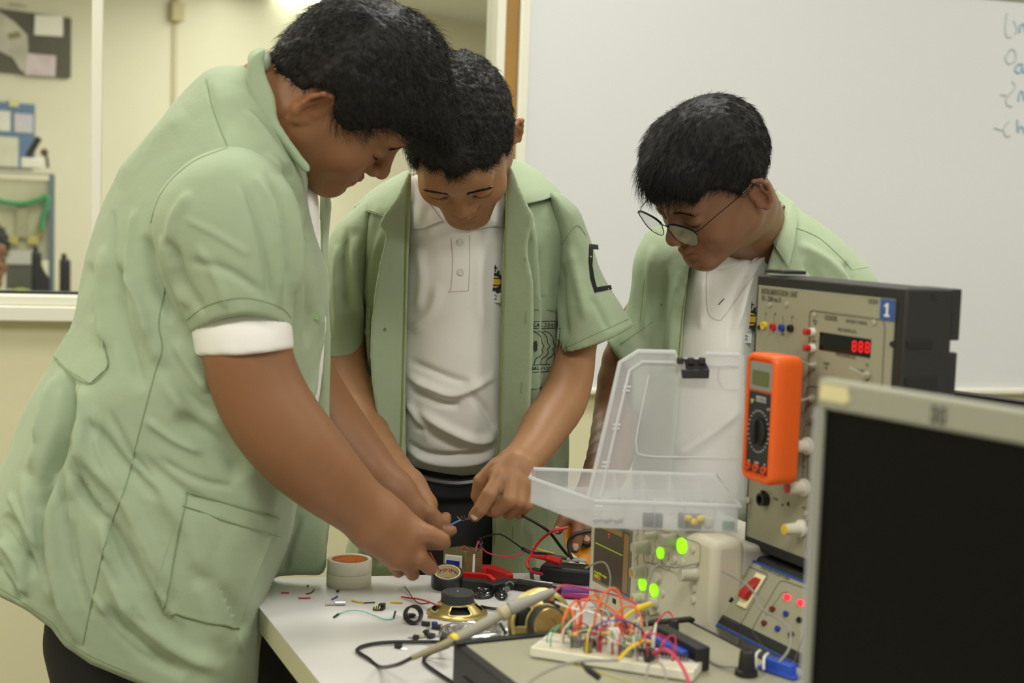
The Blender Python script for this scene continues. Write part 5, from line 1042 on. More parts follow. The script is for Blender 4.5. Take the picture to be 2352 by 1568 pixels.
def head_ops(h, fat=0.0, jaw=0.0, nose=1.0, lip=1.0, np_=0.0, lf=0.0):
    o = []; a = lambda op, k, t: o.append((op, k, t))
    a('+', 0, h.E((0, .010, .036), (.0765, .098, .090)))
    a('+', .03, h.E((0, -.030, -.025), (.061+fat*.6, .060, .080)))
    for s_ in (-1, 1): a('+', .03, h.C((s_*(.050+fat), .002, -.060), (s_*.018, -.070, -.104+jaw), .021+fat*.6, .017+fat*.4))
    a('+', .02, h.E((0, -.076, -.105+jaw), (.023, .017, .016)))
    a('+', .02, h.C((0, -.045, -.098+jaw), (0, .0, -.085), .028+fat, .045))
    for s_ in (-1, 1): a('+', .022, h.E((s_*.038, -.058, -.036), (.026+fat*.6, .024+fat*.4, .028+fat*.4)))
    a('+', .018, h.C((-.036, -.079, .026), (.036, -.079, .026), .0125, .0125)); a('+', .02, h.E((0, -.078, .045), (.045, .020, .030)))
    for s_ in (-1, 1): a('-', .014, h.E((s_*.033, -.104, .004), (.0185, .016, .0125)))
    a('+', .009, h.C((0, -.089, .012), (0, -.106+np_, -.022), .0075*nose, .0088*nose)); a('+', .009, h.E((0, -.1085+np_, -.031), (.0115*nose, .0115, .0100)))
    for s_ in (-1, 1): a('+', .006, h.E((s_*.0135*nose, -.0985+np_*.6, -.035), (.0080, .0100, .0075)))
    for s_ in (-1, 1): a('-', .003, h.E((s_*.0065, -.1050+np_, -.0425), (.0036, .0050, .0035)))
    a('+', .016, h.E((0, -.079, -.066), (.030, .018, .022)))
    a('-', .004, h.C((0, -.0995, -.047), (0, -.0985, -.054), .0022, .0026))
    for s_ in (-1, 1): a('+', .003, h.C((s_*.004, -.0975-lf, -.0605*1), (s_*.019, -.0885-lf, -.066), .0050*lip, .0026*lip))
    a('+', .003, h.C((-.013, -.0915-lf, -.0735), (.013, -.0915-lf, -.0735), .0046*lip, .0046*lip)); a('+', .003, h.E((0, -.0945-lf, -.0735), (.012, .0048*lip, .0050)))
    a('-', .0016, h.C((-.022, -.0915, -.0672), (0, -.1035-lf-.004*(lip-1), -.0668), .0011, .0009)); a('-', .0016, h.C((.022, -.0915, -.0672), (0, -.1035-lf-.004*(lip-1), -.0668), .0011, .0009))
    a('-', .008, h.C((-.010, -.0965, -.084), (.010, -.0965, -.084), .0030, .0030))
    for s_ in (-1, 1):                     # closed, lowered eyelids
        a('+', .003, h.E((s_*.0325, -.0785, .0015), (.0165, .0140, .0120))); a('-', .0012, h.C((s_*.020, -.0925, -.0055), (s_*.0325, -.0950, -.0085), .0008, .0009)); a('-', .0012, h.C((s_*.0325, -.0950, -.0085), (s_*.046, -.0870, -.0045), .0009, .0007))
        a('-', .002, h.C((s_*.022, -.0920, .0095), (s_*.034, -.0925, .0120), .0009, .0009)); a('-', .002, h.C((s_*.034, -.0925, .0120), (s_*.046, -.0850, .0085), .0009, .0008))
    for s_ in (-1, 1):                     # ears
        R = np.array(rotz(s_*-.42))@np.array(rotx(.18)); b = np.array((s_*.0795, .020, -.010)); r = lambda v: tuple(b+R@(np.array(v)*np.array([s_, 1, 1])))
        pts = [(0, -.010, -.022), (.004, -.002, -.031), (.004, .008, -.024), (.006, .014, -.008), (.008, .017, .008), (.008, .012, .022), (.006, .001, .028), (.003, -.010, .022), (.0, -.013, .010)]
        for p, q in zip(pts[:-1], pts[1:]): a('+', .003, h.C(r(p), r(q), .0034 if p[2] > -.02 else .0052, .0034))
        a('+', .004, h.E(r((.0, .0, .0)), (.0028, .0150, .026), R)); a('+', .003, h.C(r((.005, .009, -.012)), r((.005, .006, .012)), .0022, .0024))
        a('+', .004, h.E(r((-.004, -.006, 0)), (.006, .010, .018), R)); a('-', .003, h.E(r((.005, -.002, -.004)), (.0050, .0060, .0085), R)); a('+', .002, h.E(r((.001, -.011, -.006)), (.004, .003, .005), R))
    return o
def chain(pts, k=.004):
    k = .004 if k < .029 else k
    o = []; sp_ = spline([np.array([*p, r]) for p, r in pts], 3); pts = [(q[:3], q[3]) for q in sp_]
    for (p, r), (q, s_) in zip(pts[:-1], pts[1:]): o.append(('+', k, Cn(p, q, r, s_)))
    return o
def finger(pts, r0, r1, k=.004):
    n = len(pts)-1; o = []
    for i in range(n):
        ra = r0+(r1-r0)*i/n; rb = r0+(r1-r0)*(i+1)/n; o.append(('+', k if i == 0 else .0015, Cn(pts[i], pts[i+1], ra*(1.0 if i == 0 else 1.03), rb)))
    return o
def skin_mesh(name, ops, parent, m, heads, h=.0021, spots=()):
    v, f = sdf_mesh(ops, h); v = relax(v, f, 1, .35)
    o = mkobj(name, v, f, m, parent); c = np.ones((len(v), 3))
    n1 = fbm(v, 9, 3, 2); c *= (1+.04*n1)[:, None]
    for hd, lipc in heads:
        L = hd.loc(v); near = np.linalg.norm(L, axis=1) < .2
        def blob(cen, r, col, soft=.35):
            d = np.sqrt((((L-np.array(cen))/np.array(r))**2).sum(1)); w = np.clip((1+soft-d)/(2*soft), 0, 1)*near; c[:] = c*(1-w[:, None])+c*np.array(col)*w[:, None]
        blob((0, -.098, -.0625), (.021, .014, .0045), lipc); blob((0, -.096, -.0735), (.018, .014, .0052), lipc); blob((0, -.095, -.0670), (.023, .012, .0013), (.62, .5, .5))
        for s_ in (-1, 1):
            blob((s_*.0065, -.1055, -.0415), (.0035, .005, .003), (.35, .3, .3)); blob((s_*.0325, -.093, -.0078), (.014, .008, .0013), (.35, .3, .3)); blob((s_*.045, -.06, -.045), (.03, .03, .022), (1.06, .96, .93), .7)
            blob((s_*.085, .022, .0), (.012, .025, .035), (1.08, .9, .85), .5)
    for p, r, col in spots:
        d = np.linalg.norm(v-np.array(p), axis=1)/r; w = np.clip((1.3-d)/.6, 0, 1); c[:] = c*(1-w[:, None])+c*np.array(col)*w[:, None]
    tint(o, c); return o
def strands(pts, dirs, L, seed, name, m, parent, w=.00045, seg=5, curl=.0, lift=.35, grav=None, jit=.35, head=None):
    """each strand a thin tapered three-sided blade that leaves the scalp along its comb direction"""
    r = np.random.default_rng(seed); n = len(pts); T = np.linspace(0, 1, seg+1)
    d = dirs+r.normal(size=(n, 3))*jit*.5; d /= np.linalg.norm(d, axis=1)[:, None]; nr = pts['n'] if isinstance(pts, dict) else None
    return d
def grow_hair(vol, f, mask, head, comb, n, L, m, parent, name='hair', seed=1, w=.0005, curl=.004, lift=.5, grav=.5, seg=6, base_tex=.0012, jit=.3, hug=.9):
    r = np.random.default_rng(seed); N = vnormals(vol, f)
    L0 = head.loc(vol); V = vol+N*(base_tex*fbm(L0*np.array([1, 1, .35]), 130, seed, 2)+base_tex*1.6*fbm(L0, 42, seed+5, 2))[:, None]*mask[:, None]
    N = vnormals(V, f)
    fs = f[mask[f[:, 0]] > .5]; idx = fs[r.integers(0, len(fs), n)]; u = r.random((n, 2)); a, b, c, d_ = (V[idx[:, k]] for k in range(4))
    base = (a*(1-u[:, :1])+b*u[:, :1])*(1-u[:, 1:])+(d_*(1-u[:, :1])+c*u[:, :1])*u[:, 1:]; nn = N[idx[:, 0]]
    loc = head.loc(base); D = np.array([comb(p) for p in loc])@head.M.T
    D = D-nn*(D*nn).sum(1)[:, None]; D /= np.linalg.norm(D, axis=1)[:, None]+1e-9
    D = D+r.normal(size=(n, 3))*jit; D = D-nn*(D*nn).sum(1)[:, None]; D /= np.linalg.norm(D, axis=1)[:, None]+1e-9
    LL = (L(loc) if callable(L) else np.full(n, L))*r.uniform(.6, 1.25, n); side = np.cross(nn, D); ph = r.uniform(0, 6.28, n); fr = r.uniform(.6, 1.4, n); lf = lift*r.uniform(.2, 1.3, n)
    S_ = []; cur = base-nn*.001
    for k in range(seg+1):
        t = k/seg; dirk = D+nn*(lf*(1-hug*1.3*t))[:, None]+side*(np.sin(ph+fr*6*t)*curl/.004*.35)[:, None]+np.array([0, 0, -1])*grav*t*t*.6
        dirk /= np.linalg.norm(dirk, axis=1)[:, None]; S_.append(cur.copy()); cur = cur+dirk*(LL/seg)[:, None]
    vs = []; tri = 3
    for k, p in enumerate(S_):
        ww = w*(1-.85*k/seg)
        for j in range(tri): an = 2*math.pi*j/tri; vs.append(p+(side*math.cos(an)+nn*math.sin(an)*.8)*ww)
    vs = np.stack(vs, 1).reshape(-1, 3); per = (seg+1)*tri; q = np.array([(k*tri+j, k*tri+(j+1) % tri, (k+1)*tri+(j+1) % tri, (k+1)*tri+j) for k in range(seg) for j in range(tri)])
    Q = (np.arange(n)[:, None, None]*per+q[None]).reshape(-1, 4)+len(V)
    return mkobj(name, np.vstack([V, vs]), np.vstack([f, Q]), m, parent)
def brow(h, s_, m, parent, seed, thick=1.0, n=260):
    r = np.random.default_rng(seed); mb = MB(); body = bvh_cur
    for _ in range(n):
        t = r.random(); x = .012+.034*t; z = .0200+.0070*math.sin(min(t*1.5, 1)*1.5)-.007*max(t-.6, 0)*2+r.normal()*.0021*thick*(1-.65*t); p = h.w((s_*x, -.13, z)); d = unit(h.w((s_*x, 0, z))-p)
        hit = body.ray_cast(Vector(p), Vector(d), .2)
        if hit[0] is None: continue
        q = np.array(hit[0]); nn = np.array(hit[1]); g = unit(h.M@np.array((s_*(.75+.2*t), .25, .7-1.1*t)))
        mb.tube([q-nn*.0003, q+g*.003+nn*.0009, q+g*.0065+nn*.0006], .0003, 3, rs=[.00034, .00028, .0001])
    return mb.make('eyebrow', m, parent)
def lash(h, s_, m, parent, seed, n=46, L=.0045):
    r = np.random.default_rng(seed); mb = MB()
    for k in range(n):
        t = k/n; x = .019+.028*t; z = -.0055-.0035*math.sin(math.pi*min(1, t*1.05)); p = h.w((s_*x, -.13, z)); d = unit(h.w((s_*x, 0, z))-p)
        hit = bvh_cur.ray_cast(Vector(p), Vector(d), .2)
        if hit[0] is None: continue
        q = np.array(hit[0]); g = unit(h.M@np.array((s_*(.5*(t-.3)+r.normal()*.15), -.8, -.55))); mb.tube([q, q+g*L*.5, q+g*L*.9+h.M@np.array((0, 0, .0006))], .0002, 3, rs=[.0002, .00015, .00006])
    return mb.make('eyelashes', m, parent)
def nail(hand_ops_pt, parent, m, c, d, nrm, w=.0058, L=.009):
    d = unit(d); nrm = unit(nrm-d*np.dot(nrm, d)); s_ = np.cross(d, nrm); vs = []; fs = []; A_, B_ = 7, 8
    for i in range(A_):
        for j in range(B_):
            u = -1+2*i/(A_-1); v = -1+2*j/(B_-1); ww = w*(1-.18*max(v, 0)**3-.1*max(-v, 0)); x = u*math.sqrt(max(0, 1-.35*v*v*(abs(v) > .6))); vs.append(np.array(c)+s_*x*ww+d*v*L/2+nrm*(.0006-ww*.42*x*x))
    for i in range(A_-1):
        for j in range(B_-1): fs.append((i*B_+j, (i+1)*B_+j, (i+1)*B_+j+1, i*B_+j+1))
    o = mkobj('fingernail', [tuple(p) for p in vs], fs, m, parent); md_ = o.modifiers.new('s', 'SOLIDIFY'); md_.thickness = .0005; return o
M_cloth = mat('green twill', (166, 181, 150), .85, noise=(7, .06), bump=[(900, .12, .0006), (55, .22, .004)], sheen=.15, spec=.2)
M_cloth3 = M_cloth
M_polo = mat('white pique knit', (243, 240, 234), .85, noise=(9, .03), bump=[(1400, .15, .0006), (30, .25, .004)], sheen=.1, spec=.2)
M_thr = mat('olive overlock thread', (136, 146, 84), .85, bump=[(900, .6, .001)]); M_seam = mat('sewn seam', (132, 152, 112), .85); M_lite = mat('pale seam edge', (188, 206, 168), .85)
M_trou = mat('black trousers', (23, 23, 25), .8, bump=[(800, .15, .0006)]); M_hair = mat('black hair', (33, 30, 28), .55, spec=.25); M_hair2 = mat('black shiny hair', (28, 27, 27), .52, spec=.2)
M_skA = mat('brown skin A', (142, 98, 66), .5, sss=.12, vcol=True, bump=[(1100, .12, .0005), (220, .10, .0008)], spec=.4)
M_skB = mat('tan skin B', (160, 116, 80), .48, sss=.12, vcol=True, bump=[(1100, .12, .0005), (220, .10, .0008)], spec=.4)
M_skC = mat('dark brown skin C', (126, 86, 58), .46, sss=.1, vcol=True, bump=[(1100, .12, .0005), (220, .10, .0008)], spec=.42)
M_nail = mat('fingernail', (206, 164, 144), .28, spec=.5); M_btn = mat('green button', (150, 186, 130), .3); M_btw = mat('clear button', (222, 222, 214), .25)
FA = 1.45
def cloth(name, ops, parent, strokes=(), h=.0042, m=None, noise=.0012, seed=1, rl=2, big=.0):
    v, f = sdf_mesh(ops, h); v = relax(v, f, rl, .5); N = vnormals(v, f); v = v+N*(noise*fbm(v, 11, seed, 3))[:, None]
    if big: v = v+vnormals(v, f)*(big*fbm(v*np.array([1, 1, .45]), 4.5, seed+9, 2))[:, None]
    v = folds(v, f, [(p, w*.85, a*FA) for p, w, a in strokes]) if strokes else v
    return mkobj(name, v, f, m or M_cloth, parent)
def button(bvh, px, py, parent, m, r=.0052, holes=True):
    c = onto(bvh, px, py, .0006)
    if c is None: return
    n = -unit(ray(px, py)); t = MB().lathe(c, n, [(0, r), (.0014, r), (.0018, r*.85), (.0012, r*.7)], 20).make('button', m, parent)
def cog(bvh, px, py, parent, r=.0135):
    c = onto(bvh, px, py, .0006)
    if c is None: return
    n = -unit(ray(px, py)); x = unit(np.cross((0, 0, 1), n)); y = np.cross(n, x); mb = MB(); mb.lathe(c, n, [(0, r*.98), (.0008, r*.98), (.0008, r*.66), (0, r*.66), (0, r*.98)], 40, False)
    for k in range(10): a = 2*math.pi*k/10; d = x*math.cos(a)+y*math.sin(a); e = -x*math.sin(a)+y*math.cos(a); mb.box(c+d*r*.95-e*r*.14, d*r*.34, e*r*.28, n*.0008)
    mb.box(c+y*r*1.1-x*r*.06, x*r*.12, y*r*.75, n*.0009); mb.box(c+y*r*1.5-x*r*.25, x*r*.5, y*r*.12, n*.0009); mb.box(c-x*r*.7-y*r*.45, x*r*1.4, y*r*.13, n*.0012); mb.box(c-x*r*.7+y*r*.33, x*r*1.4, y*r*.13, n*.0012)
    mb.make('emblem_gear', mat('emblem black', (22, 22, 24), .7), parent); MB().lathe(c, n, [(0, r*.66), (.0006, r*.66), (.0006, .0002)], 36).make('emblem_disc', mat('emblem gold', (206, 168, 40), .6), parent)
def cut(op_, curve, down=260):             # trim below a hem line given left to right
    return ('-', .002, Wd([tuple(c) for c in curve]+[(curve[-1][0]+40, curve[-1][1]+down), (curve[0][0]-40, curve[0][1]+down)], 0, 9, False))
def legs(name, hip, feet, parent, r=.085, m=None, knees=None):
    o = []
    hip = np.array(hip, float)
    for s_, ft in zip((-1, 1), feet):
        ft = np.array(ft, float); kn = (hip+ft)/2+np.array([0, -.02, .0]); kn = knees[0 if s_ < 0 else 1] if knees else kn; o += chain([(hip+np.array([s_*.05, 0, 0]), r*1.15), (kn, r*.8), (ft+np.array([0, 0, .09]), r*.62)], .03)
    o.append(('+', .05, E(hip+np.array([0, 0, .03]), (r*1.45, r*1.3, .09)))); o.append(('-', .0, E((ft[0], ft[1], -.44), (3, 3, .5))))
    ob = cloth(name, o, parent, (), .009, m or M_trou, .002, 5)
    for ft in feet:
        ft = np.array(ft, float); MB().ball(ft+np.array([0, -.05, .035]), .05, 16, (1, 2.3, .7)).make('shoe', mat('black shoe', (20, 20, 20), .35), parent)
    return ob
# ---------------------------------------------------------------- student 1: left, profile, bending over
p1 = thing('person', 'student at the left in a green coat, bending over, seen from the side', 'person', (-.52, 1.80, 0))
def head_at(x, z, sc, lm, px, py, Y):      # a head from its left and crown axes, with one landmark where the photo has it
    x = unit(x); z = unit(np.array(z)-x*np.dot(x, z)); M = np.stack([x, np.cross(z, x), z], 1); return Head(P(px, py, Y)-M@(np.array(lm)*sc), M, sc)
h1 = head_at((.153, .93, .315), (.751, -.33, .588), .895, (-.08, .015, -.012), 727, 250, 1.715)
ops = head_ops(h1, fat=.007, lip=.95, jaw=.008)
ops += chain([(h1.w((0, .02, -.04)), .060), (P(640, 262, 1.80), .060), (P(570, 340, 1.80), .062)], .03)
ops += [('+', .05, E(P(470, 480, 1.80), (.09, .10, .10))), ('+', .05, Cn(P(450, 560, 1.80), P(400, 1150, 1.80), .085, .09))]
# near (right) arm
ops += [('+', .04, Cn(P(480, 480, 1.78), P(540, 560, 1.67), .06, .048))]
ops += chain([(P(540, 560, 1.67), .048), (P(562, 760, 1.645), .050), (P(572, 830, 1.64), .0505), (P(596, 900, 1.64), .0515), (P(632, 965, 1.64), .0515), (P(680, 1025, 1.645), .050), (P(738, 1085, 1.655), .045), (P(800, 1142, 1.67), .0375), (P(848, 1182, 1.68), .0325), (P(868, 1198, 1.69), .032)])
W1 = [('+', .02, Cn(P(862, 1192, 1.69), P(925, 1235, 1.695), .031, .026)), ('+', .015, Cn(P(870, 1215, 1.68), P(915, 1268, 1.685), .028, .021)), ('+', .012, Cn(P(905, 1200, 1.70), P(955, 1228, 1.70), .022, .0165))]
W1 += finger([P(950, 1222, 1.695), P(985, 1228, 1.688), P(1016, 1240, 1.690)], .0135, .0098, .010) + finger([P(985, 1245, 1.70), P(1020, 1247, 1.705)], .0095, .0085)
W1 += finger([P(925, 1262, 1.69), P(966, 1282, 1.683), P(988, 1305, 1.69)], .0125, .0088, .008) + finger([P(905, 1275, 1.695), P(940, 1296, 1.69), P(948, 1318, 1.70)], .0115, .0085, .008) + finger([P(880, 1270, 1.70), P(902, 1290, 1.70), P(915, 1312, 1.71)], .0105, .0080, .008)
W1 += finger([P(930, 1215, 1.725), P(975, 1222, 1.735), P(1010, 1232, 1.735)], .011, .0085, .008)
ops += W1
# far (left) arm with open palm
ops += chain([(P(480, 600, 1.86), .05), (P(640, 620, 1.94), .044), (P(690, 840, 1.945), .043), (P(735, 930, 1.94), .043), (P(800, 1020, 1.915), .040), (P(868, 1096, 1.885), .031), (P(905, 1130, 1.87), .027)])
ops += [('+', .015, Cn(P(900, 1125, 1.87), P(948, 1168, 1.865), .025, .020)), ('+', .012, Cn(P(915, 1150, 1.87), P(945, 1190, 1.865), .020, .016))]
ops += finger([P(950, 1160, 1.865), P(985, 1178, 1.862), P(1000, 1200, 1.865), P(1004, 1212, 1.868)], .0098, .0078) + finger([P(958, 1172, 1.87), P(1000, 1192, 1.875), P(1020, 1200, 1.88), P(1024, 1188, 1.885)], .0096, .0076) + finger([P(958, 1192, 1.87), P(1000, 1212, 1.872), P(1026, 1222, 1.875), P(1038, 1218, 1.88)], .0092, .0072) + finger([P(945, 1200, 1.87), P(990, 1222, 1.875), P(1015, 1228, 1.88)], .0088, .0068)
b1 = skin_mesh('body', ops, p1, M_skA, [(h1, (1.02, .72, .72))], spots=[(h1.w((-.060, -.058, -.02)), .0022, (.35, .3, .3)), (h1.w((-.05, -.075, .040)), .0014, (.4, .35, .35)), (P(940, 1193, 1.66), .006, (.82, .62, .66))])
bvh_cur = bvh_of(b1)
for s_ in (-1, 1): brow(h1, s_, M_hair, p1, 3, 1.1, 380); lash(h1, s_, M_hair, p1, 4)
# hair
hp1 = [(590, 190), (600, 80), (650, 0), (720, -60), (780, -80), (900, -80), (1000, -40), (1060, 40), (1080, 110), (1090, 170), (1090, 240), (1080, 300), (1050, 350), (1000, 352), (960, 335), (940, 322), (905, 300), (880, 292), (845, 300), (800, 306), (772, 296), (762, 262), (768, 222), (752, 204), (728, 200), (706, 206), (692, 228), (670, 212), (640, 205)]
hair = [('+', 0, h1.E((0, .012, .040), (.088, .109, .098))), ('+', .02, h1.E((0, -.055, .070), (.062, .045, .040))), ('+', .02, h1.E((0, .06, -.01), (.062, .055, .07))), ('&', .008, Wd(hp1)), ('+', .02, Pb([(660, 180), (665, 90), (725, 35), (800, 6), (880, 2), (960, 35), (1020, 100), (1030, 180), (1046, 250), (1050, 330), (1000, 345), (900, 260), (800, 250), (720, 170)], 1.80, .085, .075))]
hair += [('-', .006, h1.E((0, -.085, -.02), (.07, .05, .062)))]
v, f = sdf_mesh(hair, .0028); v = relax(v, f, 1, .5)
comb1 = lambda p: (p[0]*3-.05, -.9-2*p[1], -.15-1.2*p[2]) if p[1] < .07 else (p[0]*2, .1, -1.0)
grow_hair(v, f, np.ones(len(v)), h1, lambda p: (p[0]*6, -1.0 if p[1] < .05 else .3, -.25-4*max(0, .05-p[2])), 11000, lambda l: .020+.016*np.clip(-l[:, 1]*8+.3, 0, 1), M_hair, p1, seed=11, curl=.006, lift=.45, w=.00042, jit=.4, base_tex=.0014)
# coat
coat1 = [(566, 150), (600, 128), (640, 200), (690, 330), (710, 398), (706, 452), (720, 518), (736, 570), (751, 615), (758, 655), (757, 700), (745, 742), (738, 800), (729, 870), (718, 932), (700, 1040), (680, 1120), (668, 1160), (655, 1230), (622, 1318), (596, 1388), (588, 1480), (572, 1600), (470, 1720), (390, 1700), (300, 1680), (210, 1640), (150, 1600), (90, 1560), (30, 1500), (-30, 1440), (-60, 1390), (-50, 1240), (-12, 1130), (28, 1040), (62, 950), (98, 872), (135, 800), (164, 740), (182, 660), (198, 580), (232, 480), (266, 405), (330, 318), (405, 225), (470, 162), (510, 150)]
C1 = [('+', 0, Pb(coat1, 1.80, .165, .14, ref=(450, 700))), ('+', .03, Pb([(140, 860), (250, 800), (420, 800), (600, 860), (700, 960), (672, 1150), (655, 1230), (622, 1318), (598, 1388), (588, 1480), (576, 1640), (560, 1760), (100, 1760), (60, 1600), (-20, 1500), (-90, 1420), (-60, 1240), (-10, 1120), (40, 1010), (90, 910)], 1.80, .150, .06, blur=40)), cut(0, [(-200, 1300), (-10, 1362), (60, 1398), (120, 1440), (150, 1480), (210, 1522), (300, 1558), (390, 1592), (470, 1625), (620, 1650), (760, 1650)], 500), ('+', .04, Pb([(350, 520), (400, 420), (500, 320), (590, 320), (660, 400), (692, 520), (690, 640), (600, 760), (460, 760), (380, 640)], 1.72, .10, .09))]
C1 += [('-', .004, Wd([(655, 1165), (640, 1240), (600, 1340), (570, 1360), (575, 1420), (640, 1420), (720, 1200)], 1.0, 1.50))]
st = [([(800, 60)]*2, 1, 0)][:0]
def F_(pts, w, a): st.append((pts, w, a))
F_([(300, 560), (320, 700), (380, 850), (430, 960)], 24, .006); F_([(270, 600), (280, 740), (330, 900)], 20, -.007); F_([(335, 540), (352, 640), (400, 740)], 14, -.008)
F_([(240, 560), (230, 700), (245, 800)], 16, .005); F_([(205, 600), (212, 740)], 12, -.004)
F_([(165, 860), (160, 960), (120, 1080), (90, 1180)], 18, -.011); F_([(190, 880), (190, 1000), (160, 1150)], 22, .006); F_([(130, 870), (105, 980), (70, 1090)], 18, .006)
F_([(170, 960), (210, 1060), (280, 1140), (340, 1260), (400, 1380)], 20, .007); F_([(150, 1000), (190, 1120), (260, 1220), (330, 1360)], 18, -.008); F_([(200, 960), (280, 1060), (370, 1150)], 16, -.006)
F_([(120, 1060), (118, 1180), (130, 1300), (160, 1420), (180, 1480)], 16, .006); F_([(98, 1090), (96, 1230), (112, 1360)], 14, -.007); F_([(60, 1080), (70, 1180), (100, 1290), (120, 1390)], 16, .006)
F_([(10, 1180), (50, 1240), (80, 1330)], 14, -.007); F_([(0, 1240), (40, 1290), (60, 1370)], 12, .006); F_([(-10, 1290), (30, 1340), (50, 1385)], 10, -.005)
F_([(240, 1160), (250, 1300), (310, 1440)], 18, .005); F_([(310, 1040), (420, 1130), (500, 1180)], 18, -.004); F_([(330, 1080), (440, 1230), (480, 1400), (530, 1500)], 30, .005); F_([(430, 1300), (520, 1380), (560, 1460)], 22, -.005)
F_([(260, 1330), (330, 1430), (420, 1500), (520, 1540)], 22, .006); F_([(240, 1390), (330, 1490), (430, 1550)], 18, -.006); F_([(400, 950), (500, 1020), (560, 1100)], 26, -.008); F_([(360, 820), (420, 900), (500, 960)], 22, -.006); F_([(400, 780), (440, 850), (480, 900)], 16, .006)
F_([(470, 180), (500, 260), (525, 330)], 7, -.0015); F_([(265, 420), (350, 330), (430, 260)], 30, .003); F_([(560, 250), (620, 330), (668, 400)], 10, .006); F_([(640, 380), (690, 470), (715, 560)], 12, -.008); F_([(610, 350), (665, 430), (700, 530)], 12, .006)
F_([(700, 560), (712, 680), (705, 800)], 10, -.006); F_([(735, 700), (738, 820), (715, 930)], 10, .004)
for q_, w_, a_ in (([(154, 850), (150, 930), (122, 1030), (86, 1130)], 9, -.011), ([(170, 870), (166, 950), (138, 1050)], 8, .005), ([(136, 850), (120, 930), (92, 1020)], 8, .005), ([(690, 600), (672, 660), (668, 720)], 7, -.004), ([(150, 900), (140, 1000), (100, 1110)], 8, -.005), ([(215, 930), (230, 1040), (290, 1130)], 8, .004), ([(250, 940), (300, 1040), (360, 1110)], 8, -.004), ([(175, 1010), (200, 1110), (250, 1190)], 7, .005), ([(140, 1080), (150, 1200), (175, 1330)], 7, -.005),
                    ([(105, 1150), (110, 1260), (135, 1360), (160, 1440)], 7, .005), ([(165, 1190), (180, 1310), (215, 1420)], 8, -.004), ([(75, 1130), (85, 1230), (105, 1310)], 7, -.004), ([(20, 1130), (50, 1190), (90, 1260)], 7, .004), ([(5, 1200), (40, 1260), (80, 1300)], 8, -.004), ([(0, 1300), (30, 1330), (60, 1360)], 7, .004),
                    ([(290, 620), (330, 700), (350, 780)], 8, .004), ([(260, 480), (258, 580), (275, 680)], 8, -.004), ([(310, 480), (300, 560), (305, 640)], 8, .004), ([(225, 1250), (280, 1360), (350, 1450)], 8, -.004), ([(300, 1210), (350, 1330), (420, 1440)], 9, .004), ([(210, 1360), (280, 1450), (360, 1520)], 8, .004), ([(330, 960), (400, 1010), (470, 1040)], 9, .004), ([(360, 1050), (450, 1100), (540, 1120)], 9, -.003), ([(480, 1330), (530, 1420), (550, 1500)], 9, .004)): F_(q_, w_, a_)
coatA = cloth('coat', C1, p1, st, .0037, noise=.0011, seed=3, big=.0022)
st2 = []
SL = [('+', 0, Pb([(520, 336), (580, 345), (640, 390), (672, 450), (692, 540), (690, 640), (674, 700), (673, 758), (680, 840), (690, 920), (460, 940), (446, 840), (436, 770), (418, 722), (398, 660), (368, 600), (348, 530), (352, 470), (385, 415), (445, 362)], 1.655, .088, .075))]
SL += [cut(0, [(360, 800), (436, 771), (462, 752), (500, 733), (560, 721), (610, 727), (648, 742), (674, 762), (740, 800)]), ('-', .003, Cn(P(558, 690, 1.65), P(555, 840, 1.65), .052, .054))]
def G_(pts, w, a): st2.append((pts, w, a))
G_([(640, 400), (672, 480), (685, 580), (680, 680)], 9, .005); G_([(610, 390), (645, 470), (660, 580), (662, 690)], 9, -.005); G_([(585, 400), (620, 480), (640, 600), (640, 710)], 9, .005); G_([(555, 420), (590, 500), (615, 620), (620, 700)], 10, -.004)
G_([(400, 560), (420, 640), (470, 720)], 12, -.005); G_([(370, 540), (400, 630), (430, 710)], 10, .005); G_([(440, 440), (400, 500), (390, 560)], 14, .004); G_([(450, 560), (500, 640), (520, 710)], 14, .003); G_([(420, 500), (500, 540), (580, 590)], 8, .0022); G_([(430, 600), (520, 620), (610, 680)], 12, -.003)
sleeveA = cloth('sleeve', SL, p1, st2, .0038, noise=.0010, seed=5, big=.0016)
cuffA = cloth('polo_sleeve', [('+', 0, Pb([(440, 740), (470, 700), (560, 680), (640, 700), (668, 740), (675, 801), (680, 860), (690, 930), (460, 930), (452, 860), (446, 800)], 1.645, .064, .05)), cut(0, [(380, 818), (455, 817), (540, 816), (610, 810), (677, 800), (740, 796)])], p1, (), .0032, M_polo, .0006, 2)
def collar(pts, Yc, T, parent, name='collar', bx=0., by=0., m=None, h=.0032, strokes=()): return cloth(name, [('+', 0, Pb(pts, Yc, T, T, bx, by, blur=0))], parent, strokes, h, m, .0004, 1, 1)
collar([(566, 152), (578, 130), (600, 114), (613, 116), (606, 140), (614, 180), (632, 225), (638, 270), (660, 310), (690, 352), (714, 384), (700, 398), (668, 362), (640, 322), (604, 280), (574, 225)], 1.712, .006, p1, bx=-.00006)
cloth('collar_back', chain([(P(596, 145, 1.74), .014), (P(600, 140, 1.80), .015), (P(618, 170, 1.87), .012), (P(665, 260, 1.89), .010), (P(712, 400, 1.875), .008)], .01), p1, (), .0038)
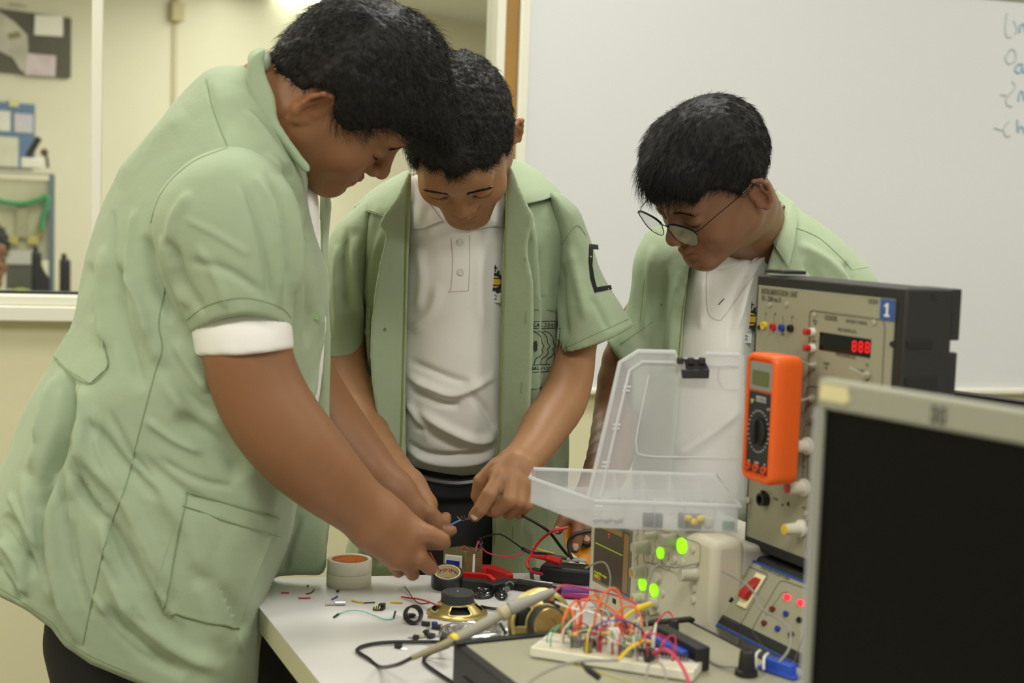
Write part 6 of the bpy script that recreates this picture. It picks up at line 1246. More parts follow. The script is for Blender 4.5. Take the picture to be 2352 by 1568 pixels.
# front edge and the far front panel, polo between
cloth('front_panel', [('+', 0, Pb([(736, 436), (760, 446), (756, 560), (752, 640), (760, 760), (758, 900), (760, 1010), (764, 1120), (752, 1250), (744, 1314), (700, 1322), (640, 1326), (600, 1348), (606, 1300), (640, 1180), (690, 1000), (730, 900), (736, 700)], 1.868, .008, .008, blur=0))], p1, [([(690, 1180), (665, 1250), (650, 1320)], 10, -.004)], .0036, None, .0008, 7)
cloth('polo_shirt', [('+', 0, Pb([(690, 400), (716, 420), (728, 440), (735, 500), (737, 560), (742, 610), (747, 680), (748, 745), (745, 800), (739, 870), (725, 950), (690, 960), (640, 800), (630, 500)], 1.835, .036, .012, blur=0))], p1, (), .0042, M_polo)
bv = bvh_of(coatA); bs_ = bvh_of(sleeveA)
seam(bv, [(474, 182), (486, 240), (505, 295), (522, 334)], M_seam, p1); seam(bs_, [(523, 340), (450, 368), (395, 412), (362, 460), (345, 520)], M_seam, p1); seam(bv, [(380, 660), (365, 740), (372, 800), (355, 860), (318, 1000), (290, 1110), (250, 1220), (222, 1330), (190, 1480)], M_seam, p1, .0008)
seam(bs_, [(428, 735), (480, 700), (560, 684), (640, 704), (668, 730)], M_seam, p1, .0006)
seam(bv, [(0, 1350), (60, 1388), (120, 1430), (150, 1468), (215, 1508), (300, 1545)], M_seam, p1, .0006)
patch(bv, [(430, 1126), (640, 1190), (630, 1222), (584, 1336), (548, 1444), (430, 1415), (376, 1404), (356, 1352)], M_cloth, p1, 'pocket', .0016, .0012, 9)
seam(bv, [(430, 1126), (376, 1404)], M_seam, p1, .0009, lift=.002, n=24); seam(bv, [(430, 1126), (638, 1190)], M_seam, p1, .0009, lift=.002, n=24); seam(bv, [(376, 1404), (356, 1352)], M_seam, p1, .0009, lift=.002, n=24); seam(bv, [(376, 1404), (430, 1415), (548, 1444)], M_seam, p1, .0009, lift=.002, n=20)
seam(bv, [(418, 1162), (640, 1232)], M_seam, p1, .0006, lift=.0028)
patch(bv, [(170, 742), (236, 782), (248, 842), (206, 880), (152, 845), (122, 815), (150, 770)], M_cloth, p1, 'belt_tab', .0022, .0012, 8); seam(bv, [(122, 815), (152, 848), (206, 882), (249, 842), (240, 790)], M_seam, p1, .0007, lift=.0024)
patch(bv, [(678, 648), (694, 682), (672, 770), (668, 700)], M_cloth, p1, 'chest_pocket', .004, .0012, 7)
button(bv, 727, 726, p1, M_btn, .0045); button(bv, 712, 906, p1, M_btn, .0045)
legs('trousers', P(355, 1470, 1.82), [P(330, 1500, 1.80)*[1, 1, 0], P(655, 1500, 1.90)*[1, 1, 0]], p1, .078, knees=[P(300, 1750, 1.78), P(640, 1640, 1.88)])
# ---------------------------------------------------------------- student 2: middle, facing us, head bowed
p2 = thing('person', 'student in the middle in an open green coat, head bowed, pointing at a wire', 'person', (-.06, 2.24, 0))
h2 = head_at((.992, -.07, .07), (.03, -.90, .42), .955, (0, -.109, -.036), 1062, 500, 2.045)
ops = head_ops(h2, fat=.001, nose=1.15, lip=1.15, np_=.009)
ops += chain([(h2.w((0, .02, -.05)), .055), (P(1062, 400, 2.24), .060), (P(1060, 470, 2.27), .065)], .03)
ops += [('+', .05, E(P(1060, 600, 2.27), (.11, .06, .10))), ('+', .05, Cn(P(1050, 600, 2.28), P(1050, 1050, 2.28), .07, .07)), ('+', .03, Cn(P(880, 560, 2.25), P(1240, 550, 2.25), .035, .035))]
ops += chain([(P(880, 560, 2.25), .035), (P(820, 600, 2.21), .038), (P(778, 800, 2.16), .040), (P(800, 925, 2.12), .041), (P(858, 1030, 2.05), .034), (P(915, 1098, 1.99), .0265), (P(938, 1122, 1.965), .0245)], .018)
ops += [('+', .012, Cn(P(935, 1115, 1.965), P(975, 1160, 1.945), .023, .019))] + finger([P(962, 1138, 1.945), P(984, 1170, 1.93), P(1003, 1196, 1.925)], .0115, .0092, .006) + finger([P(975, 1158, 1.95), P(1004, 1190, 1.955), P(1016, 1204, 1.95)], .0100, .0078) + finger([P(965, 1170, 1.955), P(990, 1200, 1.96), P(1000, 1215, 1.95)], .0095, .0075) + finger([P(950, 1172, 1.96), P(975, 1205, 1.96)], .009, .007)
ops += chain([(P(1240, 550, 2.25), .035), (P(1286, 600, 2.21), .031), (P(1326, 740, 2.17), .030), (P(1323, 808, 2.15), .0290), (P(1312, 865, 2.13), .0325), (P(1290, 925, 2.10), .0355), (P(1252, 980, 2.06), .034), (P(1222, 1030, 2.01), .029), (P(1192, 1064, 1.97), .026), (P(1184, 1072, 1.96), .025)], .018)
ops += [('+', .010, Cn(P(1175, 1075, 1.958), P(1150, 1096, 1.94), .024, .0155)), ('+', .010, Cn(P(1186, 1072, 1.958), P(1180, 1102, 1.94), .022, .0155)), ('+', .010, Cn(P(1196, 1076, 1.958), P(1208, 1112, 1.945), .020, .014))]
ops += finger([P(1150, 1094, 1.938), P(1124, 1136, 1.918), P(1104, 1168, 1.915), P(1090, 1184, 1.918)], .0120, .0090, .006) + finger([P(1176, 1098, 1.935), P(1170, 1148, 1.915), P(1140, 1172, 1.925), P(1126, 1172, 1.935)], .0118, .0088, .006) + finger([P(1198, 1106, 1.94), P(1192, 1152, 1.925), P(1168, 1180, 1.94)], .0108, .0085, .006) + finger([P(1212, 1116, 1.948), P(1211, 1158, 1.935), P(1192, 1180, 1.945)], .0098, .0078, .006) + finger([P(1140, 1070, 1.955), P(1105, 1105, 1.955), P(1098, 1138, 1.958), P(1108, 1160, 1.96)], .0120, .0090, .006)
b2 = skin_mesh('body', ops, p2, M_skB, [(h2, (1.0, .76, .74))])
bvh_cur = bvh_of(b2)
for s_ in (-1, 1): brow(h2, s_, M_hair, p2, 5, 2.0, 620); lash(h2, s_, M_hair, p2, 6, 60, .0055)
def nl(bvh, px, py, dx, dy, Y, parent, w=.0056, L=.009):
    c = onto(bvh, px, py, -.0001); hh = bvh.ray_cast(Vector(CAM), Vector(unit(ray(px, py))), 9); n = np.array(hh[1]); d = P(px+dx, py+dy, Y)-P(px, py, Y); nail(None, parent, M_nail, c, d, n if n@ray(px, py) < 0 else -n, w, L)
nl(bvh_cur, 1090, 1186, -9, 12, 1.9, p2, .0055, .0095); nl(bvh_cur, 1001, 1188, 9, 12, 1.9, p2, .0062, .0110)
hp2 = [(930, 360), (900, 250), (940, 120), (1010, 60), (1090, 50), (1170, 80), (1220, 150), (1230, 230), (1200, 270), (1183, 290), (1182, 340), (1176, 385), (1168, 398), (1160, 352), (1150, 350), (1142, 368), (1120, 380), (1098, 384), (1075, 392), (1050, 408), (1028, 400), (1010, 388), (990, 388), (975, 372), (962, 360), (954, 385), (946, 378)]
hair = [('+', 0, h2.E((0, .012, .042), (.0835, .105, .096))), ('+', .02, h2.E((.0, -.05, .066), (.060, .046, .036))), ('&', .006, Wd(hp2))]
v, f = sdf_mesh(hair, .0026); v = relax(v, f, 1, .5)
grow_hair(v, f, np.ones(len(v)), h2, lambda p: (p[0]*6+.2*math.sin(p[1]*60), -1.0, -.4), 11000, lambda l: .012+.010*np.clip(-l[:, 1]*10, 0, 1), M_hair, p2, seed=21, curl=.010, lift=.6, w=.00042, jit=.7, base_tex=.0020)
coat2 = [(945, 392), (905, 415), (856, 452), (815, 500), (806, 560), (812, 700), (822, 850), (846, 940), (852, 1010), (838, 1100), (812, 1200), (790, 1290), (785, 1400), (900, 1420), (1060, 1420), (1200, 1420), (1312, 1400), (1308, 1290), (1306, 1150), (1308, 1010), (1306, 900), (1302, 800), (1308, 680), (1322, 560), (1300, 480), (1235, 425), (1168, 380), (1120, 395), (1060, 420), (990, 410)]
C2 = [('+', 0, Pb(coat2, 2.235, .135, .105)), ('+', .03, Pb([(800, 520), (850, 450), (960, 405), (1150, 400), (1250, 430), (1320, 490), (1330, 560), (1060, 620), (810, 600)], 2.22, .10, .09))]
C2 += [('-', .003, Wd([(950, 380), (943, 520), (938, 620), (934, 760), (932, 900), (932, 1100), (930, 1450), (1128, 1450), (1130, 1250), (1134, 1090), (1144, 1000), (1148, 850), (1152, 700), (1156, 560), (1166, 390), (1060, 360)], 1.5, 2.26))]
st = []
F_([(860, 470), (850, 600), (845, 700)], 12, .005); F_([(830, 500), (825, 640), (835, 760)], 12, -.006); F_([(880, 520), (862, 620), (855, 760), (870, 900)], 10, .008); F_([(1215, 470), (1222, 560), (1228, 700), (1226, 900), (1216, 1050)], 9, .010); F_([(1245, 560), (1250, 700), (1248, 800)], 10, -.006)
F_([(1290, 490), (1300, 560), (1290, 650)], 10, .004); F_([(870, 900), (880, 1000), (905, 1080)], 12, .006); F_([(840, 1180), (830, 1300)], 12, .006); F_([(870, 1180), (870, 1300)], 12, -.006); F_([(1220, 1200), (1230, 1320)], 12, .006); F_([(1260, 1050), (1270, 1200), (1280, 1320)], 14, -.006)
coatB = cloth('coat', C2, p2, st, .0044, noise=.0010, seed=13, big=.0018)
ps = [(1070, 395), (1160, 430), (1200, 520), (1200, 800), (1190, 1000), (1160, 1075), (1110, 1094), (1062, 1104), (1010, 1096), (960, 1080), (925, 1060), (895, 900), (890, 600), (905, 450), (960, 400)]
st = []
F_([(935, 860), (990, 890), (1050, 905), (1140, 860)], 10, .008); F_([(940, 890), (1000, 920), (1060, 930)], 10, -.007); F_([(945, 760), (990, 720), (1010, 650)], 16, .005); F_([(940, 830), (980, 845), (1040, 870), (1080, 880)], 9, -.006); F_([(960, 940), (1020, 980), (1090, 1010), (1140, 1005)], 12, .007); F_([(950, 970), (1010, 1010), (1070, 1030)], 12, -.006)
F_([(935, 1015), (980, 1040), (1060, 1046), (1140, 1030)], 7, -.006); F_([(935, 1030), (990, 1056), (1060, 1062), (1140, 1048)], 9, .006); F_([(960, 560), (970, 640), (960, 720)], 14, .004); F_([(1110, 560), (1100, 660), (1110, 760)], 14, .003); F_([(1080, 900), (1120, 950), (1140, 990)], 10, -.005); F_([(935, 920), (960, 960), (985, 1010)], 9, .005)
poloB = cloth('polo_shirt', [('+', 0, Pb(ps, 2.23, .122, .10)), ('-', .002, h2.E((0, -.02, -.07), (.052, .07, .07)))], p2, st, .0040, M_polo, .0008, 17, big=.0016)
bp = bvh_of(poloB); bc = bvh_of(coatB)
sleeveL = cloth('sleeve', [('+', 0, Pb([(852, 455), (806, 485), (766, 528), (742, 590), (720, 680), (705, 780), (700, 860), (700, 960), (832, 960), (826, 860), (838, 800), (845, 700), (850, 600), (862, 520)], 2.175, .075, .06)), cut(0, [(600, 842), (751, 846), (782, 850), (820, 853), (900, 856)]), ('-', .003, Cn(P(775, 820, 2.16), P(775, 880, 2.16), .038, .038))], p2, [([(800, 520), (790, 620), (800, 720)], 12, -.006), ([(775, 560), (770, 660), (775, 780)], 10, .004), ([(815, 540), (812, 640), (830, 740)], 10, .005)], .0038, seed=23, big=.0014)
sleeveR = cloth('sleeve', [('+', 0, Pb([(1262, 440), (1322, 472), (1352, 540), (1388, 640), (1426, 700), (1462, 760), (1500, 840), (1400, 900), (1300, 920), (1276, 850), (1274, 760), (1278, 680), (1286, 560)], 2.165, .080, .05)), cut(0, [(1180, 850), (1272, 826), (1300, 813), (1352, 797), (1404, 776), (1456, 748), (1540, 700)], 400), ('-', .003, Cn(P(1335, 740, 2.16), P(1360, 850, 2.13), .040, .050))], p2, [([(1310, 560), (1330, 660), (1350, 740)], 14, .004), ([(1290, 600), (1290, 700), (1300, 780)], 12, -.005), ([(1360, 680), (1380, 720), (1400, 760)], 9, -.003)], .0038, seed=27, big=.0012)
bsl = bvh_of(sleeveL); bsr = bvh_of(sleeveR)
cloth('front_panel', [('+', 0, Pb([(1168, 385), (1192, 425), (1212, 468), (1226, 502), (1216, 545), (1214, 590), (1226, 660), (1224, 800), (1218, 960), (1210, 1100), (1196, 1310), (1196, 1390), (1126, 1390), (1130, 1250), (1132, 1090), (1143, 1000), (1148, 850), (1152, 700), (1156, 560)], 2.098, .0045, .0045, bx=-.00042, ref=(1155, 700), blur=0))], p2, (), .0030, None, .0006, 31)
cloth('front_panel', [('+', 0, Pb([(944, 395), (912, 450), (872, 510), (884, 545), (868, 620), (852, 740), (852, 860), (866, 960), (886, 1040), (900, 1095), (912, 1200), (905, 1310), (900, 1390), (936, 1390), (934, 1250), (934, 1090), (932, 900), (935, 740), (941, 540)], 2.098, .0045, .0045, bx=.00036, ref=(938, 700), blur=0))], p2, (), .0030, None, .0006, 33)
for q in ([(1160, 400), (1158, 560), (1153, 700), (1149, 850), (1145, 1000), (1136, 1080), (1131, 1250)], [(940, 420), (937, 560), (934, 700), (930, 850), (926, 1000), (920, 1060)]):
    fp = [o for o in S.objects if o.name.startswith('front_panel')][-2 if q[0][0] > 1000 else -1]; seam(bvh_of(fp), [(x+(4 if x > 1000 else -5), y) for x, y in q], M_thr, p2, .0017, 'overlock_edge', .0004, 12)
bfR = bvh_of([o for o in S.objects if o.name.startswith('front_panel')][-2]); bfL = bvh_of([o for o in S.objects if o.name.startswith('front_panel')][-1])
def bhole(bvh, x, y0, y1): seam(bvh, [(x, y0), (x-1, (y0+y1)/2), (x-1, y1)], M_thr, p2, .0009, 'buttonhole', .0003, 3)
bhole(bfR, 1208, 716, 742); bhole(bfR, 1199, 878, 904); bhole(bfR, 1207, 592, 600); button(bfL, 884, 756, p2, M_thr, .0022)
seam(bfR, [(1178, 1210), (1177, 1238)], M_thr, p2, .0009, 'buttonhole')
patch(bc, [(945, 394), (905, 418), (850, 450), (806, 472), (850, 484), (890, 497), (915, 470), (935, 440)], M_cloth, p2, 'collar', .016, .0022, 7, bulge=.004); patch(bc, [(1168, 362), (1205, 372), (1250, 402), (1289, 442), (1250, 458), (1206, 468), (1184, 430), (1166, 400)], M_cloth, p2, 'collar', .016, .0022, 7, bulge=.004)
seam(bc, [(812, 474), (850, 487), (889, 499)], M_seam, p2, .0009, lift=.019); seam(bc, [(1286, 443), (1250, 458), (1208, 467)], M_seam, p2, .0009, lift=.019)
patch(bp, [(946, 400), (943, 526), (972, 524), (1000, 512), (1016, 506), (994, 478), (965, 440)], M_polo, p2, 'polo_collar', .006, .003, 7, bulge=.005); patch(bp, [(1160, 420), (1157, 521), (1135, 519), (1118, 522), (1098, 526), (1074, 532), (1092, 516), (1112, 496), (1135, 465)], M_polo, p2, 'polo_collar', .006, .003, 7, bulge=.005)
seam(bp, [(1036, 545), (1040, 600), (1036, 660), (1030, 672)], mat('polo seam', (200, 194, 184), .8), p2, .0007); seam(bp, [(1078, 540), (1079, 600), (1076, 668)], mat('polo seam', (200, 194, 184), .8), p2, .0006); seam(bp, [(1030, 670), (1074, 668)], mat('polo seam', (200, 194, 184), .8), p2, .0007)
button(bp, 1058, 556, p2, M_btw, .0050); button(bp, 1058, 625, p2, M_btw, .0050)
cog(bp, 1136, 647, p2)
def badge(bvh, px, py, parent, side=1):
    c = onto(bvh, px, py, .0006)
    if c is None: return
    n = -unit(ray(px, py)); x = unit(np.cross((0, 0, 1), n)); y = np.cross(n, x); MB().box(c-x*.009-y*.0075, x*.018, y*.015, n*.0006).make('number_patch', mat('patch white', (226, 222, 214), .8), parent); text('2', .011, c+n*.0009+x*.001, x, y, mat('number blue', (56, 84, 140), .7), parent, 'number_print')
badge(bp, 1136, 683, p2)
pk = patch(bc, [(1222, 683), (1286, 681), (1284, 720), (1276, 870), (1250, 894), (1216, 892)], M_cloth, p2, 'breast_pocket', .002, .0012, 7); bk = bvh_of(pk); seam(bc, [(1224, 710), (1284, 712)], M_seam, p2, .0006, lift=.0032)
patch(bc, [(808, 714), (850, 706), (848, 860), (826, 880), (816, 800)], M_cloth, p2, 'breast_pocket', .004, .0012, 7)
M_pr = mat('black screen print', (44, 52, 46), .8)
def pline(pts, r=.0006, name='printed_line', n=8): return seam(bk, pts, M_pr, p2, r, name, .0004, n)
for q in ([(1226, 738), (1279, 737)], [(1224, 754), (1276, 753)], [(1279, 738), (1276, 800), (1266, 848)], [(1222, 838), (1262, 836)], [(1222, 855), (1262, 852), (1267, 846)]): pline(q, .0005, n=10)
for k in range(3):
    d = 13*k; pline([(1223+d, 760), (1234+d*1.02, 764), (1243+d*1.02, 776), (1244+d, 786), (1249+d, 796), (1243+d, 802), (1246+d, 808), (1240+d, 818), (1231+d, 824), (1227+d, 837)], .0006, n=6)
c_ = onto(bk, 1231, 796, .0008)
if c_ is not None:
    n_ = -unit(ray(1229, 796)); x_ = unit(np.cross((0, 0, 1), n_)); y_ = np.cross(n_, x_)
    MB().prism([c_+x_*a*.001+y_*b*.001 for a, b in ((-3, 7), (0, 9), (3, 7), (3.4, 2), (2, -1), (3, -4), (0, -8), (-3, -4))], n_*.0003).make('printed_figure', M_pr, p2)
def ctext(bvh, s, px, py, size, lift, parent, m, name='print', bold=.0002):
    adv = size*.66*FPX/2.1
    for i, ch in enumerate(s):             # printed letter by letter so that it follows the cloth
        c = onto(bvh, px+(i-(len(s)-1)/2)*adv, py, lift)
        if c is not None: n = -unit(ray(px, py)); x = unit(np.cross((0, 0, 1), n)); text(ch, size, c, x, np.cross(n, x), m, parent, name, .0001, bold=bold)
ctext(bk, 'CALDONE', 1251, 746, .0072, .0008, p2, M_pr); ctext(bk, 'SALVADOR', 1246, 846, .0062, .0008, p2, M_pr)
M_vel = mat('black hook tape', (18, 18, 20), .7, bump=[(900, .5, .001)])
for q in ([(1356, 560), (1374, 562), (1375, 573), (1357, 572)], [(1353, 560), (1363, 562), (1361, 610), (1366, 640), (1374, 670), (1366, 672), (1356, 640), (1352, 600)], [(1367, 660), (1403, 654), (1406, 664), (1370, 671)]): patch(bsr, q, M_vel, p2, 'hook_tape', .0012, .0012, 5)
seam(bsr, [(1285, 806), (1340, 780), (1400, 752), (1443, 732)], M_seam, p2, .0006); seam(bsl, [(752, 815), (785, 822), (820, 820)], M_seam, p2, .0006); seam(bsr, [(1262, 700), (1275, 600), (1320, 520), (1345, 540)], M_seam, p2, .0006)
seam(bc, [(1252, 402), (1290, 425), (1330, 470)], M_seam, p2, .0006)
legs('trousers', P(1050, 1160, 2.28), [(-.17, 2.36, 0), (.03, 2.36, 0)], p2, .08)
cloth('trouser_front', [('+', 0, Pb([(930, 1060), (1060, 1090), (1190, 1060), (1180, 1200), (1160, 1420), (900, 1420), (915, 1200)], 2.245, .122, .09))], p2, (), .006, M_trou, .001, 3)
MB().tube(spline([P(940, 1090, 2.112), P(1000, 1105, 2.106), P(1060, 1110, 2.104), P(1130, 1098, 2.11)], 5), .006, 8).make('belt', mat('belt leather', (18, 18, 18), .3), p2)
# ---------------------------------------------------------------- student 3: right, glasses
p3 = thing('person', 'student with thin black glasses and open green coat standing behind the instruments at the right', 'person', (.37, 2.34, 0))
h3 = head_at((.60, -.76, -.22), (-.40, -.55, .73), .905, (0, -.113, -.036), 1545, 560, 2.06)
ops = head_ops(h3, fat=-.001, nose=1.12, lip=1.25, jaw=.008, lf=.0015)
ops += chain([(h3.w((0, .025, -.05)), .052), (P(1716, 515, 2.27), .052), (P(1726, 590, 2.33), .052)], .03)
ops += [('+', .05, E(P(1740, 720, 2.35), (.10, .06, .09))), ('+', .05, Cn(P(1700, 700, 2.35), P(1690, 1200, 2.35), .07, .07)), ('+', .03, Cn(P(1540, 660, 2.32), P(1900, 680, 2.36), .03, .03))]
ops += chain([(P(1540, 660, 2.32), .03), (P(1500, 700, 2.31), .036), (P(1440, 830, 2.30), .040), (P(1418, 960, 2.28), .039), (P(1400, 1050, 2.18), .035), (P(1368, 1130, 2.05), .028), (P(1345, 1162, 1.995), .025)], .018)
ops += [('+', .01, Cn(P(1350, 1155, 1.99), P(1330, 1185, 1.965), .024, .019)), ('+', .01, Cn(P(1360, 1160, 1.99), P(1348, 1190, 1.965), .022, .018))]
ops += finger([P(1316, 1172, 1.965), P(1296, 1192, 1.95), P(1282, 1216, 1.945)], .0098, .0072, .006) + finger([P(1332, 1186, 1.955), P(1327, 1225, 1.94), P(1321, 1258, 1.935)], .0102, .0076, .006) + finger([P(1350, 1188, 1.955), P(1349, 1215, 1.94), P(1347, 1238, 1.94)], .0098, .0072, .006) + finger([P(1366, 1188, 1.96), P(1368, 1215, 1.95)], .009, .007, .006)
ops += chain([(P(1900, 680, 2.36), .03), (P(1940, 900, 2.34), .038), (P(1900, 1050, 2.25), .034), (P(1820, 1120, 2.15), .026)], .018) + finger([P(1815, 1125, 2.14), P(1780, 1150, 2.12)], .022, .012) + finger([P(1815, 1110, 2.13), P(1785, 1130, 2.10)], .012, .008) + finger([P(1820, 1135, 2.13), P(1790, 1165, 2.10)], .012, .008)
b3 = skin_mesh('body', ops, p3, M_skC, [(h3, (1.02, .74, .76))])
bvh_cur = bvh_of(b3)
for s_ in (-1, 1): brow(h3, s_, M_hair, p3, 7, .9, 300); lash(h3, s_, M_hair, p3, 8)
nl(bvh_cur, 1279, 1216, -4, 12, 1.9, p3, .0042, .009); nl(bvh_cur, 1321, 1256, -1, 12, 1.9, p3, .0046, .010); nl(bvh_cur, 1347, 1236, 0, 12, 1.9, p3, .0044, .009)
hp3 = [(1450, 480), (1420, 420), (1420, 340), (1450, 260), (1510, 190), (1600, 150), (1700, 160), (1780, 210), (1820, 290), (1820, 380), (1800, 440), (1770, 470), (1750, 440), (1722, 436), (1705, 446), (1690, 444), (1660, 436), (1632, 436), (1612, 448), (1606, 462), (1594, 470), (1570, 462), (1540, 458), (1510, 460), (1490, 456), (1470, 480)]
hair = [('+', 0, h3.E((0, .012, .044), (.085, .105, .098))), ('+', .02, h3.E((0, -.062, .062), (.066, .046, .044))), ('&', .006, Wd(hp3)), ('+', .02, Pb([(1490, 420), (1470, 390), (1475, 330), (1510, 275), (1570, 245), (1640, 235), (1700, 252), (1735, 300), (1735, 350), (1680, 400), (1600, 430), (1540, 440)], 2.15, .085, .07))]
v, f = sdf_mesh(hair, .0028); v = relax(v, f, 1, .5)
grow_hair(v, f, np.ones(len(v)), h3, lambda p: (p[0]*7, -1.0 if p[1] < .04 else .2, -.5-5*max(0, .05-p[2])), 11000, lambda l: .018+.016*np.clip(-l[:, 1]*8+.2, 0, 1)*(l[:, 2] > .05), M_hair2, p3, seed=31, curl=.002, lift=.28, w=.00042, jit=.16, base_tex=.0010, grav=.4)
coat3 = [(1762, 428), (1800, 452), (1832, 478), (1870, 510), (1920, 545), (1965, 585), (2005, 630), (2030, 700), (2040, 850), (2040, 1100), (2000, 1400), (1440, 1400), (1452, 1150), (1450, 980), (1446, 860), (1448, 828), (1446, 788), (1446, 742), (1448, 690), (1456, 610), (1472, 556), (1500, 520), (1560, 530), (1640, 560), (1720, 500)]
st = []
F_([(1500, 560), (1490, 680), (1480, 780)], 12, .006); F_([(1530, 600), (1520, 720), (1510, 850)], 12, -.007); F_([(1560, 620), (1545, 740), (1540, 850)], 10, .005); F_([(1830, 560), (1900, 600), (1950, 650)], 14, .005); F_([(1850, 600), (1880, 640), (1880, 700)], 14, -.007); F_([(1940, 600), (1960, 650)], 10, -.004)
coatC = cloth('coat', [('+', 0, Pb(coat3, 2.335, .14, .13)), ('+', .03, Pb([(1480, 640), (1520, 540), (1700, 520), (1830, 490), (1960, 600), (1990, 700), (1700, 720)], 2.31, .10, .09)), ('+', .01, Pb([(1500, 560), (1470, 590), (1454, 640), (1440, 700), (1415, 750), (1385, 800), (1350, 870), (1360, 960), (1500, 960), (1520, 840), (1530, 700)], 2.30, .062, .05, blur=10)), cut(0, [(1300, 700), (1396, 788), (1412, 812), (1432, 836), (1460, 858), (1500, 1100)], 400) if 0 else ('-', .002, Wd([(1380, 770), (1396, 788), (1412, 812), (1432, 836), (1450, 850), (1450, 1000), (1300, 1000), (1300, 780)], 0, 9, False)), ('-', .003, Wd([(1585, 600), (1574, 680), (1566, 760), (1560, 900), (1552, 1200), (1725, 1200), (1738, 860), (1746, 700), (1764, 600), (1790, 520), (1800, 470), (1775, 440), (1680, 480), (1620, 540)], 1.5, 2.36))], p3, st, .0046, noise=.0010, seed=43, big=.0018)
st = []
F_([(1770, 560), (1720, 640), (1690, 760)], 10, .006); F_([(1740, 600), (1690, 680), (1670, 800)], 10, -.006); F_([(1620, 640), (1610, 760)], 10, .004); F_([(1560, 1050), (1620, 1000), (1700, 930)], 16, .012)
poloC = cloth('polo_shirt', [('+', 0, Pb([(1590, 590), (1640, 560), (1700, 560), (1770, 500), (1800, 462), (1812, 480), (1800, 560), (1770, 700), (1750, 1000), (1730, 1200), (1530, 1200), (1530, 800), (1560, 640)], 2.325, .128, .09)), ('-', .002, h3.E((0, -.01, -.09), (.055, .07, .07)))], p3, st, .0042, M_polo, .0008, 47, big=.0016)
bp3 = bvh_of(poloC); bc3 = bvh_of(coatC)
patch(bc3, [(1758, 428), (1790, 440), (1826, 466), (1832, 500), (1824, 560), (1812, 612), (1800, 596), (1778, 562), (1774, 548), (1795, 510), (1804, 474)], M_cloth, p3, 'collar', .014, .0022, 6, bulge=.004)
seam(bc3, [(1830, 524), (1880, 546), (1930, 590), (1955, 618)], M_seam, p3, .0007); seam(bc3, [(1582, 625), (1572, 680), (1564, 760), (1556, 860)], M_thr, p3, .0014, 'overlock_edge'); seam(bc3, [(1480, 640), (1470, 740)], M_seam, p3, .0006); seam(bc3, [(1425, 790), (1500, 738)], M_seam, p3, .0006); seam(bc3, [(1955, 618), (2000, 612)], M_lite, p3, .0007)
patch(bp3, [(1796, 462), (1802, 480), (1790, 520), (1764, 570), (1740, 594), (1720, 606), (1744, 580), (1775, 520)], M_polo, p3, 'polo_collar', .006, .0025, 6, bulge=.004)
patch(bp3, [(1640, 602), (1700, 596), (1750, 562), (1740, 584), (1700, 606), (1660, 618), (1648, 618)], M_polo, p3, 'undershirt_neck', .003, .002, 6)
seam(bp3, [(1625, 610), (1622, 660), (1627, 718), (1650, 735), (1668, 720), (1740, 620)], mat('polo seam', (200, 194, 184), .8), p3, .0007); button(bp3, 1628, 620, p3, M_btw, .0045); button(bc3, 1519, 700, p3, M_thr, .002)
seam(bp3, [(1650, 700), (1663, 686)], mat('dark stitch', (90, 80, 70), .8), p3, .0009, 'buttonhole', .0004, 3)
cog(bp3, 1724, 733, p3, .0150); badge(bp3, 1712, 776, p3)
legs('trousers', P(1700, 1300, 2.36), [(.28, 2.42, 0), (.50, 2.42, 0)], p3, .08)
# glasses
M_fr = mat('black metal frame', (20, 20, 22), .3, .4); M_lens = mat('spectacle lens', (240, 245, 248), .03)
_n = M_lens.node_tree; _o = _n.nodes['Material Output']; _t = _n.nodes.new('ShaderNodeBsdfTransparent'); _t.inputs[0].default_value = (.95, .96, .97, 1); _g = _n.nodes.new('ShaderNodeBsdfGlossy'); _g.inputs['Roughness'].default_value = .04; _x = _n.nodes.new('ShaderNodeMixShader'); _x.inputs[0].default_value = .14
_n.links.new(_t.outputs[0], _x.inputs[1]); _n.links.new(_g.outputs[0], _x.inputs[2]); _n.links.new(_x.outputs[0], _o.inputs[0])
gl = bpy.data.objects.new('eyeglasses', None); S.collection.objects.link(gl); gl.parent = p3; gl.matrix_parent_inverse = Matrix.Translation(-Vector(p3.location)); gl.location = tuple(h3.w((0, -.12, -.02)))
gp = lambda x, y, z: h3.w((x, y, z)); GZ = -.003; GY = -.114
for s_ in (-1, 1):
    rim = [(np.sign(math.cos(a))*abs(math.cos(a))**.8*.0290, np.sign(math.sin(a))*abs(math.sin(a))**(1.0 if math.sin(a) < 0 else .55)*(.026 if math.sin(a) < 0 else .015)) for a in np.linspace(0, 2*math.pi, 33)[:-1]]
    rim = [(x*(1+.08*(z > 0)), z) for x, z in rim]; q = [gp(s_*.0375+x, GY+.004*abs(x+s_*.0375)/.036*.9-.15*z*.0, GZ+z) for x, z in rim]
    MB().tube(q, .0007, 6, True).make('rim', M_fr, gl); MB().tube(q[1:16], .0016, 8).make('browline', M_fr, gl); MB().prism(q, h3.M@np.array((0, .0012, 0))).make('lens', M_lens, gl)
    MB().tube([gp(s_*.064, GY+.008, GZ+.008), gp(s_*.070, GY+.016, GZ+.010), gp(s_*.074, GY+.05, GZ+.012), gp(s_*.083, -.02, GZ+.016), gp(s_*.086, .010, GZ+.020)], .0007, 6).make('temple', M_fr, gl); MB().tube([gp(s_*.084, -.012, GZ+.017), gp(s_*.086, .008, GZ+.020), gp(s_*.084, .022, GZ+.008)], .0014, 8).make('temple_tip', M_fr, gl)
MB().tube(spline([gp(-.011, GY+.001, GZ+.006), gp(0, GY-.002, GZ+.010), gp(.011, GY+.001, GZ+.006)], 5), .0009, 6).make('bridge', M_fr, gl)
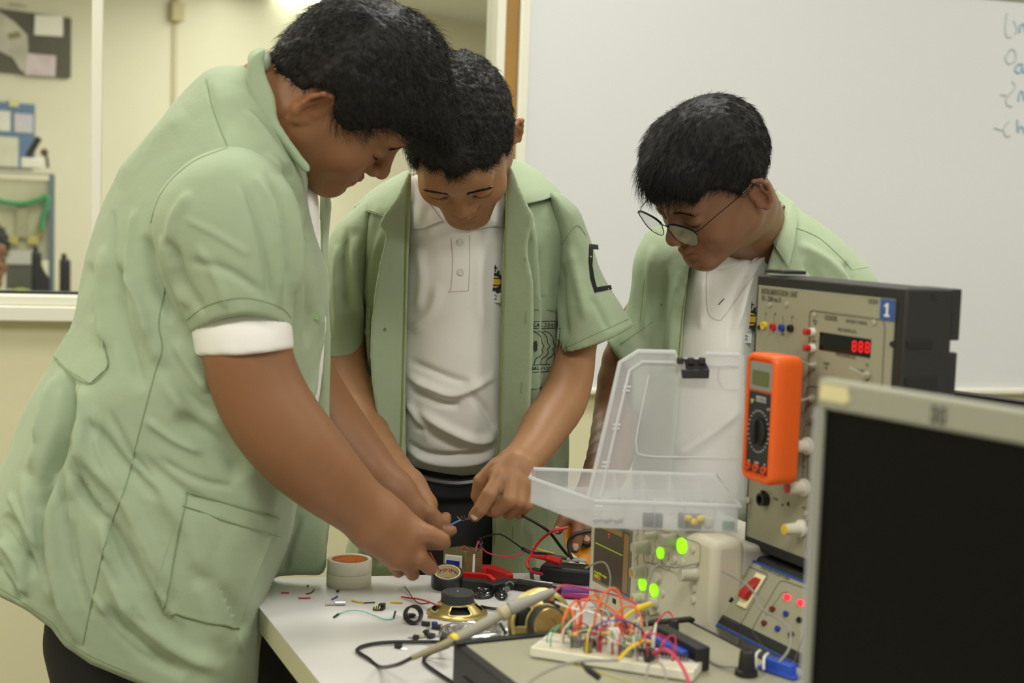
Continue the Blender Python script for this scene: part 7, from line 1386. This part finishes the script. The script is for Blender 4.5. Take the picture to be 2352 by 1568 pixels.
# ---------------------------------------------------------------- wires in the hands
tag(MB().tube(spline([P(985, 1218, 1.87), P(1000, 1212, 1.88), P(1012, 1205, 1.89)], 5), .0011, 8).make('blue_wire', wm('blue')), 'dark blue wire end held in the open palm', 'wire')
t = thing('split_cable', 'light blue wire with frayed copper strands held out towards the pointing finger', 'wire', P(1040, 1200, 1.9)); MB().tube(spline([P(1008, 1222, 1.88), P(1030, 1208, 1.89), P(1058, 1194, 1.905)], 5), .0013, 8).make('insulation', mat('light blue wire', (70, 120, 190), .45), t)
mb = MB()
for dx, dy in ((-8, -6), (-4, 2), (6, -4), (9, 3), (2, -8), (10, -8)): mb.tube([P(1058, 1194, 1.905), P(1058+dx, 1192+dy, 1.905)], .0003, 5)
mb.make('copper_strands', mat('copper strands', (186, 150, 100), .35, .8), t); MB().tube([P(1066, 1193, 1.905), P(1082, 1192, 1.91)], .0022, 8).make('dark_tip', wm('black'), t)
t = tag(MB().tube([P(1000, 1200, 1.89), P(1012, 1212, 1.885)], .004, 10, rs=[.0036, .0044]).make('red_plug', M_rg), 'small red plug tip held under the thumb', 'plug')
tag(MB().tube(spline([P(1122, 1166, 1.93), P(1132, 1160, 1.935), P(1150, 1158, 1.945)], 5), .0022, 8).make('black_wire', wm('black')), 'black wire pinched behind the pointing finger', 'wire')
tag(MB().tube(spline([P(988, 1268, 1.74), P(1000, 1290, 1.78), P(1008, 1308, 1.83)], 5), .0009, 6).make('red_wire', wm('red')), 'thin red wire hanging between the fist and the tape roll', 'wire')
# ---------------------------------------------------------------- seated person in the far room
p4 = thing('person', 'person with curly black hair at the left edge, in the far room', 'person', P(-40, 700, 6.0)*[1, 1, 0])
hc = P(-34, 592, 6.0); h4 = Head(hc, [[.64, -.77, 0], [.77, .64, 0], [0, 0, 1]], 1.0)
o4 = head_ops(h4)+chain([(h4.w((0, .02, -.05)), .055), (h4.w((0, .04, -.20)), .07)], .03)+[('+', .04, E(h4.w((0, .05, -.38)), (.19, .12, .2)))]+chain([(h4.w((.16, .03, -.26)), .05), (h4.w((.19, .0, -.5)), .04), (h4.w((.12, -.2, -.52)), .032), (h4.w((.10, -.26, -.51)), .02)], .02)
o4 += finger([h4.w((.10, -.27, -.51)), h4.w((.10, -.32, -.52))], .012, .009)
skin_mesh('body', o4, p4, M_skC, [(h4, (1, .8, .8))], .005)
v, f = sdf_mesh([('+', 0, h4.E((0, .02, .055), (.095, .115, .10))), ('-', .01, h4.E((0, -.10, -.03), (.10, .085, .07)))], .006); grow_hair(v, f, np.ones(len(v)), h4, lambda p: (p[0]*5, .2, .4), 900, .03, M_hair, p4, seed=41, curl=.03, lift=.9, w=.002, jit=.9, base_tex=.008)
cloth('shirt', [('+', 0, E(h4.w((0, .05, -.40)), (.205, .135, .215))), ('+', .04, Cn(h4.w((-.15, .04, -.27)), h4.w((.15, .04, -.27)), .07, .07)), ('+', .03, Cn(h4.w((.16, .03, -.26)), h4.w((.185, .01, -.42)), .065, .06))], p4, (), .012)
legs('trousers', h4.w((0, .05, -.65)), [h4.w((-.1, -.1, -.6))*[1, 1, 0], h4.w((.1, -.1, -.6))*[1, 1, 0]], p4)
